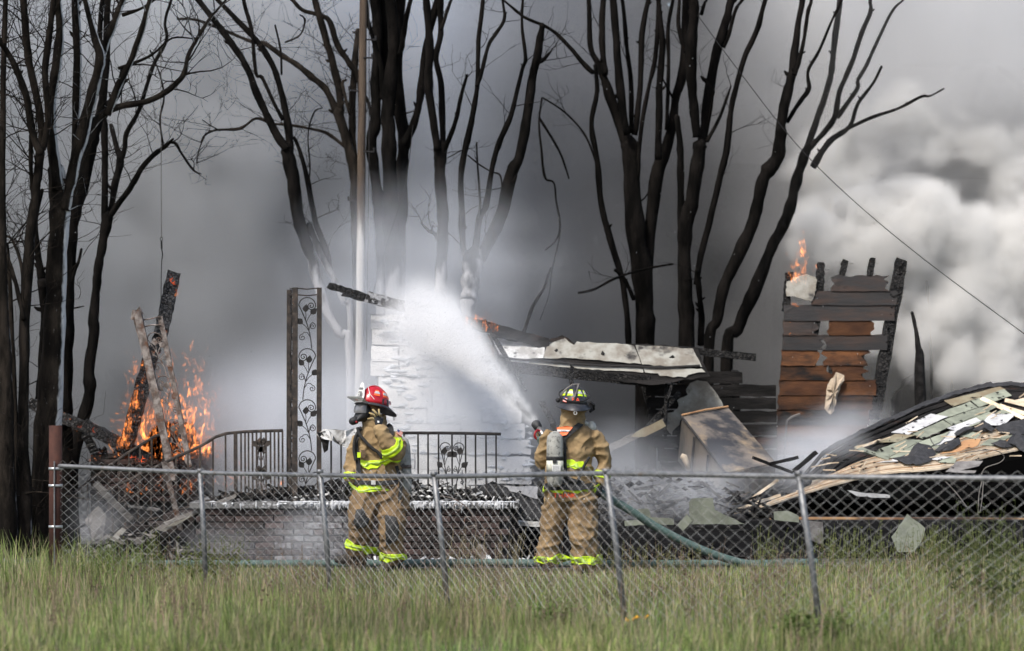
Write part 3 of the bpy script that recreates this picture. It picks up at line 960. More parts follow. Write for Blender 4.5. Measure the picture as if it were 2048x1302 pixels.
def vine_panel(parent, fr, w, h, m, flip=1, r=.0065, modules=3, start=1):
    """S-shaped vine with spiral scrolls and leaves"""
    mh = h / modules
    for k in range(modules):
        z0 = k * mh
        sgn = flip * (1 if k % 2 == 0 else -1)

        def X(x):
            return w / 2 + sgn * (x - .5) * w

        def T(pts):
            return [fr((X(x), z0 + z * mh)) for x, z in pts]
        cur = smooth_path([(.72, -.02), (.66, .2), (.5, .45), (.3, .65), (.1, .82)], 5)
        big = [(.5 + .42 * math.cos(a), .82 + (.42 * w / mh) * math.sin(a)) for a in [math.pi - i * math.pi / 12 for i in range(13)]]
        k2 = w / mh
        end = [(x, z) for x, z in [(.70 + .22 * (1 - .85 * i / 22) * math.cos(-i * .5), .82 + .22 * k2 * (1 - .85 * i / 22) * math.sin(-i * .5)) for i in range(23)]]
        mb = MB().tube(T(cur + big + end), r, 5)
        mb.build('scroll', MATS[m], parent)
        s1 = [(.58, .33), (.66, .46), (.8, .5)] + [(.76 + .17 * (1 - .85 * i / 18) * math.cos(1.4 - i * .5), .42 + .17 * k2 * (1 - .85 * i / 18) * math.sin(1.4 - i * .5)) for i in range(19)]
        MB().tube(T(s1), r * .8, 5).build('scroll', MATS[m], parent)
        s2 = [(.66, .2), (.5, .3), (.34, .3)] + [(.26 + .17 * (1 - .85 * i / 18) * math.cos(1.6 + i * .5), .2 + .17 * k2 * (1 - .85 * i / 18) * math.sin(1.6 + i * .5)) for i in range(19)]
        MB().tube(T(s2), r * .8, 5).build('scroll', MATS[m], parent)
        for stem_, ang in (([(.42, .54), (.44, .64), (.42, .7)], 1.6), ([(.45, .5), (.58, .6), (.68, .66)], .8), ([(.58, .33), (.42, .42), (.26, .47)], 2.4)):
            p = stem_[-1]
            lf = leaf2((X(p[0]), z0 + p[1] * mh), ang if sgn > 0 else math.pi - ang, .085)
            MB().tube(T(stem_), r * .7, 5).build('leaf_stem', MATS[m], parent)
            MB().slab([fr(q, .004) for q in lf], fr.n * -.006).build('leaf', MATS[m], parent)


# upright corner column
YC = 33.25
ic = root('iron_column', 'tall upright wrought iron corner column with vine scrolls', 'column', S(608, 1004, YC))
zt, zb = S(0, 575, YC).z, .66
for (x, w, dy, mm) in ((578, 10, .22, 'iron'), (589.5, 11, 0, 'iron'), (638, 9.5, .05, 'iron')):
    p = S(x, 700, YC + dy)
    mb = MB().beam((p.x, YC + dy, zb), (p.x + .004, YC + dy, zt + (.0 if x != 578 else -.02)), w * YC / F, .035, .0012, 14)
    mb.build('upright', MATS[mm], ic)
fr = Frame(S(594.5, 782 + (EYE - zb) * F / YC, YC), (1, .05 / .24, 0), (0, 0, 1))
w = 39.5 * YC / F
vine_panel(ic, fr, w, zt - zb - .1, 'iron_dark', -1, .0062, 4)
fr2 = Frame(S(580, 782 + (EYE - zb) * F / YC, YC + .2), (.24, -.97, 0), (0, 0, 1), (-.97, -.24, 0))
vine_panel(ic, fr2, .2, zt - zb - .1, 'iron_dark', 1, .0062, 4)
for yy, rr in ((577, .008), (590, .008)):
    MB().tube([S(580, yy + 1, YC + .2), S(590, yy - 1, YC), S(614, yy + 1.5, YC + .02), S(638, yy - 1, YC + .05)], rr, 5).build('cross_bar', MATS['iron'], ic)

# leaning column
YL = 34.2
lc = root('leaning_iron_column', 'leaning ash-whitened iron column with scrolls in front of the flames', 'column', S(340, 945, YL))
for a_, b_, w, dy in (((347, 960), (275, 624), 15, -.03), ((333, 880), (271, 640), 7, .1), ((380, 935), (321, 634), 10, .04)):
    MB().beam(S(*a_, YL + dy - .15), S(*b_, YL + dy), w * YL / F, .05, .004, 16).build('upright', MATS['iron_ash'], lc)
MB().tube([S(266, 640, YL), S(270, 622, YL), S(276, 617, YL), S(281, 630, YL)], [.03, .035, .035, .04], 7).build('bent_cap', MATS['iron_ash'], lc)
for p in ([(286, 640), (300, 638), (320, 633)], [(288, 654), (302, 650), (322, 650)]):
    MB().tube([S(x, yy, YL) for x, yy in p], .009, 5).build('cross_bar', MATS['iron_ash'], lc)
o_ = S(345, 925, YL - .1)
frl = Frame(o_, (S(385, 925, YL - .1) - o_).normalized(), (S(286, 650, YL) - o_) / (S(286, 650, YL) - o_).length)
vine_panel(lc, frl, .21, 1.52, 'iron_ash', 1, .0065, 3)


# railings
def railing(label, pts_top, pts_bot, Y, xs_bal, m, panel=None, post=None, vis_panel_x=None):
    """top and bottom rails through pixel points, balusters at given columns"""
    r = root('iron_railing', label, 'railing', S(pts_top[0][0], pts_bot[0][1], Y), 'porch railings')
    MB().tube([S(x, yy, Y) for x, yy in smooth_path(pts_top, 3)], .017, 6, True, .7).build('top_rail', MATS[m], r)
    MB().tube([S(x, yy, Y) for x, yy in smooth_path(pts_bot, 3)], .011, 6).build('bottom_rail', MATS[m], r)

    def at(pts, x):
        pts = sorted(pts)
        for (x0, y0), (x1, y1) in zip(pts, pts[1:]):
            if x0 <= x <= x1:
                return y0 + (y1 - y0) * (x - x0) / (x1 - x0)
        return pts[0][1] if x < pts[0][0] else pts[-1][1]
    for x in xs_bal:
        wd = .0095
        if post and x in post:
            wd = .02
        MB().beam(S(x, at(pts_top, x) + 1, Y), S(x + .5, at(pts_bot, x) - .5, Y), wd * 2, wd * 2, .0006, 3).build('baluster', MATS[m], r)
    if panel:
        for (x0, x1, flip) in panel:
            yb, yt = at(pts_bot, x0) - 6, at(pts_top, x0) + 10
            f = Frame(S(x0, yb, Y - .012), (1, 0, 0), (0, 0, 1))
            vine_panel(r, f, (x1 - x0) * Y / F, (yb - yt) * Y / F, m, flip, .0058, 1 if yb - yt < 110 else 2)
    return r


railing('black iron porch railing with a scroll panel, between the two firefighters', [(640, 866), (720, 866), (880, 866), (1002, 868)], [(640, 992), (760, 991), (1002, 993)], 33.3,
        [662, 682, 703, 724, 745, 766, 787, 808, 836, 856, 877, 904, 931, 951, 972, 992], 'iron_dark', [(878, 903, 1), (905, 930, -1)])
railing('iron railing joining the tall column, sloping down along the steps', [(200, 988), (330, 925), (400, 893), (452, 867), (566, 861)], [(200, 1075), (330, 1030), (452, 992), (566, 990)], 33.4,
        [225, 250, 276, 302, 328, 352, 376, 400, 426, 451, 471, 482, 490, 497, 505, 513, 522, 532, 541, 549, 557, 565], 'iron', [(513, 521, 1), (523, 531, -1)], (471,))
railing('sloping iron railing on the far side of the steps, bent at its top', [(150, 985), (195, 950), (250, 910), (298, 880), (312, 872), (336, 868)], [(150, 1060), (195, 1035), (250, 1000), (336, 955)], 34.6,
        [175, 197, 217, 238, 258, 280, 303, 326], 'iron')
# fallen scroll hanging off the porch front
fs = root('fallen_scroll', 'loose curled iron scroll hanging down the brick porch front', 'ironwork', S(950, 1100, 32.8))
for pts in ([(880, 992), (905, 997), (930, 1012), (948, 1035), (954, 1055), (950, 1075), (946, 1095), (950, 1106)],
            [(953, 1050), (942, 1058), (930, 1050), (930, 1036), (940, 1034), (942, 1042), (936, 1043)],
            [(925, 1008), (918, 1020), (907, 1017), (911, 1008), (917, 1011)],
            [(951, 1070), (962, 1075), (970, 1066), (964, 1060), (958, 1067)],
            [(952, 1070), (962, 1078), (974, 1080)], [(950, 1050), (938, 1054), (930, 1056)]):
    MB().tube([S(x, yy, 32.82) for x, yy in smooth_path(pts, 4)], .007, 5).build('scroll', MATS['iron_ash'], fs)
MB().slab([S(x, yy, 32.8) for x, yy in ragged([(948, 1108), (956, 1088), (968, 1090), (975, 1104), (968, 1126), (958, 1130), (960, 1112)], 1, 8)], (0, .02, 0)).build('bent_plate', MATS['iron_ash'], fs)
# scorched sheet hooked over the railing
sh = root('scorched_sheet', 'crumpled black and white scorched sheet hooked on the porch railing', 'debris', S(690, 900, 33.1))
for poly, dy, mm in (([(632, 868), (648, 858), (690, 861), (715, 858), (712, 880), (700, 897), (688, 894), (665, 882), (640, 876)], 0, 'panel_foam'),
                     ([(692, 862), (722, 852), (728, 880), (722, 912), (693, 912), (690, 885)], -.05, 'panel_foam'),
                     ([(634, 866), (650, 862), (660, 878), (656, 900), (648, 906), (644, 884)], .02, 'char_fine'), ([(692, 916), (706, 914), (718, 940), (700, 938)], -.02, 'char_fine')):
    MB().slab([S(x, yy, 33.15 + dy + rnd.uniform(-.06, .06)) for x, yy in ragged(poly, 1.5, 8)], (0, .012, 0)).build('flap', MATS[mm], sh)


# ------------------------------------------------------------------ collapsed white gable
def plane_Y(y0, Y0, y1, Y1):
    return lambda py: Y0 + (Y1 - Y0) * (py - y0) / (y1 - y0)


gy = plane_Y(930, 35.2, 620, 36.9)
gw = root('gable_wall', 'collapsed white clapboard gable wall leaning back, soaked by the hose', 'wall', S(890, 1000, 35.6))
rows = [(628 + i * 31) for i in range(12)]
for i, yy in enumerate(rows):
    x0 = 738 + i * 3 + rnd.uniform(-8, 8)
    x1 = 905 + i * 24 + rnd.uniform(-8, 8) if i < 5 else 1035 + (i - 5) * 6 + rnd.uniform(-10, 10)
    cuts = [x0] + sorted(rnd.uniform(x0 + 40, x1 - 40) for _ in range(1 if i % 2 else 2)) + [x1]
    for a_, b_ in zip(cuts, cuts[1:]):
        dz = rnd.uniform(-2, 2)
        sl = .05 * (b_ - a_)
        tilt = rnd.uniform(-.03, .03)
        P = [(a_ + 1, yy + dz), (b_ - 1, yy + dz + sl * .4), (b_ - 1, yy + 30 + dz + sl * .4), (a_ + 1, yy + 30 + dz)]
        P = ragged(P, 1.4, 14)
        MB().slab([S(x, q, gy(q) + (-.01 if q > yy + 15 else .0) + tilt * .4) for x, q in P], (0, .022, 0)).build('clapboard', MATS['white_board'], gw)
MB().slab([S(x, q, gy(q) + .06) for x, q in [(742, 632), (985, 690), (1050, 930), (1050, 985), (775, 985)]], (0, .05, 0)).build('sheathing', MATS['char_board'], gw)
mb = MB()
for i in range(260):
    yy = rnd.uniform(640, 960)
    x = rnd.uniform(760 + (yy - 620) * .02, 880 + (yy - 620) * .75)
    x = min(x, 1060)
    p = S(x, yy, gy(yy) - .04)
    mb.chunk(p, (rnd.uniform(.03, .10), .022, rnd.uniform(.012, .04)))
tag(mb.build('foam_blanket', MATS['foam'], gw), kind='stuff')

# charred rafter running along the gable to the eave
rt = root('charred_rafter', 'long charred rafter along the top of the white gable, foamed in the middle', 'beam', S(830, 610, 36.7))
MB().beam(S(658, 571, 36.5), S(742, 597, 36.55), .075, .12, .012, 8).build('burned_tip', MATS['char'], rt)
MB().beam(S(684, 584, 36.75), S(760, 605, 36.8), .08, .10, .012, 8).build('burned_tip', MATS['char'], rt)
MB().beam(S(735, 594, 36.3), S(905, 639, 36.5), .13, .14, .008, 12).build('foamed_length', MATS['rafter_foam'], rt)
MB().beam(S(900, 634, 36.75), S(1095, 688, 36.9), .13, .12, .012, 12).build('charred_length', MATS['char_board'], rt)

# eave panel: old cement board sheets over a black fascia
ey = plane_Y(760, 36.4, 668, 37.0)
ev = root('eave_section', 'broken eave of pale cement sheets over a black fascia beside the white gable', 'eave', S(1200, 740, 36.7))
for poly, mm, dy in (([(985, 676), (1040, 684), (1090, 690), (1086, 716), (1040, 720), (1000, 714)], 'panel_foam', 0),
                     ([(1088, 706), (1095, 690), (1116, 681), (1130, 677), (1148, 690), (1154, 683), (1220, 686), (1268, 691), (1282, 728), (1210, 722), (1140, 716), (1088, 716)], 'panel', 0),
                     ([(1271, 690), (1330, 693), (1386, 697), (1404, 734), (1345, 734), (1284, 729)], 'panel', -.01),
                     ([(1010, 718), (1060, 721), (1055, 731), (1016, 730)], 'panel_foam', .01),
                     ([(1052, 722), (1140, 728), (1140, 738), (1058, 732)], 'panel', .01), ([(1142, 729), (1215, 733), (1286, 738), (1287, 745), (1220, 741), (1150, 736)], 'panel', .012),
                     ([(1287, 736), (1345, 735), (1404, 737), (1411, 744), (1376, 750), (1372, 755), (1320, 752), (1316, 747), (1290, 744)], 'panel', .008)):
    MB().slab([S(x, q, ey(q) + dy) for x, q in ragged(poly, 1.6, 11)], (0, .018, 0)).build('cement_sheet', MATS[mm], ev)
MB().slab([S(x, q, ey(q) + .04) for x, q in ragged([(975, 668), (1090, 686), (1275, 688), (1392, 694), (1420, 752), (1300, 770), (1034, 742), (1000, 724)], 2, 16)], (0, .05, 0)).build('sheathing', MATS['char_board'], ev)
MB().beam(S(1012, 733, 36.5), S(1300, 763, 36.5), .13, .12, .008, 14).build('fascia', MATS['char'], ev)
MB().tube([S(x, q, ey(q) - .03) for x, q in smooth_path([(985, 706), (1020, 717), (1080, 722), (1140, 727), (1200, 731), (1260, 732), (1320, 735), (1400, 731)], 4)], .014, 6).build('cable', MATS['wire_black'], ev)
for x, q in ((1112, 700), (1206, 708), (1345, 714)):
    MB().chunk(S(x, q, ey(q) - .02), (.03, .02, .03)).build('char_flake', MATS['char_fine'], ev)
mb = MB().slab([S(x, q, 36.95) for x, q in ragged([(1086, 682), (1112, 676), (1124, 670), (1136, 676), (1150, 688), (1120, 690)], 2, 7)], (0, .04, 0))
mb.build('splintered_rim', MATS['brown_board_dark'], ev)
# protruding top plate
MB_ = MB().beam(S(1385, 702, 37.5), S(1512, 715, 37.5), .085, .1, .008, 10)
tag(MB_.build('charred_beam', MATS['char']), 'short horizontal charred beam poking out past the eave towards the plank wall', 'beam', 'charred beams')

# charred side wall with peeled white paint
cw = root('charred_side_wall', 'black charred board wall with peeled pale patches behind the scorched metal box', 'wall', S(1430, 950, 37.3))
edge = [(1288, 748), (1412, 740), (1440, 722), (1468, 738), (1500, 770), (1552, 775), (1556, 950), (1330, 960), (1300, 860)]


def poly_span(poly, yy):
    xs = []
    for (x0, y0), (x1, y1) in zip(poly, poly[1:] + poly[:1]):
        if (y0 <= yy) != (y1 <= yy):
            xs.append(x0 + (x1 - x0) * (yy - y0) / (y1 - y0))
    return (min(xs), max(xs)) if len(xs) >= 2 else None


yy = 742
i = 0
while yy < 950:
    sp = poly_span(edge, yy + 13)
    if sp:
        P = ragged([(sp[0], yy), (sp[1], yy + 2), (sp[1], yy + 25), (sp[0], yy + 24)], 1.5, 16)
        mm = 'char_board'
        MB().slab([S(x, q, 37.2 + .012 * (i % 2) + rnd.uniform(0, .004)) for x, q in P], (0, .03, 0)).build('board', MATS[mm], cw)
    yy += 26
    i += 1
for a_, b_ in (((1300, 800), (1336, 960)), ((1286, 760), (1306, 830)), ((1390, 745), (1400, 950)), ((1470, 742), (1478, 950))):
    MB().beam(S(*a_, 37.4), S(*b_, 37.4), .09, .08, .008, 6).build('stud', MATS['char'], cw)
for poly, dy in (([(1380, 766), (1394, 760), (1414, 763), (1424, 775), (1436, 790), (1447, 814), (1436, 818), (1400, 828), (1366, 832), (1358, 850), (1340, 868), (1334, 858), (1330, 832), (1346, 826), (1358, 812), (1354, 800), (1362, 796), (1376, 790), (1372, 778)], 0),
                 ([(1336, 826), (1346, 824), (1352, 845), (1344, 872), (1336, 858)], .006)):
    MB().slab([S(x, q, 37.165 + dy) for x, q in ragged(poly, 1.8, 6)], (0, .016, 0)).build('peeled_paint', MATS['panel'], cw)
for a_, b_, lab, w, mm in (((1333, 746), (1330, 880), 'thin upright charred stick before the peeled wall patch', .035, 'char'),
                           ((1353, 738), (1334, 800), 'short slanting charred stick crossing the upright stick', .03, 'char'),
                           ((1358, 786), (1288, 862), 'long diagonal charred pole across the reddish board wall', .055, 'char'),
                           ((1334, 842), (1215, 898), 'weathered fallen board sloping down behind the second firefighter', .085, 'grey_wood'),
                           ((968, 640), (1052, 780), 'blackened pole leaning through the water jet', .05, 'char'),
                           ((1138, 738), (1150, 800), 'short black post hanging below the fascia', .05, 'char'),
                           ((1084, 805), (1108, 850), 'charred stump post in the bluish smoke', .07, 'char')):
    MB_ = MB().beam(S(*a_, 36.6), S(*b_, 36.3), w, w, .006, 8)
    tag(MB_.build('fallen_timber', MATS[mm]), lab, 'timber', 'fallen timbers')
# yellowed trim board
tag(MB().slab([S(x, q, 36.2) for x, q in ragged([(1276, 862), (1324, 838), (1332, 852), (1290, 874), (1262, 874)], 1, 12)], (0, .03, 0)).build('trim_board', MATS['shingle_brown']),
    'yellowish scorched trim board lying below the diagonal charred pole', 'board')

# scorched metal cabinet, tipped over
ap = root('metal_cabinet', 'tipped scorched metal cabinet with rainbow heat stains', 'appliance', S(1440, 960, 35.6))
T0, T1, T2, T3 = S(1364, 832, 35.9), S(1456, 815, 36.5), S(1552, 925, 35.3), S(1452, 945, 34.9)
dn = Vector((-.05, .05, -.6))
MB().slab([T0, T1, T2, T3], dn * .04).build('top_panel', MATS['scorched_metal'], ap)
MB().slab([T0 + dn * .05, T3 + dn * .05, T3 + dn * .9, T0 + dn * .9], (.02, .03, 0)).build('side_panel', MATS['scorched_side'], ap)
MB().slab([T3 + dn * .05, T2 + dn * .05, T2 + dn * .5, T3 + dn * .5], (0, .03, 0)).build('front_panel', MATS['scorched_side'], ap)
MB().tube([T0 + Vector((0, -.01, .012)), T0.lerp(T1, .5) + Vector((0, -.01, .022)), T1 + Vector((0, -.01, .012))], .012, 6).build('rusty_edge', MATS['raw_wood'], ap)
MB().tube([T0 + Vector((-.01, -.02, 0)), T3 + Vector((-.01, -.02, 0))], .014, 6).build('edge_trim', MATS['iron_dark'], ap)
for k in (.3, .62):
    q = T0.lerp(T3, k)
    MB().beam(q + dn * .08 + Vector((-.01, -.03, 0)), q + dn * .8 + Vector((-.01, -.03, 0)), .02, .02, .002, 4).build('door_seam', MATS['iron_dark'], ap)
tag(MB().tube([S(x, q, 34.7) for x, q in ((1362, 911), (1368, 914), (1373, 925), (1377, 938))], [.028, .04, .033, .02], 8).build('pink_shard', MATS['cloth'], None, True),
    'small pale pinkish shard standing beside the metal cabinet', 'debris')

# ------------------------------------------------------------------ leaning plank wall
pw = root('plank_wall', 'tall remnant of brown plank wall on charred studs, burning at its top', 'wall', S(1650, 950, 38.2))
wy = plane_Y(930, 37.8, 520, 38.7)
lx = lambda yy: 1571 - (yy - 600) * .082
rx = lambda yy: 1800 - (yy - 530) * .155
rowsY = [552, 581, 609, 640, 669, 699, 730, 759, 789, 818, 848, 878, 908]
segs = {0: [(1662, 1780, 'brown_board_dark')], 1: [(1622, 1792, 'brown_board_dark')], 2: [(1568, 1790, 'brown_board_dark')],
        3: [(1566, 1634, 'brown_board_dark'), (1658, 1742, 'brown_board')], 4: [(1564, 1650, 'brown_board_dark'), (1650, 1774, 'brown_board_dark')],
        5: [(1562, 1630, 'brown_board'), (1647, 1736, 'brown_board')], 6: [(1560, 1656, 'brown_board'), (1656, 1732, 'brown_board')],
        7: [(1558, 1752, 'brown_board')], 8: [(1556, 1744, 'brown_board')], 9: [(1554, 1738, 'brown_board')], 10: [(1552, 1735, 'brown_board')], 11: [(1551, 1730, 'brown_board')]}
for r, ss in segs.items():
    for a_, b_, mm in ss:
        y0, y1 = rowsY[r] + .2, rowsY[r + 1] + 1.6
        P = [(a_, y0), (b_, y0 + 1), (b_, y1 + 1), (a_, y1)]
        free = b_ < rx(y0) - 25 or r < 2
        P2 = []
        k = 9
        for j in range(k + 1):
            P2.append((a_ + (b_ - a_) * j / k, y0 + (rnd.uniform(-3.5, 2) if r == 0 else rnd.uniform(-.8, 1.2))))
        for j in range(1, 5):
            P2.append((b_ + (rnd.uniform(-16, 10) if free else rnd.uniform(-2, 2)), y0 + (y1 - y0) * j / 5))
        for j in range(k + 1):
            P2.append((b_ + (a_ - b_) * j / k, y1 + rnd.uniform(-.8, .6)))
        for j in range(1, 4):
            P2.append((a_ + (rnd.uniform(-6, 10) if a_ > 1600 else rnd.uniform(-1.5, 2.5)), y1 + (y0 - y1) * j / 4))
        MB().slab([S(x, q, wy(q) + (.012 if q < (y0 + y1) / 2 else -.006)) for x, q in P2], (0, .022, 0)).build('plank', MATS[mm], pw)
for (xt, yt), (xb, yb), w in (((1641, 526), (1640, 600), .095), ((1690, 523), (1682, 565), .075), ((1745, 520), (1738, 560), .075), ((1803, 521), (1748, 835), .15), ((1640, 600), (1600, 930), .07), ((1578, 545), (1572, 620), .09), ((1682, 565), (1640, 930), .06), ((1738, 560), (1700, 930), .06)):
    MB().beam(S(xb, yb, wy(yb) + .07), S(xt, yt, wy(yt) + .07), w, .09, .010, 16).build('stud', MATS['char'], pw)
MB().slab([S(x, q, wy(q) - .03) for x, q in ragged([(1574, 562), (1598, 552), (1614, 548), (1634, 560), (1630, 590), (1622, 606), (1600, 596), (1574, 592)], 2.5, 6)], (0, .03, 0)).build('peeling_paint', MATS['panel'], pw)
mb = MB()
for i in range(60):
    t = rnd.random()
    q = S(1803 + (1748 - 1803) * t, 521 + 314 * t, wy(521 + 314 * t) + .06)
    mb.chunk(q + Vector((rnd.uniform(-.06, .06), -.04, 0)), (rnd.uniform(.015, .03),) * 3)
tag(mb.build('char_crust', MATS['char_fine'], pw), kind='stuff')
mb = MB()
for x, q in [(1807, 545), (1800, 560), (1795, 600), (1790, 640), (1782, 670), (1770, 720), (1650, 540), (1698, 528), (1752, 528), (1686, 575)]:
    p = S(x, q, wy(q))
    mb.tube([p, p + Vector((.05, -.03, rnd.uniform(-.02, .02)))], .003, 4)
tag(mb.build('nails', MATS['wire_black'], pw), kind='stuff')
# rag hanging on it
rg = MB()
pts = [(1672, 745), (1688, 752), (1680, 780), (1672, 800), (1668, 822), (1660, 829), (1650, 818), (1652, 795), (1655, 772), (1662, 760)]
cen = S(1668, 787, wy(787) - .12)
ring = [S(x, q, wy(q) - .05 - rnd.uniform(0, .06)) for x, q in ragged(pts, 2, 7)]
rg.v = [tuple(cen)] + [tuple(p) for p in ring] + [tuple((p + cen) / 2 + Vector((0, rnd.uniform(-.07, .05), 0))) for p in ring]
nr = len(ring)
for i in range(nr):
    j = (i + 1) % nr
    rg.f.append((0, 1 + nr + i, 1 + nr + j))
    rg.f.append((1 + nr + i, 1 + i, 1 + j, 1 + nr + j))
o = rg.build('hanging_rag', MATS['cloth'])
sm_ = o.modifiers.new('t', 'SOLIDIFY')
sm_.thickness = .008
tag(o, 'crumpled tan rag hanging on the brown planks', 'rag')
MB_ = MB().tube([S(x, q, 37.5) for x, q in smooth_path([(1565, 990, ), (1572, 860), (1578, 838), (1600, 828)], 4)], [.014] * 13, 5)
tag(MB_.build('bent_rod', MATS['grey_wood']), 'bent thin rod leaning against the foot of the plank wall', 'rod')
# charred posts standing in the smoke further back
for lab, pts, Yd in (('burned post leaning in the smoke, beside the charred end stud', [(1840, 745, 22), (1836, 690, 12), (1830, 650, 8), (1824, 625, 7)], 40.5),
                     ('reddish burned post fading in the cream smoke', [(1862, 700, 5), (1858, 620, 6), (1853, 562, 7)], 42.0),
                     ('tallest thin burned post with a nail in the cream smoke', [(1903, 700, 5), (1900, 620, 6), (1898, 543, 8)], 42.0)):
    mb = MB()
    px_tube(mb, [(pts[0][0] + 2, 1000, pts[0][2])] + pts, Yd, 0, sides=6)
    tag(mb.build('burned_post', MATS['char_fine']), lab, 'post', 'burned posts standing in the smoke')
mb = MB()
P = ragged([(1780, 1000), (1790, 800), (1812, 760), (1830, 750), (1850, 738), (1885, 740), (1900, 750), (1935, 690), (1944, 760), (2000, 800), (2010, 1000)], 6, 14)
mb.slab([S(x, q, 42.6 + .2 * math.sin(x)) for x, q in P], (0, .4, 0))
tag(mb.build('wall_stump', MATS['char_fine']), 'jagged dark wall stump drowned in the pale smoke', 'wall')
# ------------------------------------------------------------------ collapsed roof on the right
def roofY(px, py):
    """depth of the collapsed roof plane: the lower front edge lies near, the ridge far"""
    return 34.3 + (1010 - py) * .0165


cr = root('collapsed_roof', 'collapsed roof slope with green shingles over pale lath strips', 'roof', S(1850, 1040, 34.6))


def RP(x, q, lift=0.0):
    return S(x, q, roofY(x, q) - lift)


# boards of the dark deck, each one a strip along the slope
top = [(1600, 955), (1640, 905), (1700, 872), (1750, 850), (1800, 828), (1850, 806), (1900, 788), (1950, 772), (2000, 764), (2070, 770), (2260, 800)]


def topy(x):
    for (x0, y0), (x1, y1) in zip(top, top[1:]):
        if x0 <= x <= x1:
            return y0 + (y1 - y0) * (x - x0) / (x1 - x0)
    return top[-1][1] if x > 2100 else top[0][1]


for k in range(13):
    off = k * 8.0
    xs0 = 1600 + off * .8 + 1
    while topy(xs0 - off * .8) + off > 950 + rnd.uniform(-6, 8):
        xs0 += 4
    n = 16
    x1 = 2230
    t_ = [(xs0 + (x1 - xs0) * i / n) for i in range(n + 1)]
    up_ = [(x, topy(max(x - off * .8, 1600)) + off + rnd.uniform(-1.3, 1.3)) for x in t_]
    dn_ = [(x, q + 7.2 + rnd.uniform(-.5, 1)) for x, q in up_]
    MB().slab([RP(x, q, .0 + .012 * (k % 2)) for x, q in up_ + dn_[::-1]], (0, .03, -.03)).build('deck_board', MATS['char_board' if k not in (6, 7) else 'brown_board_dark'], cr)
for k in range(7):
    x0 = 1650 + k * 62 + rnd.uniform(-15, 15)
    MB().slab([RP(x, q, .03) for x, q in ragged([(x0, topy(x0) - 3), (x0 + 70, topy(x0 + 70) - 4), (x0 + 76, topy(x0 + 76) + 3), (x0 + 4, topy(x0) + 5)], 1.2, 8)], (0, .03, -.01)).build('charred_shingle', MATS['tar_paper'], cr)
MB().slab([RP(x, q, -.1) for x, q in [(1600, 960), (1700, 880), (2070, 790), (2230, 815), (2230, 985), (1900, 1000), (1640, 1000)]], (0, .12, -.1)).build('shade_backing', MATS['shade_black'], cr)  # near-black sheet painting shade behind and below the deck boards

# shingles: (corners, material)
sg = [([(1888, 801), (2000, 773), (2012, 779), (1906, 813)], 'shingle_brown'),
      ([(1942, 801), (2008, 778), (2024, 791), (1958, 814)], 'shingle_green'),
      ([(1872, 829), (1940, 803), (1956, 815), (1886, 838)], 'shingle_green'),
      ([(1888, 839), (1958, 815), (2004, 806), (1978, 822), (1904, 850)], 'shingle_green'),
      ([(1782, 865), (1862, 827), (1896, 833), (1816, 869)], 'shingle_white'),
      ([(1824, 868), (1886, 840), (1904, 851), (1846, 878)], 'shingle_green'),
      ([(1906, 850), (1978, 823), (1994, 834), (1920, 860)], 'shingle_green'),
      ([(1752, 884), (1790, 868), (1832, 870), (1794, 884)], 'shingle_brown'),
      ([(1742, 904), (1812, 878), (1846, 880), (1778, 914)], 'shingle_green'),
      ([(1778, 915), (1846, 881), (1900, 862), (1880, 884), (1800, 918)], 'shingle_green'),
      ([(1798, 917), (1860, 890), (1888, 886), (1880, 905), (1840, 920)], 'shingle_green'),
      ([(1858, 890), (1900, 862), (1924, 858), (1900, 886), (1872, 890)], 'shingle_white'),
      ([(1894, 856), (1952, 835), (1962, 842), (1912, 862)], 'shingle_white'),
      ([(1966, 844), (1980, 828), (2034, 826), (2008, 850), (1976, 850)], 'shingle_white'),
      ([(1990, 826), (2012, 816), (2034, 826), (2010, 828)], 'shingle_green'),
      ([(1919, 872), (1936, 858), (1966, 862), (1952, 878)], 'shingle_green'),
      ([(1960, 890), (1980, 876), (2030, 868), (2010, 880), (1990, 892)], 'shingle_green'),
      ([(1876, 924), (1900, 912), (1914, 914), (1910, 926)], 'shingle_green'),
      ([(1752, 925), (1800, 915), (1836, 912), (1800, 922)], 'shingle_white'), ([(1850, 919), (1880, 912), (1900, 914), (1876, 920)], 'shingle_white'),
      ([(2020, 872), (2070, 862), (2070, 880), (2026, 884)], 'shingle_green'), ([(2030, 800), (2070, 790), (2070, 800), (2040, 808)], 'lath')]
for i, (poly, mm) in enumerate(sg):
    lift = .09 + .012 * (i % 5)
    MB().slab([RP(x, q, lift + rnd.uniform(-.008, .008)) for x, q in ragged(poly, .7, 12)], (0, .01, -.004)).build('shingle', MATS[mm], cr)
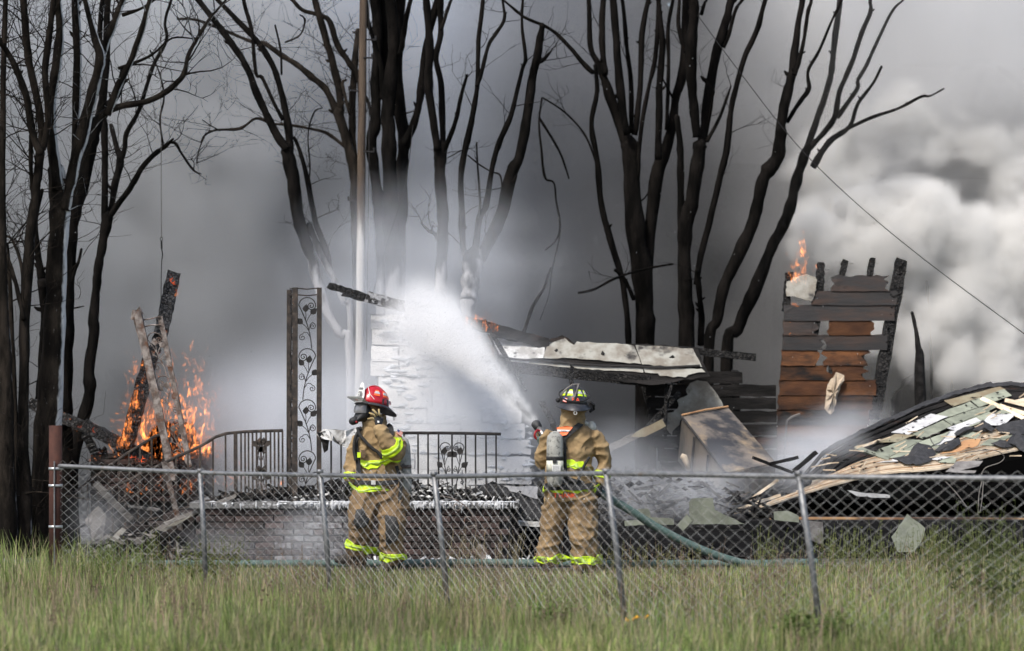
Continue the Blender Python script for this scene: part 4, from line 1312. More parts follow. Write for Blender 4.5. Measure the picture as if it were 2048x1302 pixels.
# exposed lath strips, bowed
for k in range(24):
    t = k / 23
    a = [(1470 + 190 * t ** .8 + rnd.uniform(-10, 14), 1030 - 78 * t + rnd.uniform(-3, 3)), (1640 + 60 * t, 978 - 46 * t), (1760, 948 - 36 * t), (1880, 938 - 50 * t), (1980, 912 - 46 * t * 1.1), (2075, 893 - 56 * t), (2190 + rnd.uniform(-20, 20), 880 - 60 * t)]
    pp = smooth_path(a, 3)
    mb = MB()
    w_ = .020
    rings = []
    for x, q in pp:
        c_ = RP(x, q, .05 + .004 * (k % 3))
        rings.append([c_ + Vector((0, dy, dz)) for dy, dz in ((-.005, -w_ / 2), (-.005, w_ / 2), (.006, w_ / 2), (.006, -w_ / 2))])
    mb.loft(rings)
    mb.build('lath', MATS['lath' if k % 6 != 4 else 'raw_wood'], cr)
for a_, b_ in (((1964, 797), (2050, 838)), ((2000, 812), (2060, 830)), ((2010, 800), (2070, 815))):
    MB().beam(RP(*a_, .12), RP(*b_, .12), .05, .03, .004, 4).build('splintered_lath', MATS['lath'], cr)
MB().slab([RP(x, q, .1) for x, q in ragged([(1880, 908), (1900, 896), (1930, 880), (1962, 878), (1955, 892), (1910, 905)], 1, 10)], (0, .02, 0)).build('bare_board', MATS['raw_wood'], cr)
# gutter-like open end
MB().slab([RP(x, q, .12) for x, q in [(1708, 896), (1714, 890), (1780, 916), (1776, 920)]], (0, .03, -.02)).build('verge_strip', MATS['shingle_green'], cr)
MB().beam(RP(1712, 898, .1), RP(1760, 880, .1), .025, .03, .002, 4).build('verge_strip', MATS['lath'], cr)

mb, mb2 = MB(), MB()
for i in range(170):
    x = rnd.uniform(1640, 2060)
    q = rnd.uniform(topy(x) + 14, min(topy(x) + 150, 940))
    c_ = RP(x, q, .17)
    s_ = rnd.uniform(.006, .022)
    if i % 4:
        mb.chunk(c_, (s_ * rnd.uniform(1, 2.2), s_, s_ * .6))
    else:
        d_ = Vector((rnd.uniform(.3, 1), rnd.uniform(-.3, .3), rnd.uniform(-.1, .5))).normalized() * rnd.uniform(.04, .13)
        mb2.beam(c_ - d_, c_ + d_, .012, .01, .002, 2)
tag(mb.build('char_flakes', MATS['char_fine'], cr), kind='stuff')
tag(mb2.build('splinters', MATS['lath'], cr), kind='stuff')
# black sheet painted as the deep shade and carrying beam underneath
MB().slab([S(x, q, 35.3) for x, q in [(1500, 1028), (1660, 975), (1900, 945), (2100, 905), (2240, 900), (2240, 1150), (1500, 1150)]], (0, .2, 0)).build('shade_sheet', MATS['shade_black'], cr)
cb = root('bottom_plate', 'long raw wooden plate under the collapsed roof, scorched in places', 'beam', S(1800, 1050, 33.9))
for a_, b_, dz in ((1540, 2230, 0), (1690, 2230, 9.5)):
    MB().beam(S(a_, 1038 + dz, 33.9), S(b_, 1041 + dz, 33.9), .046, .09, .002, 12).build('timber', MATS['wood_beam'], cb)

# tar paper scraps
for lab, poly in (('large curled black tar paper scrap on the lath strips', [(1786, 917), (1818, 910), (1828, 892), (1836, 886), (1860, 892), (1872, 908), (1862, 922), (1840, 930), (1810, 928)]),
                  ('peaked black tar paper scrap between two white shingles', [(1944, 862), (1956, 850), (1966, 840), (1972, 846), (1990, 858), (1982, 864), (1960, 862)]),
                  ('flat black tar paper scrap behind the green shingle corner', [(1908, 868), (1930, 854), (1950, 856), (1930, 866), (1914, 872)]),
                  ('wide dark tar paper sheet near the splintered lath', [(1990, 856), (2006, 848), (2070, 832), (2070, 866), (2030, 870), (2000, 866)]),
                  ('rolled black tar paper at the end of the lath strips', [(2026, 878), (2032, 868), (2060, 874), (2070, 890), (2070, 915), (2050, 905), (2034, 895)]),
                  ('small black tar paper scrap under the rolled one', [(1982, 888), (2000, 880), (2020, 886), (2024, 872), (2030, 866), (2034, 892), (2004, 896)]),
                  ('folded tar paper flap with a hole beside a white shingle', [(1868, 902), (1890, 884), (1918, 876), (1922, 888), (1904, 900), (1876, 904)])):
    P = ragged(poly, 1.5, 7)
    cx_ = sum(x for x, q in P) / len(P)
    cy_ = sum(q for x, q in P) / len(P)
    ringp = [RP(x, q, .15 + .10 * max(0, (cy_ - q) / 25) + rnd.uniform(-.02, .02)) for x, q in P]
    mb = MB()
    mb.v = [tuple(RP(cx_, cy_, .26))] + [tuple(p) for p in ringp]
    mb.f = [(0, 1 + i, 1 + (i + 1) % len(P)) for i in range(len(P))]
    o = mb.build('tar_paper', MATS['tar_paper'])
    m_ = o.modifiers.new('t', 'SOLIDIFY')
    m_.thickness = .008
    tag(o, lab, 'tar paper', 'tar paper scraps on the collapsed roof')
tag(MB().slab([RP(x, q, .14) for x, q in ragged([(1891, 944), (1914, 923), (1966, 922), (1950, 946)], 1, 9)], (0, .02, 0)).build('grey_sheet', MATS['shingle_grey']), 'grey weathered square sheet resting on the lath strips', 'sheet')
# dangling wires
for lab, pts in (('looped wire lying over the lath and dangling into the dark', [(1870, 892), (1862, 880), (1862, 870), (1880, 866)]), ('pair of straws dangling from the lath into the dark', [(1964, 962), (1958, 990), (1956, 1030)]),
                 ('second dangling straw beside the first one', [(1967, 962), (1964, 1000), (1960, 1024)]), ('thin wire curving over the pale lath end', [(1930, 905), (1985, 900), (2008, 912), (2000, 925), (1972, 935), (1962, 950)]), ('thin straw slanting under the lath', [(1890, 962), (1912, 985), (1934, 1014)])):
    MB_ = MB().tube([S(x, q, 34.2) for x, q in smooth_path(pts, 5)], .005, 4)
    tag(MB_.build('loose_wire', MATS['grey_wood']), lab, 'wire', 'loose wires on the collapsed roof')
# hanging hexagonal shingle and others below
for lab, poly, mm, Yd in (('hexagonal grey-green shingle hanging in front of the raw plate', [(1815, 1028), (1850, 1056), (1846, 1078), (1828, 1104), (1796, 1104), (1783, 1074)], 'shingle_green', 33.42),
                          ('pale notched shingle below the fence post at the plate', [(1547, 1024), (1574, 1021), (1598, 1032), (1598, 1045), (1548, 1040)], 'shingle_green', 33.5),
                          ('wide grey-green shingle standing on the foundation edge', [(1378, 1004), (1384, 997), (1426, 996), (1430, 1020), (1490, 1048), (1380, 1049)], 'shingle_green', 33.3),
                          ('stepped shingle fragment on the foundation edge behind the sloping hose', [(1276, 1018), (1298, 1017), (1302, 1034), (1348, 1038), (1348, 1050), (1296, 1048), (1278, 1040)], 'shingle_green', 33.35),
                          ('tilted square shingle between two standing fragments', [(1354, 1050), (1374, 1028), (1384, 1042), (1366, 1062)], 'shingle_green', 33.25),
                          ('low pale shingle strip at the foot of the steaming rubble', [(1248, 1042), (1276, 1040), (1290, 1050), (1250, 1052)], 'shingle_green', 33.3),
                          ('white shingle scrap hanging under the lath by the fence rail', [(1694, 980), (1720, 985), (1780, 990), (1780, 996), (1715, 993)], 'shingle_white', 33.9),
                          ('dark upright shingle behind the leaning fence post', [(1600, 1040), (1646, 1044), (1646, 1090), (1620, 1080)], 'shingle_grey', 33.5)):
    MB_ = MB().slab([S(x, q, Yd + .0012 * (q - 1040)) for x, q in ragged(poly, 1, 9)], (0, .015, 0))
    tag(MB_.build('loose_shingle', MATS[mm]), lab, 'shingle', 'loose shingles on the foundation edge')
for lab, a_, b_, w in (('short charred stick leaning out of the steam beside the roof', (1588, 942), (1632, 905), .05), ('flat charred board lying before the plank wall', (1540, 928), (1595, 915), .04),
                       ('broken charred lath crossing another before the plank wall', (1505, 915), (1585, 945), .035), ('splintered pale lath pointing at the steam', (1500, 1000), (1556, 960), .03),
                       ('second splintered pale lath on the dark rubble', (1465, 1022), (1560, 990), .03)):
    MB_ = MB().beam(S(*a_, 34.6), S(*b_, 34.9), w, .03, .003, 6)
    tag(MB_.build('broken_lath', MATS['lath' if 'pale' in lab else 'char_fine']), lab, 'board', 'broken boards before the plank wall')

# ------------------------------------------------------------------ foundation skirt and floor
fd = root('foundation_skirt', 'blackened skirt wall along the foot of the house behind the hoses', 'wall', (2.5, 33.6, 0))
x0, x1 = S(1028, 0, 33.6).x, S(2140, 0, 33.6).x
for r in range(4):
    x = x0
    while x < x1:
        L = min(rnd.uniform(.9, 1.9), x1 - x)
        if L < .1:
            break
        MB().box((x + L / 2, 33.62 + rnd.uniform(-.008, .008), .06 + r * .105), (L / 2 - .004, 0, 0), (0, .03, 0), (0, 0, .05)).build('board', MATS['skirt'], fd)
        x += L
MB().slab([Vector((x, yy, .43)) for x, yy in [(x0, 33.66), (x1, 33.66), (x1, 39.5), (-2.2, 39.5), (-2.2, 35.1), (x0, 35.1)]], (0, 0, -.06)).build('floor_deck', MATS['char_fine'], fd)

# rubble heaps
def rubble(name, m, n, xr, yr, z, size, seed, hump=0.0):
    rr = random.Random(seed)
    mb = MB()
    for i in range(n):
        x, yy = rr.uniform(*xr), rr.uniform(*yr)
        k = (1 - abs((x - sum(xr) / 2) / (xr[1] - xr[0]) * 2) ** 2)
        h = hump * k * rr.random()
        s = rr.uniform(*size)
        if rr.random() < .35:
            d = Vector((rr.uniform(-1, 1), rr.uniform(-.6, .6), rr.uniform(-.25, .4))).normalized()
            c = Vector((x, yy, z + h + .02))
            mb.beam(c - d * s * 2.2, c + d * s * 2.2, s * .5, s * .3, s * .06, 1)
        else:
            mb.chunk((x, yy, z + h + s * .15), (s, s, s * rr.uniform(.3, .7)))
    return tag(mb.build(name, MATS[m]), kind='stuff')


px = lambda x, Yd: S(x, 0, Yd).x
rubble('rubble', 'char_fine', 700, (px(430, 33.4), px(1030, 33.4)), (33.1, 34.8), .655, (.02, .07), 1, .16)
rubble('rubble', 'panel_foam', 340, (px(560, 33.4), px(1040, 33.4)), (33.15, 34.6), .66, (.015, .05), 2, .14)
rubble('rubble', 'char_fine', 1500, (px(1040, 35), px(1560, 35)), (33.8, 37), .43, (.02, .07), 3, .5)
rubble('rubble', 'scorched_side', 260, (px(1200, 35), px(1560, 35)), (33.8, 36), .43, (.012, .04), 4, .45)
rubble('rubble', 'char_fine', 520, (px(150, 33.5), px(470, 33.5)), (32.6, 35.5), 0, (.03, .1), 5, .35)
rubble('rubble', 'grey_wood', 260, (px(150, 33.2), px(420, 33.2)), (32.4, 34.4), 0, (.015, .05), 6, .35)
rubble('rubble', 'panel_foam', 160, (px(-40, 32.2), px(420, 32.2)), (32.0, 32.9), 0, (.012, .035), 7, .03)
rubble('rubble', 'char_fine', 300, (px(1230, 32.7), px(1560, 32.7)), (32.4, 33.5), 0, (.02, .07), 8, .12)
rubble('rubble', 'tar_paper', 500, (px(1200, 36), px(2060, 36)), (36.5, 39.3), .43, (.04, .14), 9, .5)
rubble('rubble', 'foam', 150, (px(690, 32.3), px(1060, 32.3)), (32.2, 32.8), 0, (.015, .05), 12, .03)
# fallen boards near the steps
for lab, a_, b_, w, mm in (('long ash-white board leaning down by the steps', (190, 965), (262, 1040), .075, 'grey_wood'), ('grey board sloping up along the steps', (268, 1088), (370, 1030), .07, 'grey_wood'),
                           ('pale broken board end poking out of the ashes', (216, 1092), (248, 1058), .06, 'panel'), ('thin pale strip lying over the ashes', (256, 1012), (318, 1020), .03, 'grey_wood'),
                           ('long pale strip along the porch edge by the steps', (330, 1048), (470, 992), .04, 'grey_wood'), ('second long pale strip beside the first', (300, 1075), (400, 1020), .04, 'panel'),
                           ('white-frosted prop leaning at the foot of the leaning column', (328, 925), (362, 1060), .055, 'iron_ash')):
    MB_ = MB().beam(S(*a_, 32.9), S(*b_, 33.1), w, .03, .005, 8)
    tag(MB_.build('fallen_board', MATS[mm]), lab, 'board', 'fallen boards by the steps')
# angular slabs near foot of porch / black sheets
for lab, poly, Yd, mm in (('black slanted sheet leaning between porch and second firefighter', [(1010, 978), (1082, 1000), (1085, 1040), (1025, 1036), (1012, 1000)], 33.4, 'tar_paper'),
                          ('grey foamed ledge board behind the second firefighter', [(1030, 1040), (1090, 1044), (1090, 1054), (1030, 1052)], 33.3, 'panel_foam'),
                          ('dark peaked sheet on the porch edge under the railing end', [(925, 985), (985, 962), (1015, 975), (1030, 1000), (960, 995)], 33.5, 'tar_paper'),
                          ('grey crumpled sheet against the ashes by the red post', [(170, 1040), (196, 1012), (212, 1030), (206, 1075), (184, 1082)], 33.2, 'grey_wood')):
    MB_ = MB().slab([S(x, q, Yd + rnd.uniform(-.03, .03)) for x, q in ragged(poly, 1.2, 12)], (0, .02, 0))
    tag(MB_.build('fallen_sheet', MATS[mm]), lab, 'sheet', 'fallen sheets')

# burning beams on the left
def ember_char(name, seed):
    m = bpy.data.materials.new(name)
    m.use_nodes = True
    nt = m.node_tree
    N, L = nt.nodes, nt.links
    b = N['Principled BSDF']
    tc = N.new('ShaderNodeTexCoord')
    v = N.new('ShaderNodeTexVoronoi')
    v.feature = 'DISTANCE_TO_EDGE'
    v.inputs['Scale'].default_value = 26
    L.new(tc.outputs['Object'], v.inputs['Vector'])
    nz = N.new('ShaderNodeTexNoise')
    nz.inputs['Scale'].default_value = 3.2
    L.new(tc.outputs['Object'], nz.inputs['Vector'])
    mr = N.new('ShaderNodeMapRange')
    mr.inputs['From Min'].default_value = 0
    mr.inputs['From Max'].default_value = .12
    L.new(v.outputs[0], mr.inputs['Value'])
    cr_ = N.new('ShaderNodeMix')
    cr_.data_type = 'RGBA'
    cr_.inputs[6].default_value = (.004, .004, .004, 1)
    cr_.inputs[7].default_value = (.04, .038, .036, 1)
    L.new(mr.outputs[0], cr_.inputs['Factor'])
    L.new(cr_.outputs[2], b.inputs['Base Color'])
    bp = N.new('ShaderNodeBump')
    bp.inputs['Distance'].default_value = .04
    L.new(mr.outputs[0], bp.inputs['Height'])
    L.new(bp.outputs[0], b.inputs['Normal'])
    m2 = N.new('ShaderNodeMapRange')
    m2.inputs['From Min'].default_value = .63
    m2.inputs['From Max'].default_value = .75
    L.new(nz.outputs[0], m2.inputs['Value'])
    m3 = N.new('ShaderNodeMapRange')
    m3.inputs['From Min'].default_value = .07
    m3.inputs['From Max'].default_value = .0
    L.new(v.outputs[0], m3.inputs['Value'])
    ml = N.new('ShaderNodeMath')
    ml.operation = 'MULTIPLY'
    L.new(m2.outputs[0], ml.inputs[0])
    L.new(m3.outputs[0], ml.inputs[1])
    m4 = N.new('ShaderNodeMath')
    m4.operation = 'MULTIPLY'
    m4.inputs[1].default_value = 4
    L.new(ml.outputs[0], m4.inputs[0])
    b.inputs['Emission Color'].default_value = (1, .13, .03, 1)
    L.new(m4.outputs[0], b.inputs['Emission Strength'])
    MATS[name] = m


ember_char('ember', 1)
for lab, segs_ in (('thick charred timber leaning upright with flames licking its lower half', [((252, 892), (300, 722), .165), ((298, 730), (325, 655), .13), ((322, 668), (348, 546), .155)]),
                   ('glowing charred log slanting down from the big trunks', [((56, 805), (170, 855), .13), ((165, 848), (295, 918), .15)]),
                   ('short glowing charred stub under the slanting log', [((170, 868), (192, 908), .1)]),):
    t = root('burning_timber', lab, 'timber', S(*segs_[0][0], 35.3), 'burning timbers')
    for a_, b_, w in segs_:
        MB().beam(S(*a_, 35.3), S(*b_, 35.4), w, w * .9, .010, 14).build('charred_length', MATS['ember'], t)
# ------------------------------------------------------------------ firefighters
def cloth_tex():
    t = bpy.data.textures.new('folds', 'CLOUDS')
    t.noise_scale = .13
    t.noise_depth = 2
    return t


FOLDS = cloth_tex()


def ring(c, rx, ry, yaw=0.0, n=20, p=2.3, tilt=(0, 0)):
    """horizontal super-ellipse"""
    out = []
    for k in range(n):
        a = 2 * math.pi * k / n
        ca, sa = math.cos(a), math.sin(a)
        x = rx * math.copysign(abs(ca) ** (2 / p), ca)
        y = ry * math.copysign(abs(sa) ** (2 / p), sa)
        X = x * math.cos(yaw) - y * math.sin(yaw)
        Y = x * math.sin(yaw) + y * math.cos(yaw)
        out.append(Vector((c[0] + X, c[1] + Y, c[2] + tilt[0] * X + tilt[1] * Y)))
    return out


def limb(mb, pts, sides=14, per=4):
    """rounded limb through (x, y, z, r)"""
    pp = smooth_path(pts, per)
    P = [Vector(p[:3]) for p in pp]
    R = [p[3] for p in pp]
    d0 = (P[0] - P[1]).normalized()
    d1 = (P[-1] - P[-2]).normalized()
    P = [P[0] + d0 * R[0] * .6] + P + [P[-1] + d1 * R[-1] * .25]
    R = [R[0] * .55] + R + [R[-1] * .8]
    mb.tube(P, R, sides)


def soft(mb, name, m, parent, off, voxel=.016, disp=.02, smooth=3, tex=None):
    """join the pieces into one continuous skin and press cloth folds into it"""
    off = Vector(off)
    tmp = bpy.data.objects.new('tmp', mb.mesh('tmp'))
    col.objects.link(tmp)
    r = tmp.modifiers.new('remesh', 'REMESH')
    r.mode = 'VOXEL'
    r.voxel_size = voxel * (.8 if disp else 1)
    if smooth:
        s = tmp.modifiers.new('smooth', 'SMOOTH')
        s.iterations = smooth
        s.factor = .5
    dg = bpy.context.evaluated_depsgraph_get()
    me = bpy.data.meshes.new_from_object(tmp.evaluated_get(dg))
    bpy.data.objects.remove(tmp)
    n = len(me.vertices)
    co = np.zeros(n * 3)
    me.vertices.foreach_get('co', co)
    co = co.reshape(-1, 3)
    if disp:
        nr = np.zeros(n * 3)
        me.vertices.foreach_get('normal', nr)
        nr = nr.reshape(-1, 3)
        sd = len(name) * 3.7 + off.x * 5
        d = np.zeros(n)
        for i in range(n):
            x, y_, z = co[i]
            a = mnoise.noise(Vector((x * 5, y_ * 5, z * 4 + sd)))
            b = mnoise.noise(Vector((x * 4 + z * 3, y_ * 4 + sd, z * 7 - x * 4)))
            c = mnoise.noise(Vector((x * 9 - z * 5, y_ * 9 + sd, z * 10 + x * 5)))
            d[i] = .55 * a + .95 * (max(0, 1 - abs(b) * 3.2) ** 1.3 - .3) + .42 * (max(0, 1 - abs(c) * 3.2) - .3)
        co = co + nr * (d * disp)[:, None]
    co = co + np.array(off)[None, :]
    me.vertices.foreach_set('co', co.reshape(-1))
    me.polygons.foreach_set('use_smooth', [True] * len(me.polygons))
    me.materials.clear()
    me.materials.append(MATS[m])
    me.update()
    o = bpy.data.objects.new(name, me)
    col.objects.link(o)
    place(o, parent)
    return o


def wrap_band(name, rings, m, parent, off, target, lift=.006, thick=.003):
    """cloth band hugging the garment below it"""
    mb = MB()
    n = len(rings[0])
    closed = (rings[0][0] - rings[0][-1]).length < 3 * (rings[0][0] - rings[0][1]).length
    for r in rings:
        mb.v += [tuple(p) for p in r]
    for i in range(len(rings) - 1):
        for k in range(n if closed else n - 1):
            k2 = (k + 1) % n
            mb.f.append((i * n + k, i * n + k2, (i + 1) * n + k2, (i + 1) * n + k))
    mb.xform(Matrix.Translation(off))
    o = mb.build(name, MATS[m], parent, True)
    s = o.modifiers.new('wrap', 'SHRINKWRAP')
    s.target = target
    s.wrap_method = 'NEAREST_SURFACEPOINT'
    s.wrap_mode = 'OUTSIDE_SURFACE'
    s.offset = lift
    t = o.modifiers.new('thick', 'SOLIDIFY')
    t.thickness = thick
    t.offset = 1
    return o


def limb_rings(a, b, r, n=16, k=4):
    """rings around the axis a-b for a band"""
    a, b = Vector(a), Vector(b)
    t = (b - a).normalized()
    u = t.orthogonal().normalized()
    w = t.cross(u)
    return [[a.lerp(b, i / k) + (u * math.cos(2 * math.pi * j / n) + w * math.sin(2 * math.pi * j / n)) * r for j in range(n)] for i in range(k + 1)]


def three_stripe(parent, off, target, ringfn, m0='lime', m1='lime_silver', names=('stripe', 'stripe_centre')):
    """lime band with a silver-lime centre; ringfn(t) gives the ring at t in 0..1"""
    wrap_band(names[0], [ringfn(t) for t in (0, .1, .2, .3, .4, .5, .6, .7, .8, .9, 1)], m0, parent, off, target, .009)
    wrap_band(names[1], [ringfn(t) for t in (.36, .5, .64)], m1, parent, off, target, .0135)


def hand(mb, wrist, fwd, palm_n, curl, size=1.0, thumb_side=1):
    """palm with four unequal bent fingers and a thumb from the side of the palm"""
    wrist, f, nrm = Vector(wrist), Vector(fwd).normalized(), Vector(palm_n).normalized()
    nrm = (nrm - f * nrm.dot(f)).normalized()
    sd = f.cross(nrm) * thumb_side
    L = .105 * size
    mb.loft([[wrist + f * (L * t) + sd * (w * math.cos(a)) + nrm * (h * math.sin(a)) for a in [2 * math.pi * k / 12 for k in range(12)]]
             for t, w, h in ((-.25, .034, .026), (.1, .040, .026), (.5, .046, .025), (.85, .047, .021), (1.0, .043, .015))])
    for i, (o_, ln) in enumerate(((.034, .078), (.012, .088), (-.011, .082), (-.033, .065))):
        p = wrist + f * (L * .92) + sd * o_
        d = f.copy()
        pts, rad = [p - f * .02], [.0115]
        for j, (fr_, cc) in enumerate(((.45, curl), (.32, curl * 1.1), (.23, curl * .8))):
            d = (d * math.cos(cc) + nrm * math.sin(cc) * 1.0).normalized()
            nn = nrm * math.cos(cc) - f * math.sin(cc)
            pts.append(p)
            rad.append(.0115 - j * .0008)
            p = p + d * ln * size * fr_
        pts.append(p)
        rad.append(.0085)
        mb.tube(pts, rad, 8)
    p = wrist + f * (L * .3) + sd * .034
    d = (sd * .75 + f * .65 + nrm * .35).normalized()
    q = p + d * .045 * size
    d2 = (f * .8 + nrm * .5 + sd * .2).normalized()
    mb.tube([p - d * .015, p, q, q + d2 * .034 * size], [.015, .015, .013, .010], 8)


def boot(mb, ankle, toe, heel_z=0.0, h=.22):
    a, t = Vector(ankle), Vector(toe)
    d = Vector((t.x - a.x, t.y - a.y, 0))
    L = d.length
    d.normalize()
    s = Vector((-d.y, d.x, 0))
    slope = (t.z - a.z) / max(L, .01)
    rings = []
    for u, w, h0, h1 in ((-.10, .035, .03, .08), (-.085, .048, .0, .11), (0, .05, .0, .12), (.08, .050, .0, .105), (.15, .056, .0, .085), (.2, .052, .002, .07), (.235, .03, .01, .045)):
        c = a + d * u
        zb = heel_z + slope * max(u, 0)
        rings.append([c + s * (w * x) + Vector((0, 0, zb - a.z + (h0 if z < 0 else h1))) for x, z in ((-.9, -1), (-1, -.5), (-.85, 1), (-.3, 1.2), (.3, 1.2), (.85, 1), (1, -.5), (.9, -1))])
        for i_ in (1, 6):
            rings[-1][i_].z = a.z + zb - a.z + (h0 + h1) * .45
        for i_ in (3, 4):
            rings[-1][i_].z += .012
    mb.loft(rings)
    mb.tube([a + Vector((0, 0, heel_z - a.z + .08)), a + Vector((0, 0, heel_z - a.z + h))], [.055, .068], 12)


def dome_pt(rx, ry, rz, az, el, k=1.0):
    e, a = math.radians(el), math.radians(az)
    return Vector((rx * k * math.cos(e) * math.sin(a), ry * k * math.cos(e) * math.cos(a), rz * k * math.sin(e)))


def helmet(parent, M, shell, trim, front):
    """traditional fire helmet facing +y in its own frame, placed by matrix M"""
    rx, ry, rz = .118, .148, .165
    h = MB()
    rings = []
    for i in range(9):
        el = i * 10.8
        e = math.radians(el)
        ce = max(math.cos(e), .05)
        rings.append([Vector((rx * ce * math.cos(a), ry * ce * math.sin(a), rz * math.sin(e))) * (1 + (.022 if k % 4 == 0 else 0) * (1 if i > 1 else .3)) for k, a in enumerate(2 * math.pi * k / 32 for k in range(32))])
    h.loft(rings)
    o = h.xform(M).build('helmet', MATS[shell], parent, True)
    # brim: narrow in front, long ducktail behind
    b = MB()
    inner, outer, low = [], [], []
    for k in range(40):
        a = 2 * math.pi * k / 40
        x, y_ = math.cos(a), math.sin(a)
        back = max(0, -y_) ** 1.5
        inner.append(Vector((rx * .93 * x, ry * .93 * y_, .012)))
        wd = .030 + .075 * back
        outer.append(Vector(((rx + .030 + .012 * back) * x, (ry + wd) * y_, -.012 - .042 * back + .0 * abs(x))))
        low.append(outer[-1] + Vector((0, 0, -.008)))
    inner2 = [p + Vector((0, 0, -.012)) for p in inner]
    b.loft([inner, outer, low, inner2], cap=False)
    b.xform(M).build('brim', MATS['helmet_black'], o, True)
    # comb ridge
    MB().tube([dome_pt(rx, ry, rz, 180, el, 1.03) for el in range(12, 91, 13)] + [dome_pt(rx, ry, rz, 0, el, 1.03) for el in range(80, 15, -13)], [.006] * 13, 6).xform(M).build('crest', MATS[shell], o, True)
    # reflective trapezoids
    for az in ((205, 155, 245, 115, 285, 75, 60) if shell == 'helmet_black' else (250, 292, 210, 110, 70)):
        for (e0, e1, mm, kk) in ((26, 48, trim, 1.036), (33, 42, 'silver_tape', 1.045)):
            w0, w1 = (13, 9)
            p = [dome_pt(rx, ry, rz, az - w0, e0, kk), dome_pt(rx, ry, rz, az, e0, kk * 1.004), dome_pt(rx, ry, rz, az + w0, e0, kk), dome_pt(rx, ry, rz, az + w1, e1, kk), dome_pt(rx, ry, rz, az, e1, kk * 1.004), dome_pt(rx, ry, rz, az - w1, e1, kk)]
            MB().slab(p, (p[1] * -.02)).xform(M).build('reflector', MATS[mm], o)
    # D ring on the ducktail
    c = Vector((0, -ry - .10, -.075))
    MB().tube([c + Vector((.013 * math.cos(a), 0, .013 * math.sin(a))) for a in [i * math.pi / 6 for i in range(13)]], .0035, 6).xform(M).build('hanging_ring', MATS['silver_tape'], o)
    if front:
        sh = [(-.05, -.035), (.05, -.035), (.055, .02), (.04, .085), (.018, .135), (0, .15), (-.018, .135), (-.04, .085), (-.055, .02)]
        F0 = lambda x, z, d=0: Vector((x, ry + .02 + .012 - abs(x) * .35 + d - z * .12, .03 + z))
        MB().slab([F0(x, z) for x, z in sh], (0, -.006, 0)).xform(M).build('front_shield', MATS['white_plain'], o)
        MB().slab([F0(x, z, .003) for x, z in ((-.03, .0), (.03, .0), (.034, .04), (.02, .062), (-.02, .062), (-.034, .04))], (0, -.002, 0)).xform(M).build('shield_badge', MATS['grey_plain'], o)
        MB().slab([F0(x, z, .003) for x, z in ((-.032, .078), (.032, .078), (.028, .098), (-.028, .098))], (0, -.002, 0)).xform(M).build('shield_scroll', MATS['grey_plain'], o)
        v = MB()
        rr_ = []
        for k in range(11):
            a = math.radians(-40 + 80 * k / 10)
            rr_.append((Vector((.155 * math.sin(a), .172 * math.cos(a) + .0, .0)), Vector((.175 * math.sin(a), .172 * math.cos(a) + .09, .03))))
        for k in range(10):
            pass
        v.v = [tuple(p) for pr_ in rr_ for p in pr_]
        v.f = [(2 * k, 2 * k + 1, 2 * k + 3, 2 * k + 2) for k in range(10)]
        v.xform(M)
        ob = v.build('face_shield', MATS['visor'], o, True)
        sm = ob.modifiers.new('t', 'SOLIDIFY')
        sm.thickness = .004
        MB().tube([dome_pt(rx, ry, rz, 300, 12, 1.06), dome_pt(rx, ry, rz, 320, 25, 1.1), dome_pt(rx, ry, rz, 345, 50, 1.13)], .003, 5).xform(M).build('shield_wire', MATS['white_plain'], o)
        MB().slab([dome_pt(rx, ry, rz, az, el, 1.04) for az, el in ((268, 4), (232, 4), (232, 20), (268, 20))], (.006, 0, 0)).xform(M).build('ear_flap', MATS['helmet_black'], o)
    return o


def lettering(text, size, M, m, parent, name='lettering', ext=.0015):
    c = bpy.data.curves.new('t', 'FONT')
    c.body = text
    c.size = size
    c.align_x = 'CENTER'
    c.align_y = 'CENTER'
    c.extrude = ext
    t = bpy.data.objects.new('t', c)
    col.objects.link(t)
    dg = bpy.context.evaluated_depsgraph_get()
    me = bpy.data.meshes.new_from_object(t.evaluated_get(dg))
    bpy.data.objects.remove(t)
    me.transform(M)
    me.materials.clear()
    me.materials.append(MATS[m])
    o = bpy.data.objects.new(name, me)
    col.objects.link(o)
    place(o, parent)
    if len(text) > 1:
        o['kind'] = 'stuff'
    return o


def flag(parent, c, ux, uz, n, w=.05, h=.034):
    """small stars-and-stripes decal"""
    c, ux, uz, n = map(Vector, (c, ux, uz, n))
    for i in range(7):
        z = (i - 3) / 7 * h
        p = [c + ux * x + uz * (z + dz) for x, dz in ((-w / 2, -h / 14), (w / 2, -h / 14), (w / 2, h / 14), (-w / 2, h / 14))]
        MB().slab(p, n * .0015).build('flag_stripe', MATS['red_letter' if i % 2 == 0 else 'white_plain'], parent)
    p = [c + n * .001 + ux * x + uz * z for x, z in ((-w / 2, 0), (-w * .08, 0), (-w * .08, h / 2), (-w / 2, h / 2))]
    MB().slab(p, n * .0015).build('flag_canton', MATS['blue_plain'], parent)


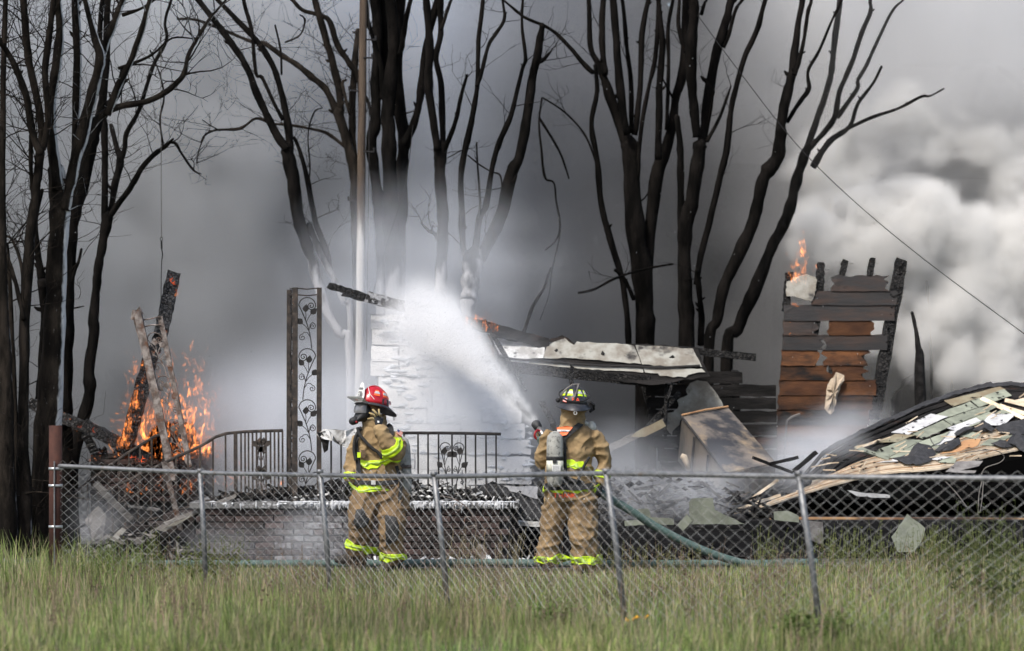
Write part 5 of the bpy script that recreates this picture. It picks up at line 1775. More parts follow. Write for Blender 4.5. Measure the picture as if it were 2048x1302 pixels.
def body_mesh(parent, off, head, neck, chest, hips, limbs_, m='skin', yaw=0.0):
    """the person's own continuous body, mostly inside the clothes"""
    b = MB()
    b.ell(head, .078, .095, .115)
    hd = Vector(head)
    f = Vector((-math.sin(yaw), math.cos(yaw), 0))
    r_ = Vector((math.cos(yaw), math.sin(yaw), 0))
    b.ell(hd + f * .095 + Vector((0, 0, -.015)), .017, .02, .028, 8, 6)      # nose
    for s in (-1, 1):
        b.ell(hd + r_ * .078 * s + Vector((0, 0, -.01)), .016, .025, .034, 8, 6)   # ears
        b.ell(hd + f * .07 + r_ * .035 * s + Vector((0, 0, .012)), .018, .018, .014, 8, 6)   # brows
    b.ell(hd + f * .082 + Vector((0, 0, -.062)), .028, .014, .014, 8, 6)      # mouth
    limb(b, [(*(hd + Vector((0, 0, -.06))), .055), (*neck, .055), (*chest, .14), (*hips, .14)])
    for l in limbs_:
        limb(b, l)
    return soft(b, 'body', m, parent, off, .013, 0, 2)


# ---- firefighter seen from behind, holding the nozzle
def firefighter_back():
    Y0 = 31.0
    off = Vector((S(1145, 0, Y0).x, Y0, 0))
    p = root('person', 'firefighter in tan turnout gear and black helmet, back turned, aiming the water jet', 'person', off, 'firefighters')
    Lh = (-.30, .42, 1.33)
    arms = {'r': [(.235, 0, 1.42, .088), (.30, .02, 1.27, .088), (.335, .05, 1.13, .08), (.315, .0, 1.02, .072), (.285, -.03, .93, .062)],
            'l': [(-.235, 0, 1.42, .088), (-.285, .05, 1.28, .088), (-.31, .13, 1.15, .082), (-.305, .27, 1.22, .07), (-.30, .38, 1.31, .06)]}
    legs = {'l': [(-.125, 0, .88, .135), (-.18, .01, .66, .135), (-.215, .0, .46, .12), (-.25, .01, .26, .112), (-.27, .02, .10, .112)],
            'r': [(.105, 0, .88, .15), (.105, -.03, .66, .16), (.105, -.06, .48, .145), (.125, -.04, .28, .145), (.14, -.02, .09, .155)]}
    body_mesh(p, off, (.02, .03, 1.72), (.01, .01, 1.55), (0, 0, 1.32), (0, 0, .95),
              [[(x, y_, z, r * .5) for x, y_, z, r in arms[k]] for k in 'rl'] + [[(x, y_, z, r * .5) for x, y_, z, r in legs[k]] + [(legs[k][-1][0], legs[k][-1][1], .05, .04)] for k in 'rl'], yaw=.12)
    t = MB()
    for k in 'rl':
        limb(t, legs[k])
    t.loft([ring((-.01, 0, .74), .2, .15), ring((-.01, 0, .85), .235, .17), ring((-.02, 0, 1.0), .22, .16)])
    tr = soft(t, 'trousers', 'turnout_worn', p, off, .016, .024, 3)
    j = MB()
    j.loft([ring((-.045, 0, .745), .245, .185, tilt=(.05, 0)), ring((-.045, 0, .80), .242, .182, tilt=(.04, 0)), ring((-.04, 0, .95), .238, .175), ring((-.03, 0, 1.12), .235, .168), ring((-.02, 0, 1.28), .245, .165), ring((-.01, 0, 1.39), .245, .15),
            ring((0, 0, 1.47), .19, .12), ring((.005, 0, 1.53), .115, .105), ring((.005, .005, 1.60), .105, .105)])
    for k in 'rl':
        limb(j, arms[k])
    jk = soft(j, 'jacket', 'turnout', p, off, .015, .020, 2)
    # collar
    c = MB()
    c.loft([ring((.005, .0, 1.50), .128, .118, n=24), ring((.0, .005, 1.58), .130, .125, n=24), ring((.01, .01, 1.67), .125, .125, n=24), ring((.01, .01, 1.675), .10, .10, n=24)])
    soft(c, 'collar', 'turnout', p, off, .012, .012, 1)
    three_stripe(p, off, jk, lambda u: [Vector((x, -.24, 1.095 + .07 * u - .12 * x)) for x in [-.215 + .0135 * i for i in range(33)]])
    three_stripe(p, off, jk, lambda u: ring((-.045, 0, .835 + .05 * u), .31, .26, n=40))
    three_stripe(p, off, jk, lambda u: limb_rings((.315, .0, 1.035), (.295, -.02, .965), .085, 16, 1)[0] if u < .01 else [q.lerp(r_, u) for q, r_ in zip(*limb_rings((.315, .0, 1.035), (.295, -.02, .965), .085, 16, 1))])
    for k in 'rl':
        a = Vector(legs[k][-1][:3])
        three_stripe(p, off, tr, lambda u, a=a, k=k: ring((a.x, a.y, .10 + .075 * u), .19, .19, n=48))
    for k, toe in (('l', (-.27, .2, .0)), ('r', (.14, .2, 0))):
        a = legs[k][-1]
        b = MB()
        boot(b, (a[0], a[1], 0), toe)
        b.xform(Matrix.Translation(off)).build('boot', MATS['boot'], p, True)
    # gloves
    g_ = MB()
    hand(g_, (.275, -.035, .915), (-.12, .1, -1), (-.6, .75, 0), .55, 1.1, -1)
    soft(g_, 'glove', 'black_rubber', p, off, .0065, 0, 1)
    g_ = MB()
    hand(g_, (-.302, .40, 1.33), (.0, .75, .55), (-.5, 0, .6), .8, 1.1, 1)
    soft(g_, 'glove', 'glove_tan', p, off, .0065, 0, 1)
    # helmet
    Mh = Matrix.Translation(off + Vector((.012, .03, 1.735))) @ Euler((math.radians(-2), math.radians(3), math.radians(3))).to_matrix().to_4x4() @ Matrix.Scale(1.22, 4)
    hm = helmet(p, Mh, 'helmet_black', 'lime', False)
    for tx, s_ in (('F', -7), ('A', 8)):
        q = dome_pt(.118, .148, .165, 180 + s_ * -1.3, 13, 1.03)
        lettering(tx, .05, Mh @ Matrix.Translation(q + Vector((0, -.006, 0))) @ Matrix.Rotation(math.radians(78), 4, 'X'), 'red_letter', hm)
    flag(hm, Mh @ dome_pt(.118, .148, .165, 222, 12, 1.06), (.82, -.55, -.25), (.25, 0, .95), (-.5, -.85, .1), .045, .045)
    # goggles strap and goggles round the shell
    MB().tube([Vector((.128 * math.cos(a), .158 * math.sin(a), .035 + .06 * math.sin(a) + .05)) for a in [i * math.pi / 16 for i in range(33)]], .006, 6, False).xform(Mh).build('goggle_strap', MATS['strap'], hm, True)
    MB().tube([Vector((.05 * math.sin(a * 1.0) - .02, -.16 * math.cos(a), .165 * math.sin(a) + .014)) for a in [.3 + i * .15 for i in range(14)]], .006, 5).xform(Mh).build('shell_strap', MATS['grey_wood'], hm)
    MB().tube([Vector((-.125, -.02, .04)), Vector((-.09, -.06, .115)), Vector((-.03, -.07, .165)), Vector((.04, -.02, .18))], .007, 5).xform(Mh).build('shell_strap', MATS['grey_wood'], hm)
    gb = MB()
    gb.box((.142, .0, .0), (.018, 0, 0), (0, .035, 0), (0, 0, .03))
    gb.tube([Vector((.135, -.06, .03)), Vector((.17, -.04, .01)), Vector((.175, .02, -.025)), Vector((.14, .0, -.05))], .012, 7)
    gb.ell((-.135, -.01, .035), .022, .03, .022, 8, 6)
    gb.xform(Mh).build('goggle_buckle', MATS['black_rubber'], hm)
    # nape flap
    nf = MB()
    nf.loft([ring((.015, .015, 1.66), .13, .125, n=24), ring((.01, .01, 1.70), .135, .14, n=24)], cap=False)
    soft(nf, 'nape_flap', 'turnout', p, off, .012, .01, 0) if False else nf.xform(Matrix.Translation(off)).build('nape_flap', MATS['turnout'], p, True)
    # breathing set
    xs = -.185
    cyl = MB()
    cyl.tube([(xs, -.25, .90), (xs, -.25, .93), (xs, -.255, 1.0), (xs, -.255, 1.37), (xs, -.253, 1.42), (xs, -.25, 1.455), (xs, -.248, 1.468)], [.05, .075, .086, .086, .076, .045, .015], 22)
    tk = cyl.xform(Matrix.Translation(off)).build('air_cylinder', MATS['tank'], p, True)
    MB().tube([(xs, -.255, 1.05), (xs, -.255, 1.165)], .0875, 22).xform(Matrix.Translation(off)).build('cylinder_label', MATS['tank_label'], tk, True)
    MB().slab([Vector((xs + x, -.345, z)) for x, z in ((-.03, 1.06), (.055, 1.06), (.055, 1.125), (-.03, 1.125))], (0, .004, 0)).xform(Matrix.Translation(off)).build('cylinder_label', MATS['white_plain'], tk)
    mbb = MB()
    for q in range(5):
        mbb.box((xs + .012, -.3465, 1.07 + .011 * q), (.034, 0, 0), (0, .0008, 0), (0, 0, .0014))
    tag(mbb.xform(Matrix.Translation(off)).build('label_print', MATS['grey_plain'], tk), kind='stuff')
    MB().tube([(xs, -.253, 1.175), (xs, -.253, 1.21)], .0905, 22).xform(Matrix.Translation(off)).build('cylinder_band', MATS['strap'], tk, True)
    MB().box((xs - .005, -.345, 1.165), (.02, 0, 0), (0, .01, 0), (0, 0, .02)).xform(Matrix.Translation(off)).build('band_buckle', MATS['black_rubber'], tk)
    bp = MB()
    bp.slab([Vector((x, -.165, z)) for x, z in ((-.26, .86), (.10, .86), (.12, .95), (-.06, 1.0), (-.07, 1.38), (-.13, 1.46), (-.24, 1.46), (-.24, 1.0))], (0, -.02, 0))
    bp.xform(Matrix.Translation(off)).build('back_plate', MATS['black_rubber'], p)
    for nm, pts, w in (('shoulder_strap', [(-.205, -.02, 1.545), (-.20, -.11, 1.52), (-.17, -.165, 1.46), (-.13, -.175, 1.40)], .055), ('shoulder_strap', [(.10, -.02, 1.555), (.07, -.115, 1.53), (-.02, -.165, 1.46), (-.10, -.178, 1.38), (-.085, -.175, 1.28)], .055),
                       ('waist_belt', [(-.29, -.05, .90), (-.2, -.19, .90), (0, -.2, .89), (.17, -.15, .90), (.23, -.03, .91)], .06),
                       ('air_hose', [(-.08, -.19, 1.25), (-.075, -.2, 1.1), (-.05, -.21, .98), (.03, -.21, .95), (.07, -.2, 1.0), (.12, -.19, 1.12), (.17, -.16, 1.2)], .028),
                       ('loose_strap', [(-.29, -.12, .99), (-.33, -.14, .95), (-.355, -.14, .89)], .035), ('loose_strap', [(-.31, -.12, .93), (-.33, -.14, .87), (-.335, -.14, .82)], .035)):
        mb = MB()
        q = smooth_path(pts, 5)
        P = [Vector(v) for v in q]
        if nm == 'air_hose':
            mb.tube(P, .014, 8)
        else:
            rings = []
            for i, v in enumerate(P):
                tt = (P[min(i + 1, len(P) - 1)] - P[max(i - 1, 0)]).normalized()
                nn = Vector((v.x * .6, -1, .25)).normalized()
                ww = tt.cross(nn).normalized()
                rings.append([v + ww * (w / 2 * a) + nn * b_ for a, b_ in ((-1, 0), (1, 0), (1, .009), (-1, .009))])
            mb.loft(rings)
        mb.xform(Matrix.Translation(off)).build(nm, MATS['strap'], p, nm == 'air_hose')
    # yoke patch with maker's strip
    q = [Vector((-.165, -.15, 1.50)), Vector((-.06, -.155, 1.515)), Vector((-.0, -.15, 1.505)), Vector((-.065, -.187, 1.425)), Vector((-.12, -.188, 1.415)), Vector((-.155, -.172, 1.46))]
    pat = MB().slab(q, (0, -.012, .004)).xform(Matrix.Translation(off)).build('yoke_patch', MATS['orange'], p)
    q = [Vector((-.160, -.178, 1.462)), Vector((-.04, -.186, 1.462)), Vector((-.028, -.182, 1.478)), Vector((-.163, -.172, 1.482))]
    MB().slab(q, (0, -.006, .002)).xform(Matrix.Translation(off)).build('silver_strip', MATS['silver_tape'], pat)
    lettering('FireDex', .017, Matrix.Translation(off + Vector((-.095, -.1925, 1.471))) @ Matrix.Rotation(math.radians(80), 4, 'X'), 'black_rubber', pat, ext=.0006)
    # name letters on the jacket tail
    lettering('T HANK', .062, Matrix.Translation(off + Vector((-.085, -.215, .805))) @ Matrix.Rotation(math.radians(90), 4, 'X'), 'red_letter', p, ext=.006)
    for x, z in ((-.25, .775), (-.1, .765), (.115, .77)):
        MB().ell((x, -.195, z), .007, .006, .007, 8, 5).xform(Matrix.Translation(off)).build('snap', MATS['silver_tape'], p)
    # face mask hanging on the far shoulder
    mb = MB()
    mb.ell((.20, .02, 1.50), .05, .06, .07, 12, 8)
    mb.tube([(.13, -.03, 1.56), (.17, 0, 1.52)], .02, 8)
    mb.xform(Matrix.Translation(off)).build('shoulder_lens', MATS['visor'], p, True)
    # nozzle
    nz = root('hose_nozzle', 'black and red fire hose nozzle held up by the firefighter with turned back', 'nozzle', off + Vector((-.33, .45, 1.45)))
    T = Matrix.Translation(off + Vector((-.335, .42, 1.475))) @ Vector((-.34, .80, .50)).to_track_quat('Z', 'X').to_matrix().to_4x4()
    MB().tube([(0, 0, .02), (0, 0, .05), (0, 0, .06), (0, 0, .12), (0, 0, .13)], [.03, .034, .046, .05, .042], 18).xform(T).build('bumper', MATS['black_rubber'], nz, True)
    MB().tube([(0, 0, -.16), (0, 0, -.02), (0, 0, .03)], [.026, .028, .028], 14).xform(T).build('barrel', MATS['brass'], nz, True)
    o = off
    MB().tube([o + Vector(v) for v in smooth_path([(-.36, .36, 1.47), (-.385, .33, 1.44), (-.385, .33, 1.40), (-.35, .34, 1.375), (-.315, .35, 1.39), (-.305, .36, 1.43), (-.33, .37, 1.46), (-.36, .36, 1.47)], 4)], .0125, 8, False).build('bale_handle', MATS['nozzle_red'], nz, True)
    MB().tube([o + Vector(v) for v in smooth_path([(-.335, .42, 1.47), (-.325, .40, 1.40), (-.315, .40, 1.35)], 4)], .016, 8).build('pistol_grip', MATS['black_rubber'], nz, True)
    return off


OFF2 = firefighter_back()


# ---- firefighter walking, hand at the mask
def firefighter_walking():
    Y0 = 31.3
    k_ = Y0 / F
    off = Vector((S(755, 0, Y0).x, Y0, 0))
    p = root('person', 'firefighter in tan gear, red helmet and black face mask, hand raised to the mask', 'person', off, 'firefighters')
    yaw = math.radians(129)
    fw = Vector((-math.sin(yaw), math.cos(yaw), 0))
    rt = Vector((math.cos(yaw), math.sin(yaw), 0))
    arms = {'l': [(.165, -.02, 1.40, .092), (.205, -.09, 1.31, .098), (.195, -.19, 1.235, .098), (.125, -.245, 1.32, .086), (.065, -.255, 1.43, .072), (.035, -.25, 1.50, .062)],
            'r': [(-.185, .0, 1.38, .085), (-.235, .02, 1.25, .085), (-.265, .02, 1.13, .08), (-.275, -.04, 1.02, .07), (-.29, -.07, .945, .06)]}
    legs = {'r': [(-.11, .0, .88, .14), (-.145, -.08, .70, .148), (-.165, -.13, .53, .128), (-.185, -.06, .36, .118), (-.20, .03, .22, .12)],
            'l': [(.125, .0, .88, .155), (.15, -.05, .68, .16), (.145, -.09, .45, .138), (.15, -.05, .27, .13), (.155, -.0, .12, .132)]}
    head = (-.075, -.04, 1.70)
    body_mesh(p, off, head, (-.06, -.02, 1.53), (-.01, 0, 1.3), (.01, 0, .95),
              [[(x, y_, z, r * .5) for x, y_, z, r in arms[k]] for k in 'rl'] + [[(x, y_, z, r * .5) for x, y_, z, r in legs[k]] + [(legs[k][-1][0], legs[k][-1][1], .08, .04)] for k in 'rl'], yaw=yaw)
    t = MB()
    for k in 'rl':
        limb(t, legs[k])
    t.loft([ring((.015, 0, .70), .21, .16), ring((.015, 0, .80), .265, .18), ring((.01, 0, 1.0), .235, .17)])
    limb(t, [(.255, -.02, .83, .06), (.27, -.02, .72, .075), (.25, -.02, .60, .05)])
    tr = soft(t, 'trousers', 'turnout_dirty', p, off, .016, .026, 3)
    j = MB()
    j.loft([ring((.0, 0, .81), .25, .19, .2, tilt=(-.04, 0)), ring((.0, 0, .86), .248, .188, .2), ring((.0, 0, 1.0), .24, .18, .2), ring((-.005, 0, 1.15), .25, .182, .25), ring((-.01, 0, 1.29), .25, .175, .3),
            ring((-.015, 0, 1.39), .225, .155, .3), ring((-.03, -.01, 1.47), .16, .125, .3), ring((-.05, -.015, 1.53), .105, .10, .3), ring((-.055, -.02, 1.58), .098, .10, .3)])
    for k in 'rl':
        limb(j, arms[k])
    jk = soft(j, 'jacket', 'turnout', p, off, .015, .020, 2)
    c = MB()
    c.loft([ring((-.03, -.01, 1.48), .13, .12, n=24), ring((-.035, -.01, 1.56), .13, .125, n=24), ring((-.03, .02, 1.63), .115, .115, n=24), ring((-.03, .02, 1.635), .095, .095, n=24)])
    soft(c, 'collar', 'turnout', p, off, .012, .012, 1)
    three_stripe(p, off, jk, lambda u: [Vector((x, -.25, 1.085 + .085 * u + .03 * x)) for x in [-.215 + .0145 * i for i in range(33)]])
    three_stripe(p, off, jk, lambda u: ring((0, 0, .835 + .06 * u), .33, .27, .2, n=40, tilt=(.04, 0)))
    A, B = (.19, -.17, 1.245), (.13, -.235, 1.325)
    A, B = limb_rings((.185, -.205, 1.262), (.13, -.245, 1.335), .12, 18, 1)
    three_stripe(p, off, jk, lambda u: [q.lerp(r_, u) for q, r_ in zip(A, B)])
    A2, B2 = limb_rings((-.278, -.045, 1.025), (-.286, -.06, .955), .085, 16, 1)
    three_stripe(p, off, jk, lambda u: [q.lerp(r_, u) for q, r_ in zip(A2, B2)])
    for k, z0, tl in (('r', .215, (-.22, 0)), ('l', .105, (0, 0))):
        a = Vector(legs[k][-1][:3])
        three_stripe(p, off, tr, lambda u, a=a, z0=z0, tl=tl: ring((a.x, a.y, z0 + .08 * u), .175, .175, n=48, tilt=tl))
    for k, (z0, z1), w in (('r', (.42, .70), .2), ('l', (.30, .58), .2)):
        a = Vector(legs[k][2][:3])
        rings = []
        for i in range(7):
            z = z0 + (z1 - z0) * i / 6
            ww = w * (.42 + .12 * math.sin(math.pi * i / 6))
            rings.append([Vector((a.x + ww * s, a.y - .22, z)) for s in (-1, -.66, -.33, 0, .33, .66, 1)])
        wrap_band('knee_patch', rings, 'knee', p, off, tr, .008, .006)
    b = MB()
    boot(b, (-.215, .03, .09), (-.40, .0, .11), .06)
    b.xform(Matrix.Translation(off)).build('boot', MATS['boot'], p, True)
    b = MB()
    boot(b, (.15, .0, 0), (.05, -.18, 0))
    b.xform(Matrix.Translation(off)).build('boot', MATS['boot'], p, True)
    g_ = MB()
    hand(g_, (.03, -.245, 1.515), (-.22, .05, .9), (-.6, .8, 0), .5, 1.1, -1)
    gl = soft(g_, 'glove', 'black_rubber', p, off, .0065, 0, 1)
    for i, (x, z, dx, dz) in enumerate(((-.035, 1.60, -.055, -.01), (-.025, 1.635, -.05, .02), (-.005, 1.655, -.035, .035), (.03, 1.645, -.005, .05))):
        MB().tube([(x + .02, -.262, z - .03), (x, -.272, z), (x + dx, -.262, z + dz)], [.010, .0115, .009], 8).xform(Matrix.Translation(off)).build('finger_guard', MATS['glove_tan'], gl, True)
    MB().slab([Vector((.01, -.285, 1.555)), Vector((.03, -.283, 1.55)), Vector((.032, -.28, 1.57)), Vector((.012, -.283, 1.575))], (0, .02, 0)).xform(Matrix.Translation(off)).build('glove_badge', MATS['white_plain'], gl)
    g_ = MB()
    hand(g_, (-.295, -.075, .93), (-.3, .0, -1), (.7, -.5, 0), .3, 1.15, 1)
    soft(g_, 'glove', 'black_rubber', p, off, .0065, 0, 1)
    # helmet
    Mh = Matrix.Translation(off + Vector((-.04, -.03, 1.735))) @ Matrix.Rotation(yaw, 4, 'Z') @ Euler((math.radians(11), 0, 0)).to_matrix().to_4x4() @ Matrix.Scale(1.17, 4)
    hm = helmet(p, Mh, 'helmet_red', 'orange', True)
    Ml = Mh @ Matrix.Translation((.0, .182, .058)) @ Matrix.Rotation(math.pi, 4, 'Z') @ Matrix.Rotation(math.radians(83), 4, 'X')
    lettering('35', .044, Ml, 'white_plain', hm)
    lettering('FIRE', .02, Mh @ Matrix.Translation((.0, .1925, .01)) @ Matrix.Rotation(math.pi, 4, 'Z') @ Matrix.Rotation(math.radians(83), 4, 'X'), 'red_letter', hm)
    fc = Mh @ dome_pt(.118, .148, .165, 232 - 22, 14, 1.06)
    q = (Mh.to_3x3() @ Vector((-.85, -.5, .1))).normalized()
    ux = (Mh.to_3x3() @ Vector((.5, -.85, 0))).normalized()
    flag(hm, fc, ux, q.cross(ux) * -1 if q.cross(ux).z < 0 else q.cross(ux), q, .05, .034)
    # hood and mask
    hd = Vector(head)
    h = MB()
    h.ell(hd + Vector((.01, .005, -.03)), .10, .105, .13, 16, 10)
    soft(h, 'hood', 'turnout_dirty', p, off, .012, .008, 1)
    mk = MB()
    C0 = hd + fw * .085 + Vector((0, 0, -.045))
    rings = []
    for d, wx, wz, dz in ((-.03, .088, .105, .01), (.02, .086, .10, .005), (.06, .070, .080, -.022), (.10, .048, .05, -.055), (.125, .036, .036, -.08)):
        c = C0 + fw * d + Vector((0, 0, dz))
        rings.append([c + rt * (wx * math.cos(a)) + Vector((0, 0, wz * math.sin(a))) + fw * (-.025 * math.sin(a)) for a in [2 * math.pi * i / 20 for i in range(20)]])
    mk.loft(rings)
    mo = mk.xform(Matrix.Translation(off)).build('face_mask', MATS['black_rubber'], p, True)
    ln = MB()
    rows_ = []
    for i in range(8):
        a = math.radians(-10 + 100 * i / 7)
        rw = []
        for k in range(11):
            b_ = math.radians(-78 + 156 * k / 10)
            c = C0 + fw * (.012 + .092 * math.cos(a) * math.cos(b_)) + rt * (.094 * math.sin(b_)) + Vector((0, 0, .014 + .092 * math.sin(a) - .0))
            rw.append(c)
        rows_.append(rw)
    ln.v = [tuple(v) for rw in rows_ for v in rw]
    ln.f = [(i * 11 + k, i * 11 + k + 1, (i + 1) * 11 + k + 1, (i + 1) * 11 + k) for i in range(7) for k in range(10)]
    ln.xform(Matrix.Translation(off)).build('mask_lens', MATS['mask_lens'], mo, True)
    rg_ = C0 + fw * .125 + Vector((0, 0, -.085))
    tt = (fw + Vector((0, 0, -.25))).normalized()
    MB().tube([rg_ - tt * .03, rg_, rg_ + tt * .03, rg_ + tt * .045], [.042, .042, .038, .026], 16).xform(Matrix.Translation(off)).build('regulator', MATS['black_rubber'], mo, True)
    MB().ell(rg_ + rt * -.0 + Vector((.03, -.05, -.01)), .012, .012, .012, 8, 6).xform(Matrix.Translation(off)).build('purge_knob', MATS['nozzle_red'], mo)
    # breathing set
    cyl = MB()
    cyl.tube([(.285, .12, .78), (.285, .12, .83), (.275, .12, .92), (.255, .11, 1.30), (.25, .11, 1.37), (.245, .11, 1.40)], [.04, .07, .082, .082, .065, .03], 20)
    tk = cyl.xform(Matrix.Translation(off)).build('air_cylinder', MATS['tank'], p, True)
    MB().tube([(.268, .115, 1.07), (.267, .115, 1.105)], .0845, 20).xform(Matrix.Translation(off)).build('cylinder_band', MATS['iron_ash'], tk, True)
    for nm, pts, w in (('shoulder_strap', [(.10, .05, 1.53), (.14, -.06, 1.50), (.15, -.14, 1.43), (.12, -.19, 1.36)], .05), ('shoulder_strap', [(-.16, .02, 1.50), (-.205, -.09, 1.42), (-.22, -.155, 1.30), (-.19, -.18, 1.12), (-.185, -.19, .98)], .05),
                       ('waist_belt', [(-.25, -.06, .93), (-.17, -.175, .93), (0, -.205, .925), (.16, -.18, .93), (.25, -.05, .94)], .045),
                       ('air_hose', [(-.20, -.17, 1.50), (-.17, -.2, 1.42), (-.06, -.225, 1.30), (.02, -.225, 1.24), (.06, -.22, 1.18)], .03), ('air_hose', [(-.165, -.14, 1.49), (-.22, -.19, 1.40), (-.235, -.19, 1.27), (-.215, -.2, 1.16)], .03),
                       ('hip_strap', [(.20, -.12, 1.1), (.235, -.16, 1.0), (.25, -.15, .90), (.24, -.16, .78), (.235, -.17, .66)], .035)):
        mb = MB()
        P = [Vector(v) for v in smooth_path(pts, 5)]
        if nm == 'air_hose':
            mb.tube(P, .017, 8)
        else:
            rings = []
            for i, v in enumerate(P):
                tt = (P[min(i + 1, len(P) - 1)] - P[max(i - 1, 0)]).normalized()
                nn = Vector((v.x * .8, -1, .2)).normalized()
                ww = tt.cross(nn).normalized()
                rings.append([v + ww * (w / 2 * a) + nn * b_ for a, b_ in ((-1, 0), (1, 0), (1, .010), (-1, .010))])
            mb.loft(rings)
        mb.xform(Matrix.Translation(off)).build(nm, MATS['strap'], p, nm == 'air_hose')
    # jacket front: storm flap, pocket tabs, radio, buckle
    for nm, q, mm, th in (('storm_flap', [(.005, .84), (.09, .84), (.085, 1.38), (.01, 1.38)], 'turnout', .014), ('flap_tab', [(.0, 1.19), (.06, 1.19), (.055, 1.26), (.0, 1.26)], 'turnout_dirty', .02),
                          ('radio', [(-.16, 1.19), (-.115, 1.19), (-.115, 1.27), (-.16, 1.27)], 'turnout_dirty', .03), ('gauge', [(-.20, 1.19), (-.165, 1.19), (-.165, 1.245), (-.20, 1.245)], 'lime', .02), ('belt_buckle', [(-.055, .91), (-.01, .91), (-.01, .955), (-.055, .955)], 'silver_tape', .02)):
        MB().slab([Vector((x, -.178 - (.03 if nm in ('belt_buckle', 'gauge', 'radio') else 0), z)) for x, z in q], (0, -th, 0)).xform(Matrix.Translation(off)).build(nm, MATS[mm], p)
    flag(p, off + Vector((.235, -.13, 1.445)), (.75, .3, -.5), (.35, .1, .9), (.3, -.85, .4), .07, .045)


firefighter_walking()
# ------------------------------------------------------------------ hoses
def hose_obj(label, pts, r):
    P = [Vector(p) for p in smooth_path(pts, 6)]
    o = MB().tube(P, r, 12).build('fire_hose', MATS['hose'], None, True)
    return tag(o, label, 'hose', 'fire hoses')


hose_obj('long grey-green fire hose lying along the grass edge', [(S(-60, 0, 31.7).x, 31.7, .05), (-3.5, 31.75, .05), (-1.6, 31.9, .045), (-.3, 32.0, .05), (.7, 31.9, .045), (1.7, 31.8, .05), (2.6, 31.9, .045), (3.3, 32.1, .05)], .04)
hose_obj('grey-green fire hose sloping from the firefighter with turned back down to the grass',
         [OFF2 + Vector((-.33, .33, 1.40)), OFF2 + Vector((-.22, .25, 1.15)), OFF2 + Vector((.0, .28, .95)), OFF2 + Vector((.22, .1, .86)), S(1212, 992, 31.1), S(1262, 1022, 31.2), S(1320, 1058, 31.3), S(1400, 1098, 31.4), S(1480, 1125, 31.5), S(1560, 1137, 31.6), S(1650, 1137, 31.7)], .042)

# ------------------------------------------------------------------ chain link fence
FP = [(105, 29.2, 931), (400, 28.3, 945), (640, 27.2, 950), (872, 25.8, 953), (1213, 23.8, 947), (1600, 22.7, 953), (2048, 21.9, 957), (2460, 21.2, 957), (2950, 20.4, 957)]
fpts = [S(x, yy, Yd) for x, Yd, yy in FP]
fn = root('chain_link_fence', 'sagging chain-link fence with bent grey posts in the tall grass', 'fence', (fpts[3].x, fpts[3].y, 0))
rail = [Vector(v) for v in smooth_path([tuple(p) for p in fpts], 8)]
MB().tube(rail, .021, 10).build('top_rail', MATS['galv'], fn, True)
for (x0, y0, x1, y1, Yd) in ((400, 948, 412, 1175, 28.3), (640, 950, 662, 1180, 27.2), (868, 955, 897, 1225, 25.8), (1212, 950, 1253, 1290, 23.8), (1597, 955, 1645, 1290, 22.7)):
    a, b = S(x0, y0, Yd), S(x1, y1, Yd)
    b.z = -.05
    m_ = a.lerp(b, .45) + Vector((.008, 0, 0))
    MB().tube([a + Vector((0, 0, .03)), m_, b], .024, 10).build('line_post', MATS['galv'], fn, True)
    MB().tube([a + Vector((0, 0, .015)), a + Vector((0, 0, .05))], .031, 10).build('post_cap', MATS['galv'], fn, True)
# terminal post with bands
tp = fpts[0]
pw_ = .14
MB().tube([(tp.x + .03, tp.y, -.05), (tp.x + .03, tp.y, S(0, 851, tp.y).z)], .064, 20).build('terminal_post', MATS['rust_post'], fn, True)
for yy in (937, 971, 1053):
    z = S(0, yy, tp.y).z
    MB().tube([(tp.x + .03, tp.y, z - .012), (tp.x + .03, tp.y, z + .012)], .068, 20).build('tension_band', MATS['tin_band'], fn, True)
MB().tube([(tp.x + .03, tp.y - .08, .04), (tp.x + .03, tp.y - .08, 1.2)], .007, 6).build('tension_bar', MATS['galv'], fn)
# fabric
cum = [0.0]
for a, b in zip(rail, rail[1:]):
    cum.append(cum[-1] + math.hypot(b.x - a.x, b.y - a.y))
L = cum[-1]


def along(u):
    u = min(max(u, 0), L)
    for i in range(len(cum) - 1):
        if cum[i] <= u <= cum[i + 1]:
            t = (u - cum[i]) / max(cum[i + 1] - cum[i], 1e-6)
            return rail[i].lerp(rail[i + 1], t)
    return rail[-1]


A_, H_ = .058, .045
V, Fc = [], []
nw = int((L - .1) / A_)
zs = np.arange(.02, 1.30, H_)
for k in range(nw):
    u0 = .08 + k * A_
    ph = 1 if k % 2 else -1
    prev = None
    pts = []
    for i, z in enumerate(zs):
        s = ph * (1 if i % 2 else -1)
        q = along(u0 + s * A_ * .5)
        belly = .03 * math.sin(u0 * .9 + z * 2) + .02 * math.sin(u0 * 2.3)
        pts.append((q.x + .7 * belly, q.y - .028 + s * ph * .003 + .7 * belly, z * (q.z + .055) / 1.28))
    b0 = len(V)
    r = .0019
    for (x, yy, z) in pts:
        V += [(x - r, yy, z), (x + r * .6, yy - r, z), (x + r * .6, yy + r, z)]
    for i in range(len(pts) - 1):
        for j in range(3):
            j2 = (j + 1) % 3
            Fc.append((b0 + i * 3 + j, b0 + i * 3 + j2, b0 + i * 3 + 3 + j2, b0 + i * 3 + 3 + j))
mb = MB()
mb.v, mb.f = V, Fc
tag(mb.build('wire_mesh', MATS['wire'], fn), kind='stuff')

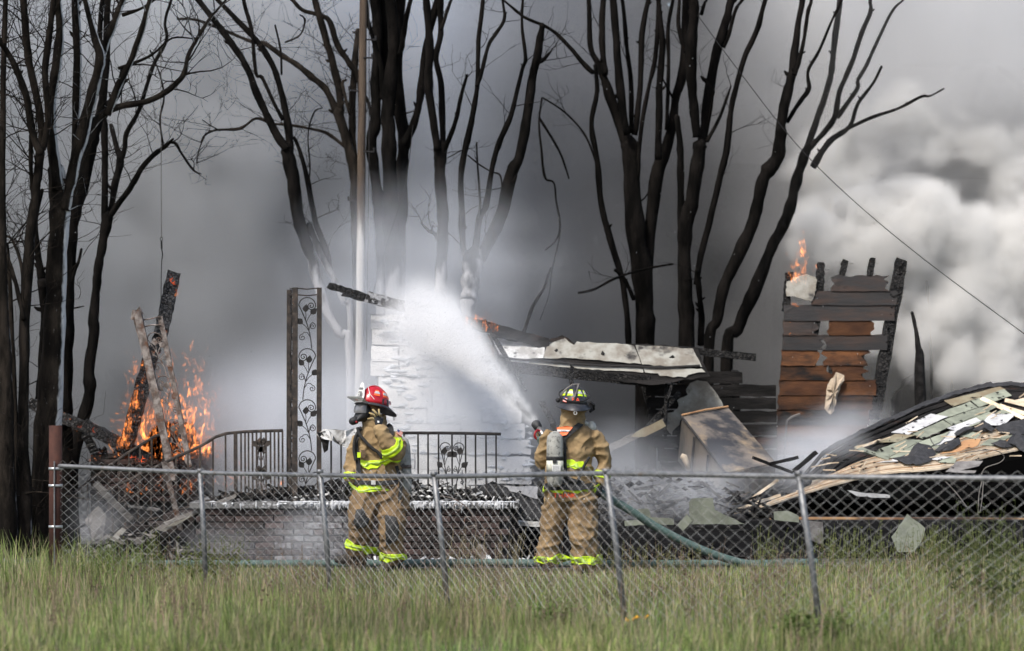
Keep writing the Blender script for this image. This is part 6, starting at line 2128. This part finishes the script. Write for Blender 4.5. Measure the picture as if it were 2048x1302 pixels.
# stake and ribbon
sk = MB().beam(S(35, 1180, 30.2) * 1 + Vector((0, 0, -.05)), S(35, 1130, 30.2), .05, .03, .002, 3)
tag(sk.build('wooden_stake', MATS['stake']), 'short pale wooden stake in the grass beside the rust-brown post', 'stake')
rb = MB()
pp = smooth_path([(1250, 1238), (1262, 1240), (1275, 1233), (1288, 1236), (1297, 1229)], 4)
rings = []
for i, (x, yy) in enumerate(pp):
    c_ = S(x, yy, 23.7)
    c_.y -= .03
    a = i * .5
    rings.append([c_ + Vector((0, math.sin(a) * .014, math.cos(a) * .014)), c_ + Vector((0, math.sin(a) * .014 + .003, math.cos(a) * .014)), c_ - Vector((0, math.sin(a) * .014 - .003, math.cos(a) * .014)), c_ - Vector((0, math.sin(a) * .014, math.cos(a) * .014))])
rb.loft(rings)
tag(rb.build('yellow_ribbon', MATS['yellow_tape'], None, True), 'twisted yellow plastic ribbon tied at the foot of a fence post', 'ribbon')


# ------------------------------------------------------------------ grass
def blade_mat():
    m = bpy.data.materials.new('grass_blade')
    m.use_nodes = True
    nt = m.node_tree
    N, Lk = nt.nodes, nt.links
    b = N['Principled BSDF']
    at = N.new('ShaderNodeAttribute')
    at.attribute_name = 'tint'
    Lk.new(at.outputs['Color'], b.inputs['Base Color'])
    b.inputs['Roughness'].default_value = .7
    b.inputs['Specular IOR Level'].default_value = .25
    tr = N.new('ShaderNodeBsdfTranslucent')
    Lk.new(at.outputs['Color'], tr.inputs['Color'])
    mx = N.new('ShaderNodeMixShader')
    mx.inputs[0].default_value = .35
    Lk.new(b.outputs[0], mx.inputs[1])
    Lk.new(tr.outputs[0], mx.inputs[2])
    Lk.new(mx.outputs[0], N['Material Output'].inputs['Surface'])
    MATS['grass_blade'] = m


blade_mat()


def fnoise(x, y_, s, o):
    return np.array([mnoise.noise(Vector((a * s, b * s, o))) for a, b in zip(x, y_)])


def grass_patch(name, n, xr, yr, hmin, hmax, width, cols, seed, lean=.35, hk=None, kind='stuff', segs=3):
    r = np.random.default_rng(seed)
    x = r.uniform(*xr, n)
    y_ = r.uniform(*yr, n)
    # keep to the visible wedge with a margin
    k = np.abs(x) < y_ * 1024 / F + 2.3
    x, y_ = x[k], y_[k]
    cl = fnoise(x, y_, 1.3, seed)
    c2 = fnoise(x, y_, .45, seed + 7)
    keep = r.random(len(x)) < (.62 + .5 * cl)
    x, y_, cl, c2 = x[keep], y_[keep], cl[keep], c2[keep]
    n = len(x)
    h = r.uniform(hmin, hmax, n) * (1 + .35 * cl)
    if hk is not None:
        h *= hk(x, y_)
    az = r.uniform(0, 2 * np.pi, n)
    ln = np.abs(r.normal(0, lean, n))
    wd = width * r.uniform(.6, 1.3, n)
    faz = r.uniform(0, np.pi, n)
    V = np.zeros((n, segs * 2 + 1, 3))
    for s in range(segs + 1):
        t = s / segs
        dx = np.cos(az) * ln * h * t ** 2
        dy = np.sin(az) * ln * h * t ** 2
        z = h * (t - .12 * ln * t ** 2)
        if s < segs:
            wv = wd * (1 - .55 * t)
            V[:, 2 * s] = np.stack([x + dx - np.cos(faz) * wv, y_ + dy - np.sin(faz) * wv, z], 1)
            V[:, 2 * s + 1] = np.stack([x + dx + np.cos(faz) * wv, y_ + dy + np.sin(faz) * wv, z], 1)
        else:
            V[:, 2 * s] = np.stack([x + dx, y_ + dy, z], 1)
    nv = segs * 2 + 1
    base = (np.arange(n) * nv)[:, None]
    quads = np.concatenate([base + np.array([[2 * s, 2 * s + 1, 2 * s + 3, 2 * s + 2]]) for s in range(segs - 1)], 0) if segs > 1 else np.zeros((0, 4), int)
    tris = base + np.array([[2 * segs - 2, 2 * segs - 1, 2 * segs]])
    me = bpy.data.meshes.new(name)
    me.vertices.add(n * nv)
    me.vertices.foreach_set('co', V.reshape(-1))
    nq, ntr = len(quads), len(tris)
    me.loops.add(nq * 4 + ntr * 3)
    me.loops.foreach_set('vertex_index', np.concatenate([quads.reshape(-1), tris.reshape(-1)]).astype(np.int32))
    me.polygons.add(nq + ntr)
    me.polygons.foreach_set('loop_start', np.concatenate([np.arange(nq) * 4, nq * 4 + np.arange(ntr) * 3]).astype(np.int32))
    me.update()
    me.validate()
    cols = np.array(cols)
    ci = cols[r.integers(0, len(cols), n)]
    ci = ci * (1 + .36 * r.normal(size=(n, 1)).clip(-1.6, 1.6)) * (1 + .55 * c2[:, None]) * (1 + np.array([[.22, .0, .16]]) * np.clip(cl[:, None] * 1.4, -.6, .6))
    ca = me.color_attributes.new('tint', 'FLOAT_COLOR', 'POINT')
    C = np.ones((n, nv, 4))
    C[:, :, :3] = ci[:, None, :]
    ca.data.foreach_set('color', C.reshape(-1).astype(np.float32))
    me.materials.append(MATS['grass_blade'])
    o = bpy.data.objects.new(name, me)
    col.objects.link(o)
    tag(o, kind=kind)
    return o


GC = [(.19, .26, .075), (.25, .30, .10), (.155, .235, .06), (.29, .315, .13), (.35, .33, .19), (.22, .28, .08), (.11, .17, .045)]
def low_far(x, y_):
    far = np.clip((y_ - 26.5) / 4, 0, 1)
    mid = np.clip(1 - np.abs(x + .1) / 4.2, 0, 1) ** .5
    return (1 - .82 * far * mid) * .85


grass_patch('grass', 140000, (-7.5, 7.5), (20.6, 31.6), .06, .20, .0042, GC, 1, hk=low_far)
grass_patch('grass', 40000, (-7.5, 7.5), (20.6, 31.3), .18, .36, .0032, GC + [(.36, .30, .19), (.32, .25, .17)], 2, .3, hk=low_far)
grass_patch('grass', 10500, (-7, 7), (21, 30.8), .3, .5, .002, [(.38, .30, .21), (.30, .22, .16), (.36, .33, .2)], 3, .22, hk=low_far)
grass_patch('grass', 2600, (-6, -3.6), (27, 31), .2, .5, .004, GC, 4, .35)


def weeds(name, spots, seed, hgt, colr, head):
    """taller stalks with small seed heads or leaves"""
    rr = random.Random(seed)
    mb = MB()
    for (x, yy) in spots:
        for _ in range(rr.randint(3, 6)):
            h = hgt * rr.uniform(.6, 1.15)
            p = Vector((x + rr.uniform(-.1, .1), yy + rr.uniform(-.1, .1), 0))
            d = Vector((rr.uniform(-.25, .25), rr.uniform(-.2, .2), 1))
            pts = [p + d * h * t + Vector((rr.uniform(-.01, .01), 0, 0)) for t in (0, .35, .7, 1)]
            mb.tube(pts, [.003, .0026, .002, .0012], 3)
            for k in range(rr.randint(7, 13)):
                t = rr.uniform(.35, 1.0)
                c = pts[0].lerp(pts[-1], t)
                a = rr.uniform(0, 6.28)
                L_ = rr.uniform(.015, .05) * (1.5 - t) * head
                dv = Vector((math.cos(a), math.sin(a), rr.uniform(.1, 1.0))).normalized()
                sd = dv.cross(Vector((0, 0, 1)))
                sd = sd.normalized() if sd.length > .01 else Vector((1, 0, 0))
                mb.add([c, c + dv * L_ * .5 + sd * L_ * .28, c + dv * L_, c + dv * L_ * .5 - sd * L_ * .28], [(0, 1, 2, 3)])
    me = bpy.data.meshes.new(name)
    me.from_pydata(mb.v, [], mb.f)
    ca = me.color_attributes.new('tint', 'FLOAT_COLOR', 'POINT')
    cc = np.ones((len(mb.v), 4))
    cc[:, :3] = np.array(colr) * np.random.default_rng(seed).uniform(.7, 1.3, (len(mb.v), 1))
    ca.data.foreach_set('color', cc.reshape(-1).astype(np.float32))
    me.materials.append(MATS['grass_blade'])
    o = bpy.data.objects.new(name, me)
    col.objects.link(o)
    return tag(o, kind='stuff')


rs = random.Random(3)
weeds('weeds', [(S(rs.uniform(1520, 2060), 0, 30.5).x, rs.uniform(29.6, 31.4)) for _ in range(70)], 1, .48, (.13, .15, .05), 1.0)
weeds('weeds', [(S(rs.uniform(100, 480), 0, 29).x, rs.uniform(28.2, 30.6)) for _ in range(34)], 2, .42, (.11, .13, .035), 1.2)
weeds('weeds', [(S(rs.uniform(1180, 1420), 0, 31).x, rs.uniform(30.6, 31.6)) for _ in range(20)], 3, .28, (.15, .15, .06), 1.0)
weeds('weeds', [(S(rs.uniform(1560, 1690), 0, 22.3).x, rs.uniform(21.7, 22.6)) for _ in range(9)], 4, .24, (.13, .18, .05), 2.2)
weeds('weeds', [(S(rs.uniform(1950, 2100), 0, 24).x, rs.uniform(22.5, 26)) for _ in range(26)], 5, .85, (.075, .095, .03), 1.6)
weeds('weeds', [(S(rs.uniform(1080, 1140), 0, 23.6).x, rs.uniform(23.2, 24)) for _ in range(7)], 6, .22, (.13, .18, .05), 2.0)
weeds('weeds', [(S(rs.uniform(0, 2048), 0, 25).x, rs.uniform(22, 30)) for _ in range(120)], 7, .42, (.19, .14, .10), .9)
weeds('weeds', [(S(rs.uniform(900, 1080), 0, 31).x, rs.uniform(31.2, 31.7)) for _ in range(14)], 8, .42, (.24, .21, .13), .6)


# ------------------------------------------------------------------ flames
def flame_mat():
    m = bpy.data.materials.new('flame')
    m.use_nodes = True
    nt = m.node_tree
    N, Lk = nt.nodes, nt.links
    N.remove(N['Principled BSDF'])
    at = N.new('ShaderNodeAttribute')
    at.attribute_name = 'heat'
    tc = N.new('ShaderNodeTexCoord')
    mp = N.new('ShaderNodeMapping')
    mp.inputs['Scale'].default_value = (1.6, 1.6, .7)
    Lk.new(tc.outputs['Object'], mp.inputs['Vector'])
    nz = N.new('ShaderNodeTexNoise')
    nz.inputs['Scale'].default_value = 7
    nz.inputs['Detail'].default_value = 4
    nz.inputs['Distortion'].default_value = 1.6
    Lk.new(mp.outputs[0], nz.inputs['Vector'])
    ad = N.new('ShaderNodeMath')
    ad.operation = 'ADD'
    Lk.new(at.outputs['Fac'], ad.inputs[0])
    mm = N.new('ShaderNodeMath')
    mm.operation = 'MULTIPLY_ADD'
    mm.inputs[1].default_value = 1.0
    mm.inputs[2].default_value = -.46
    Lk.new(nz.outputs[0], mm.inputs[0])
    Lk.new(mm.outputs[0], ad.inputs[1])
    cr_ = N.new('ShaderNodeValToRGB')
    e = cr_.color_ramp.elements
    e[0].position, e[0].color = .1, (.6, .08, .015, 1)
    e[1].position, e[1].color = .95, (1, .76, .36, 1)
    e2 = e.new(.42)
    e2.color = (1, .42, .10, 1)
    Lk.new(ad.outputs[0], cr_.inputs[0])
    em = N.new('ShaderNodeEmission')
    em.inputs['Strength'].default_value = 4.5
    Lk.new(cr_.outputs[0], em.inputs['Color'])
    tp_ = N.new('ShaderNodeBsdfTransparent')
    mr = N.new('ShaderNodeMapRange')
    mr.inputs['From Min'].default_value = .18
    mr.inputs['From Max'].default_value = .75
    mr.inputs['To Max'].default_value = .8
    Lk.new(ad.outputs[0], mr.inputs['Value'])
    mx = N.new('ShaderNodeMixShader')
    Lk.new(mr.outputs[0], mx.inputs[0])
    Lk.new(tp_.outputs[0], mx.inputs[1])
    Lk.new(em.outputs[0], mx.inputs[2])
    Lk.new(mx.outputs[0], N['Material Output'].inputs['Surface'])
    MATS['flame'] = m


flame_mat()


def flame(label, spots, Y, seed, heat=1.0):
    """spots: (px, py base, height px, width px, lean px, count)"""
    rr = random.Random(seed)
    V, Fc, Ht = [], [], []
    for (bx, by, hp, wp, lean, cnt) in spots:
        for _ in range(cnt):
            x0 = bx + rr.gauss(0, wp * .33)
            y0 = by + rr.uniform(-4, 4)
            h = hp * rr.uniform(.35, 1.05) * (1 - .5 * min(1, abs(x0 - bx) / wp))
            d = Y + rr.uniform(-.22, .22)
            w = wp * (rr.uniform(.22, .5) if rr.random() < .6 else rr.uniform(.5, .85)) + 3.0
            ph = rr.uniform(0, 6)
            n, sd = 9, 6
            b0 = len(V)
            hh = heat * rr.uniform(.65, 1.1)
            for i in range(n):
                t = i / (n - 1)
                cx_ = x0 + lean * t ** 1.3 + math.sin(t * 6 + ph) * w * .55 * t
                r = w * (.35 + 1.0 * math.sin(math.pi * min(1, t * 1.25 + .12)) ** 1.0 * (1 - t) ** .5) * .6
                if t == 1:
                    r = .25
                c = S(cx_, y0 - h * t, d)
                for k in range(sd):
                    a = 2 * math.pi * k / sd + t * 1.5
                    V.append((c.x + math.cos(a) * r * d / F, c.y + math.sin(a) * r * d / F * 1.3, c.z + math.sin(a * 2 + ph) * r * d / F * .3))
                    Ht.append(max(0, hh * (1.05 - .85 * t)))
            for i in range(n - 1):
                for k in range(sd):
                    k2 = (k + 1) % sd
                    Fc.append((b0 + i * sd + k, b0 + i * sd + k2, b0 + i * sd + sd + k2, b0 + i * sd + sd + k))
    me = bpy.data.meshes.new('flame')
    me.from_pydata(V, [], Fc)
    a = me.attributes.new('heat', 'FLOAT', 'POINT')
    a.data.foreach_set('value', np.array(Ht, np.float32))
    me.materials.append(MATS['flame'])
    me.polygons.foreach_set('use_smooth', [True] * len(me.polygons))
    o = bpy.data.objects.new('flame', me)
    col.objects.link(o)
    return tag(o, label, 'flame', 'flames') if label else tag(o, kind='stuff')


flame('tall ragged flame climbing the leaning charred timber', [(243, 896, 85, 32, 4, 30), (256, 862, 90, 30, 4, 26), (266, 815, 95, 30, -2, 28), (272, 765, 75, 26, -6, 24), (290, 735, 34, 18, 0, 10)], 35.0, 1, 1.35)
flame('wide soft flame burning behind the leaning iron column', [(325, 915, 230, 85, 8, 70), (365, 905, 250, 62, 30, 60), (300, 908, 100, 40, 0, 22), (405, 915, 130, 52, 12, 30), (345, 915, 130, 90, 0, 44)], 35.75, 2, 1.15)
flame('', [(338, 560, 20, 5, -4, 4), (352, 590, 22, 4, 4, 5), (332, 665, 16, 6, 2, 5), (318, 650, 14, 5, 0, 3), (310, 710, 16, 5, 0, 4)], 35.2, 3, .8)
flame('', [(285, 985, 34, 16, 4, 14), (320, 980, 46, 14, 4, 14), (370, 985, 40, 22, 6, 16), (400, 965, 36, 14, 0, 8), (180, 945, 46, 6, 0, 4), (260, 985, 24, 14, 0, 8), (430, 965, 30, 14, 0, 6)], 33.7, 4, 1.05)
flame('', [(450, 975, 30, 24, 6, 12), (475, 960, 60, 22, 6, 9), (520, 975, 22, 20, 0, 8), (560, 972, 16, 14, 0, 6)], 34.9, 5, .7)
flame('bright flames dancing on the rafter end of the white gable', [(950, 654, 52, 22, 4, 20), (970, 660, 46, 22, 6, 20), (990, 660, 26, 10, 4, 8), (930, 648, 30, 14, 0, 10), (905, 640, 36, 14, 2, 8)], 36.2, 6, 1.3)
flame('', [(945, 676, 7, 24, 4, 14), (965, 677, 6, 16, 6, 8), (860, 626, 26, 20, 0, 5)], 36.4, 7, 1.0)
flame('tall narrow flame on top of the plank wall', [(1582, 564, 60, 18, -4, 16), (1596, 566, 95, 18, 4, 24), (1601, 555, 115, 13, 6, 22), (1604, 515, 70, 9, 0, 10)], 38.3, 8, 1.2)
flame('', [(1590, 613, 5, 22, 2, 14), (1582, 641, 3, 8, 2, 4), (1585, 670, 4, 16, 2, 8)], 38.25, 9, 1.0)
flame('', [(1628, 545, 30, 10, 6, 5), (1640, 540, 26, 6, 8, 4), (1652, 548, 14, 5, 0, 3)], 38.9, 10, .5)
flame('', [(115, 828, 10, 14, 2, 6), (135, 842, 10, 12, 2, 5), (152, 858, 10, 8, 2, 5), (190, 905, 12, 6, 0, 5), (215, 875, 6, 12, 0, 3)], 35.15, 11, .8)

# ------------------------------------------------------------------ water jet
NZ = OFF2 + Vector((-.39, .56, 1.55))
TG = S(838, 606, 35.9)


def jet_axis(t):
    """arched path of the jet from the nozzle, spreading and falling on the wall"""
    a = NZ.lerp(TG, t)
    a.z += .07 * math.sin(math.pi * t)
    return a


rr = random.Random(9)
mb = MB()
for i in range(30000):
    t = rr.random() ** .9
    c = jet_axis(t)
    r = .015 + .46 * t ** 1.15
    c += Vector((rr.gauss(0, 1), rr.gauss(0, 1), rr.gauss(0, 1) * 1.0 - (1.1 * t * abs(rr.gauss(0, 1))))) * r * .42
    s = rr.uniform(.0014, .0038) * (.8 + .6 * t)
    mb.add([c + Vector((s, 0, -s * .6)), c + Vector((-s, s * .3, -s * .6)), c + Vector((0, -s, s))], [(0, 1, 2)])
for i in range(6000):
    yy = rr.uniform(600, 900)
    x = rr.uniform(740, 850 + (yy - 600) * .7)
    c = S(x, yy, rr.uniform(34.8, 35.6))
    s = rr.uniform(.0016, .0042)
    mb.add([c + Vector((s, 0, -s * .6)), c + Vector((-s, s * .3, -s * .6)), c + Vector((0, -s, s))], [(0, 1, 2)])
me = bpy.data.meshes.new('water_spray')
me.from_pydata(mb.v, [], mb.f)
me.materials.append(MATS['foam'])
o = bpy.data.objects.new('water_spray', me)
col.objects.link(o)
tag(o, kind='stuff')
# drifting ash flakes and droplets
mb = MB()
for i in range(260):
    c = S(rr.uniform(150, 1900), rr.uniform(100, 900), rr.uniform(35, 39))
    s = rr.uniform(.003, .009)
    mb.add([c + Vector((s, 0, -s * .6)), c + Vector((-s, s * .3, -s * .6)), c + Vector((0, -s, s))], [(0, 1, 2)])
me = bpy.data.meshes.new('ash_flakes')
me.from_pydata(mb.v, [], mb.f)
me.materials.append(MATS['foam'])
o = bpy.data.objects.new('ash_flakes', me)
col.objects.link(o)
tag(o, kind='stuff')
# ------------------------------------------------------------------ smoke
def vol_mat(name, colr, density, aniso=0.0, step=1.0, ramp=None):
    m = bpy.data.materials.new(name)
    m.use_nodes = True
    t = m.node_tree
    t.nodes.remove(t.nodes['Principled BSDF'])
    pv = t.nodes.new('ShaderNodeVolumePrincipled')
    pv.inputs['Color'].default_value = (*colr, 1)
    pv.inputs['Density'].default_value = density
    pv.inputs['Anisotropy'].default_value = aniso
    t.links.new(pv.outputs[0], t.nodes['Material Output'].inputs['Volume'])
    if ramp:    # the smoke itself changes from sooty grey to pale cream across the fire
        ge = t.nodes.new('ShaderNodeNewGeometry')
        sp = t.nodes.new('ShaderNodeSeparateXYZ')
        mr = t.nodes.new('ShaderNodeMapRange')
        mr.inputs['From Min'].default_value, mr.inputs['From Max'].default_value = -8, 8
        cr_ = t.nodes.new('ShaderNodeValToRGB')
        el = cr_.color_ramp.elements
        while len(el) < len(ramp):
            el.new(.5)
        for e, (pos_, c_) in zip(el, ramp):
            e.position = pos_
            e.color = (*c_, 1)
        t.links.new(ge.outputs['Position'], sp.inputs[0])
        t.links.new(sp.outputs[0], mr.inputs['Value'])
        t.links.new(mr.outputs[0], cr_.inputs[0])
        mz = t.nodes.new('ShaderNodeMapRange')      # smoke colour made paler higher up
        mz.inputs['From Min'].default_value, mz.inputs['From Max'].default_value = 1.5, 8.5
        mz.inputs['To Min'].default_value, mz.inputs['To Max'].default_value = .92, 1.42
        sc3 = t.nodes.new('ShaderNodeVectorMath')
        sc3.operation = 'SCALE'
        mn3 = t.nodes.new('ShaderNodeVectorMath')
        mn3.operation = 'MINIMUM'
        mn3.inputs[1].default_value = (.88, .88, .88)
        t.links.new(sp.outputs[2], mz.inputs['Value'])
        t.links.new(cr_.outputs[0], sc3.inputs[0])
        t.links.new(mz.outputs[0], sc3.inputs['Scale'])
        t.links.new(sc3.outputs[0], mn3.inputs[0])
        t.links.new(mn3.outputs[0], pv.inputs['Color'])
    try:
        m.cycles.volume_step_rate = step
    except Exception:
        pass
    return m


def smoke(name, mn, mx, vox, blobs, m, nscale=.6, detail=5, warp=.0, contrast=1.0, thr=0.0, soft_=1.0, base=0.0, stretch=(1, 1, 1)):
    """fog volume: sum of soft blobs (centre, radii, strength) broken up by turbulence"""
    me = bpy.data.meshes.new(name)
    o = bpy.data.objects.new(name, me)
    col.objects.link(o)
    g = bpy.data.node_groups.new(name, 'GeometryNodeTree')
    g.interface.new_socket('Geometry', in_out='OUTPUT', socket_type='NodeSocketGeometry')
    N, L = g.nodes, g.links
    out = N.new('NodeGroupOutput')
    vc = N.new('GeometryNodeVolumeCube')
    vc.inputs['Min'].default_value = mn
    vc.inputs['Max'].default_value = mx
    for i, ax in enumerate('XYZ'):
        vc.inputs['Resolution ' + ax].default_value = max(4, int((mx[i] - mn[i]) / vox))
    pos = N.new('GeometryNodeInputPosition').outputs[0]

    def vm(op, a, b):
        n = N.new('ShaderNodeVectorMath')
        n.operation = op
        for v, s in ((a, n.inputs[0]), (b, n.inputs[1])):
            if isinstance(v, (tuple, list, Vector)):
                s.default_value = tuple(v)
            else:
                L.new(v, s)
        return n

    def ma(op, a, b, c=None):
        n = N.new('ShaderNodeMath')
        n.operation = op
        for v, s in ((a, n.inputs[0]), (b, n.inputs[1]), (c, n.inputs[2])):
            if v is None:
                continue
            if isinstance(v, (int, float)):
                s.default_value = v
            else:
                L.new(v, s)
        return n.outputs[0]
    p = pos
    if warp:
        wn = N.new('ShaderNodeTexNoise')
        wn.inputs['Scale'].default_value = nscale * .8
        wn.inputs['Detail'].default_value = 2
        L.new(pos, wn.inputs['Vector'])
        d = vm('SUBTRACT', wn.outputs['Color'], (.5, .5, .5)).outputs[0]
        d = vm('MULTIPLY', d, (warp, warp, warp)).outputs[0]
        p = vm('ADD', pos, d).outputs[0]
    tot = None
    for (c, r, a) in blobs:
        d = vm('SUBTRACT', p, tuple(c)).outputs[0]
        d = vm('MULTIPLY', d, tuple(1 / x for x in r)).outputs[0]
        ln = vm('LENGTH', d, (0, 0, 0)).outputs['Value']
        mr = N.new('ShaderNodeMapRange')
        mr.interpolation_type = 'SMOOTHSTEP'
        mr.inputs['From Min'].default_value = 1
        mr.inputs['From Max'].default_value = 0
        mr.inputs['To Max'].default_value = a
        L.new(ln, mr.inputs['Value'])
        tot = mr.outputs[0] if tot is None else ma('ADD', tot, mr.outputs[0])
    if base:
        tot = ma('ADD', tot, base)
    nz = N.new('ShaderNodeTexNoise')
    nz.inputs['Scale'].default_value = nscale
    nz.inputs['Detail'].default_value = detail
    nz.inputs['Roughness'].default_value = .55
    q = vm('MULTIPLY', p, stretch).outputs[0]
    L.new(q, nz.inputs['Vector'])
    n0 = ma('SUBTRACT', nz.outputs[0], .5)
    k = ma('MULTIPLY_ADD', n0, contrast * 2, 1.0)
    k = ma('MAXIMUM', k, 0.0)
    dens = ma('MULTIPLY', tot, k)
    if thr:
        mr = N.new('ShaderNodeMapRange')
        mr.interpolation_type = 'SMOOTHSTEP'
        mr.inputs['From Min'].default_value = thr
        mr.inputs['From Max'].default_value = thr + soft_
        L.new(dens, mr.inputs['Value'])
        dens = ma('MULTIPLY', dens, mr.outputs[0])
    L.new(dens, vc.inputs['Density'])
    sm = N.new('GeometryNodeSetMaterial')
    sm.inputs['Material'].default_value = m
    L.new(vc.outputs[0], sm.inputs[0])
    L.new(sm.outputs[0], out.inputs[0])
    me.materials.append(m)
    o.modifiers.new('smoke', 'NODES').node_group = g
    tag(o, kind='stuff')
    return o


def blob(px, py, Y, rpx, rpy, ry, a):
    k = Y / F
    return (S(px, py, Y), (rpx * k, ry, rpy * k), a)


if SMOKE:
    # grey smoke behind the trees
    smoke('smoke', (-11.5, 41.2, 0), (11.5, 50.6, 10.6), .17,
          [blob(150, 600, 45.5, 620, 700, 4.6, 2.0), blob(420, 400, 44.6, 360, 360, 3.6, 1.6), blob(600, 430, 44.4, 300, 330, 3.4, 1.8), blob(-250, 300, 45, 500, 800, 4.6, 1.2), blob(560, 100, 44.8, 560, 470, 4.0, 2.2), blob(850, 450, 44.8, 330, 360, 3.6, 1.1), blob(500, 780, 45, 460, 420, 4.0, 1.3),
           blob(1200, 700, 46, 420, 380, 3.4, 1.3), blob(1230, 200, 47.2, 420, 420, 3.0, 1.1), blob(1850, 200, 45.8, 560, 700, 4.4, 1.8), blob(1720, 650, 45.4, 380, 460, 4, 1.5), blob(2250, 400, 45.5, 500, 800, 4.4, 1.8), blob(930, 30, 45, 200, 260, 3.4, .5), blob(1520, 300, 45.8, 220, 460, 3.4, 1.2), blob(1950, 900, 45.5, 600, 500, 4, 1.5)],
          vol_mat('smoke_grey', (.5, .5, .5), .75, -.1, 2.4, [(0, (.47, .485, .50)), (.27, (.54, .555, .575)), (.43, (.58, .605, .645)), (.52, (.27, .28, .30)), (.68, (.23, .232, .236)), (.75, (.5, .5, .5)), (.82, (.80, .79, .76)), (1, (.84, .83, .80))]),
          nscale=.55, detail=6, warp=1.1, contrast=3.2, base=.08)
    # bright billows
    smoke('smoke', (3.0, 39.9, .4), (9.6, 44.8, 7.4), .095,
          [blob(1840, 450, 42, 190, 140, 1.3, 2.2), blob(1690, 470, 42.2, 200, 150, 1.2, 1.7), blob(1960, 560, 42.2, 240, 170, 1.4, 1.7), blob(2050, 760, 42, 280, 210, 1.5, 1.5), blob(1880, 680, 42.0, 260, 150, 1.3, 1.3), blob(1640, 330, 43, 190, 160, 1.0, 1.0), blob(2130, 480, 42.4, 220, 220, 1.4, 1.5), blob(1720, 620, 42.2, 180, 140, 1.0, 1.1), blob(1820, 250, 43.2, 240, 160, 1.1, .95), blob(2000, 330, 43.2, 240, 160, 1.1, .9)],
          vol_mat('smoke_cream', (.96, .95, .925), 3.6, -.3, 2.2), nscale=1.5, detail=6, warp=.5, contrast=2.8, thr=.55, soft_=.4)
    # thin bluish steam hanging over the wreck
    smoke('steam', (-5.2, 32.4, .0), (6.8, 38.2, 5.4), .14,
          [blob(880, 830, 35.0, 330, 270, 1.1, 1.1), blob(720, 640, 37.0, 230, 240, .9, .5), blob(860, 540, 37.4, 380, 230, .8, 1.0), blob(590, 850, 35.8, 300, 230, 1.3, 1.4), blob(620, 1080, 32.7, 130, 90, .5, 1.4), blob(450, 1090, 32.8, 120, 70, .5, .6),
           blob(1330, 1000, 34.0, 200, 90, .9, .9), blob(1250, 930, 34.6, 160, 120, 1.0, .6), blob(1430, 980, 34.4, 120, 110, .7, .8), blob(1640, 905, 36.4, 140, 75, .9, 2.2), blob(1580, 940, 35.2, 120, 60, .8, 1.0), blob(1700, 860, 37.4, 120, 70, .6, 1.5), blob(190, 1060, 32.9, 90, 90, .4, .4)],
          vol_mat('steam_white', (.92, .945, .99), .75, -.25, 2.6), nscale=1.5, detail=5, warp=.4, contrast=2.0)
    # body of the water jet
    js = []
    for i in range(26):
        t = i / 25
        c = jet_axis(t)
        r = .05 + .54 * t ** 1.12
        js.append((c + Vector((0, 0, -.06 * t)), (r, r * 1.2 + .14, r), 3.4 / (1 + 5 * t) * (1 - .55 * t ** 3)))
    for (px_, py_, a, r) in ((860, 690, .8, .6), (910, 750, .8, .6), (970, 800, .7, .5), (900, 840, .5, .6), (810, 660, .5, .5)):
        js.append((S(px_, py_, 35.4), (r, .6, r), a))
    smoke('spray_mist', (-2.2, 31.2, .6), (.9, 36.6, 3.6), .06, js, vol_mat('mist_white', (.985, .985, .99), 2.6, -.3, 2.4), nscale=3.5, detail=5, warp=.12, contrast=1.5)
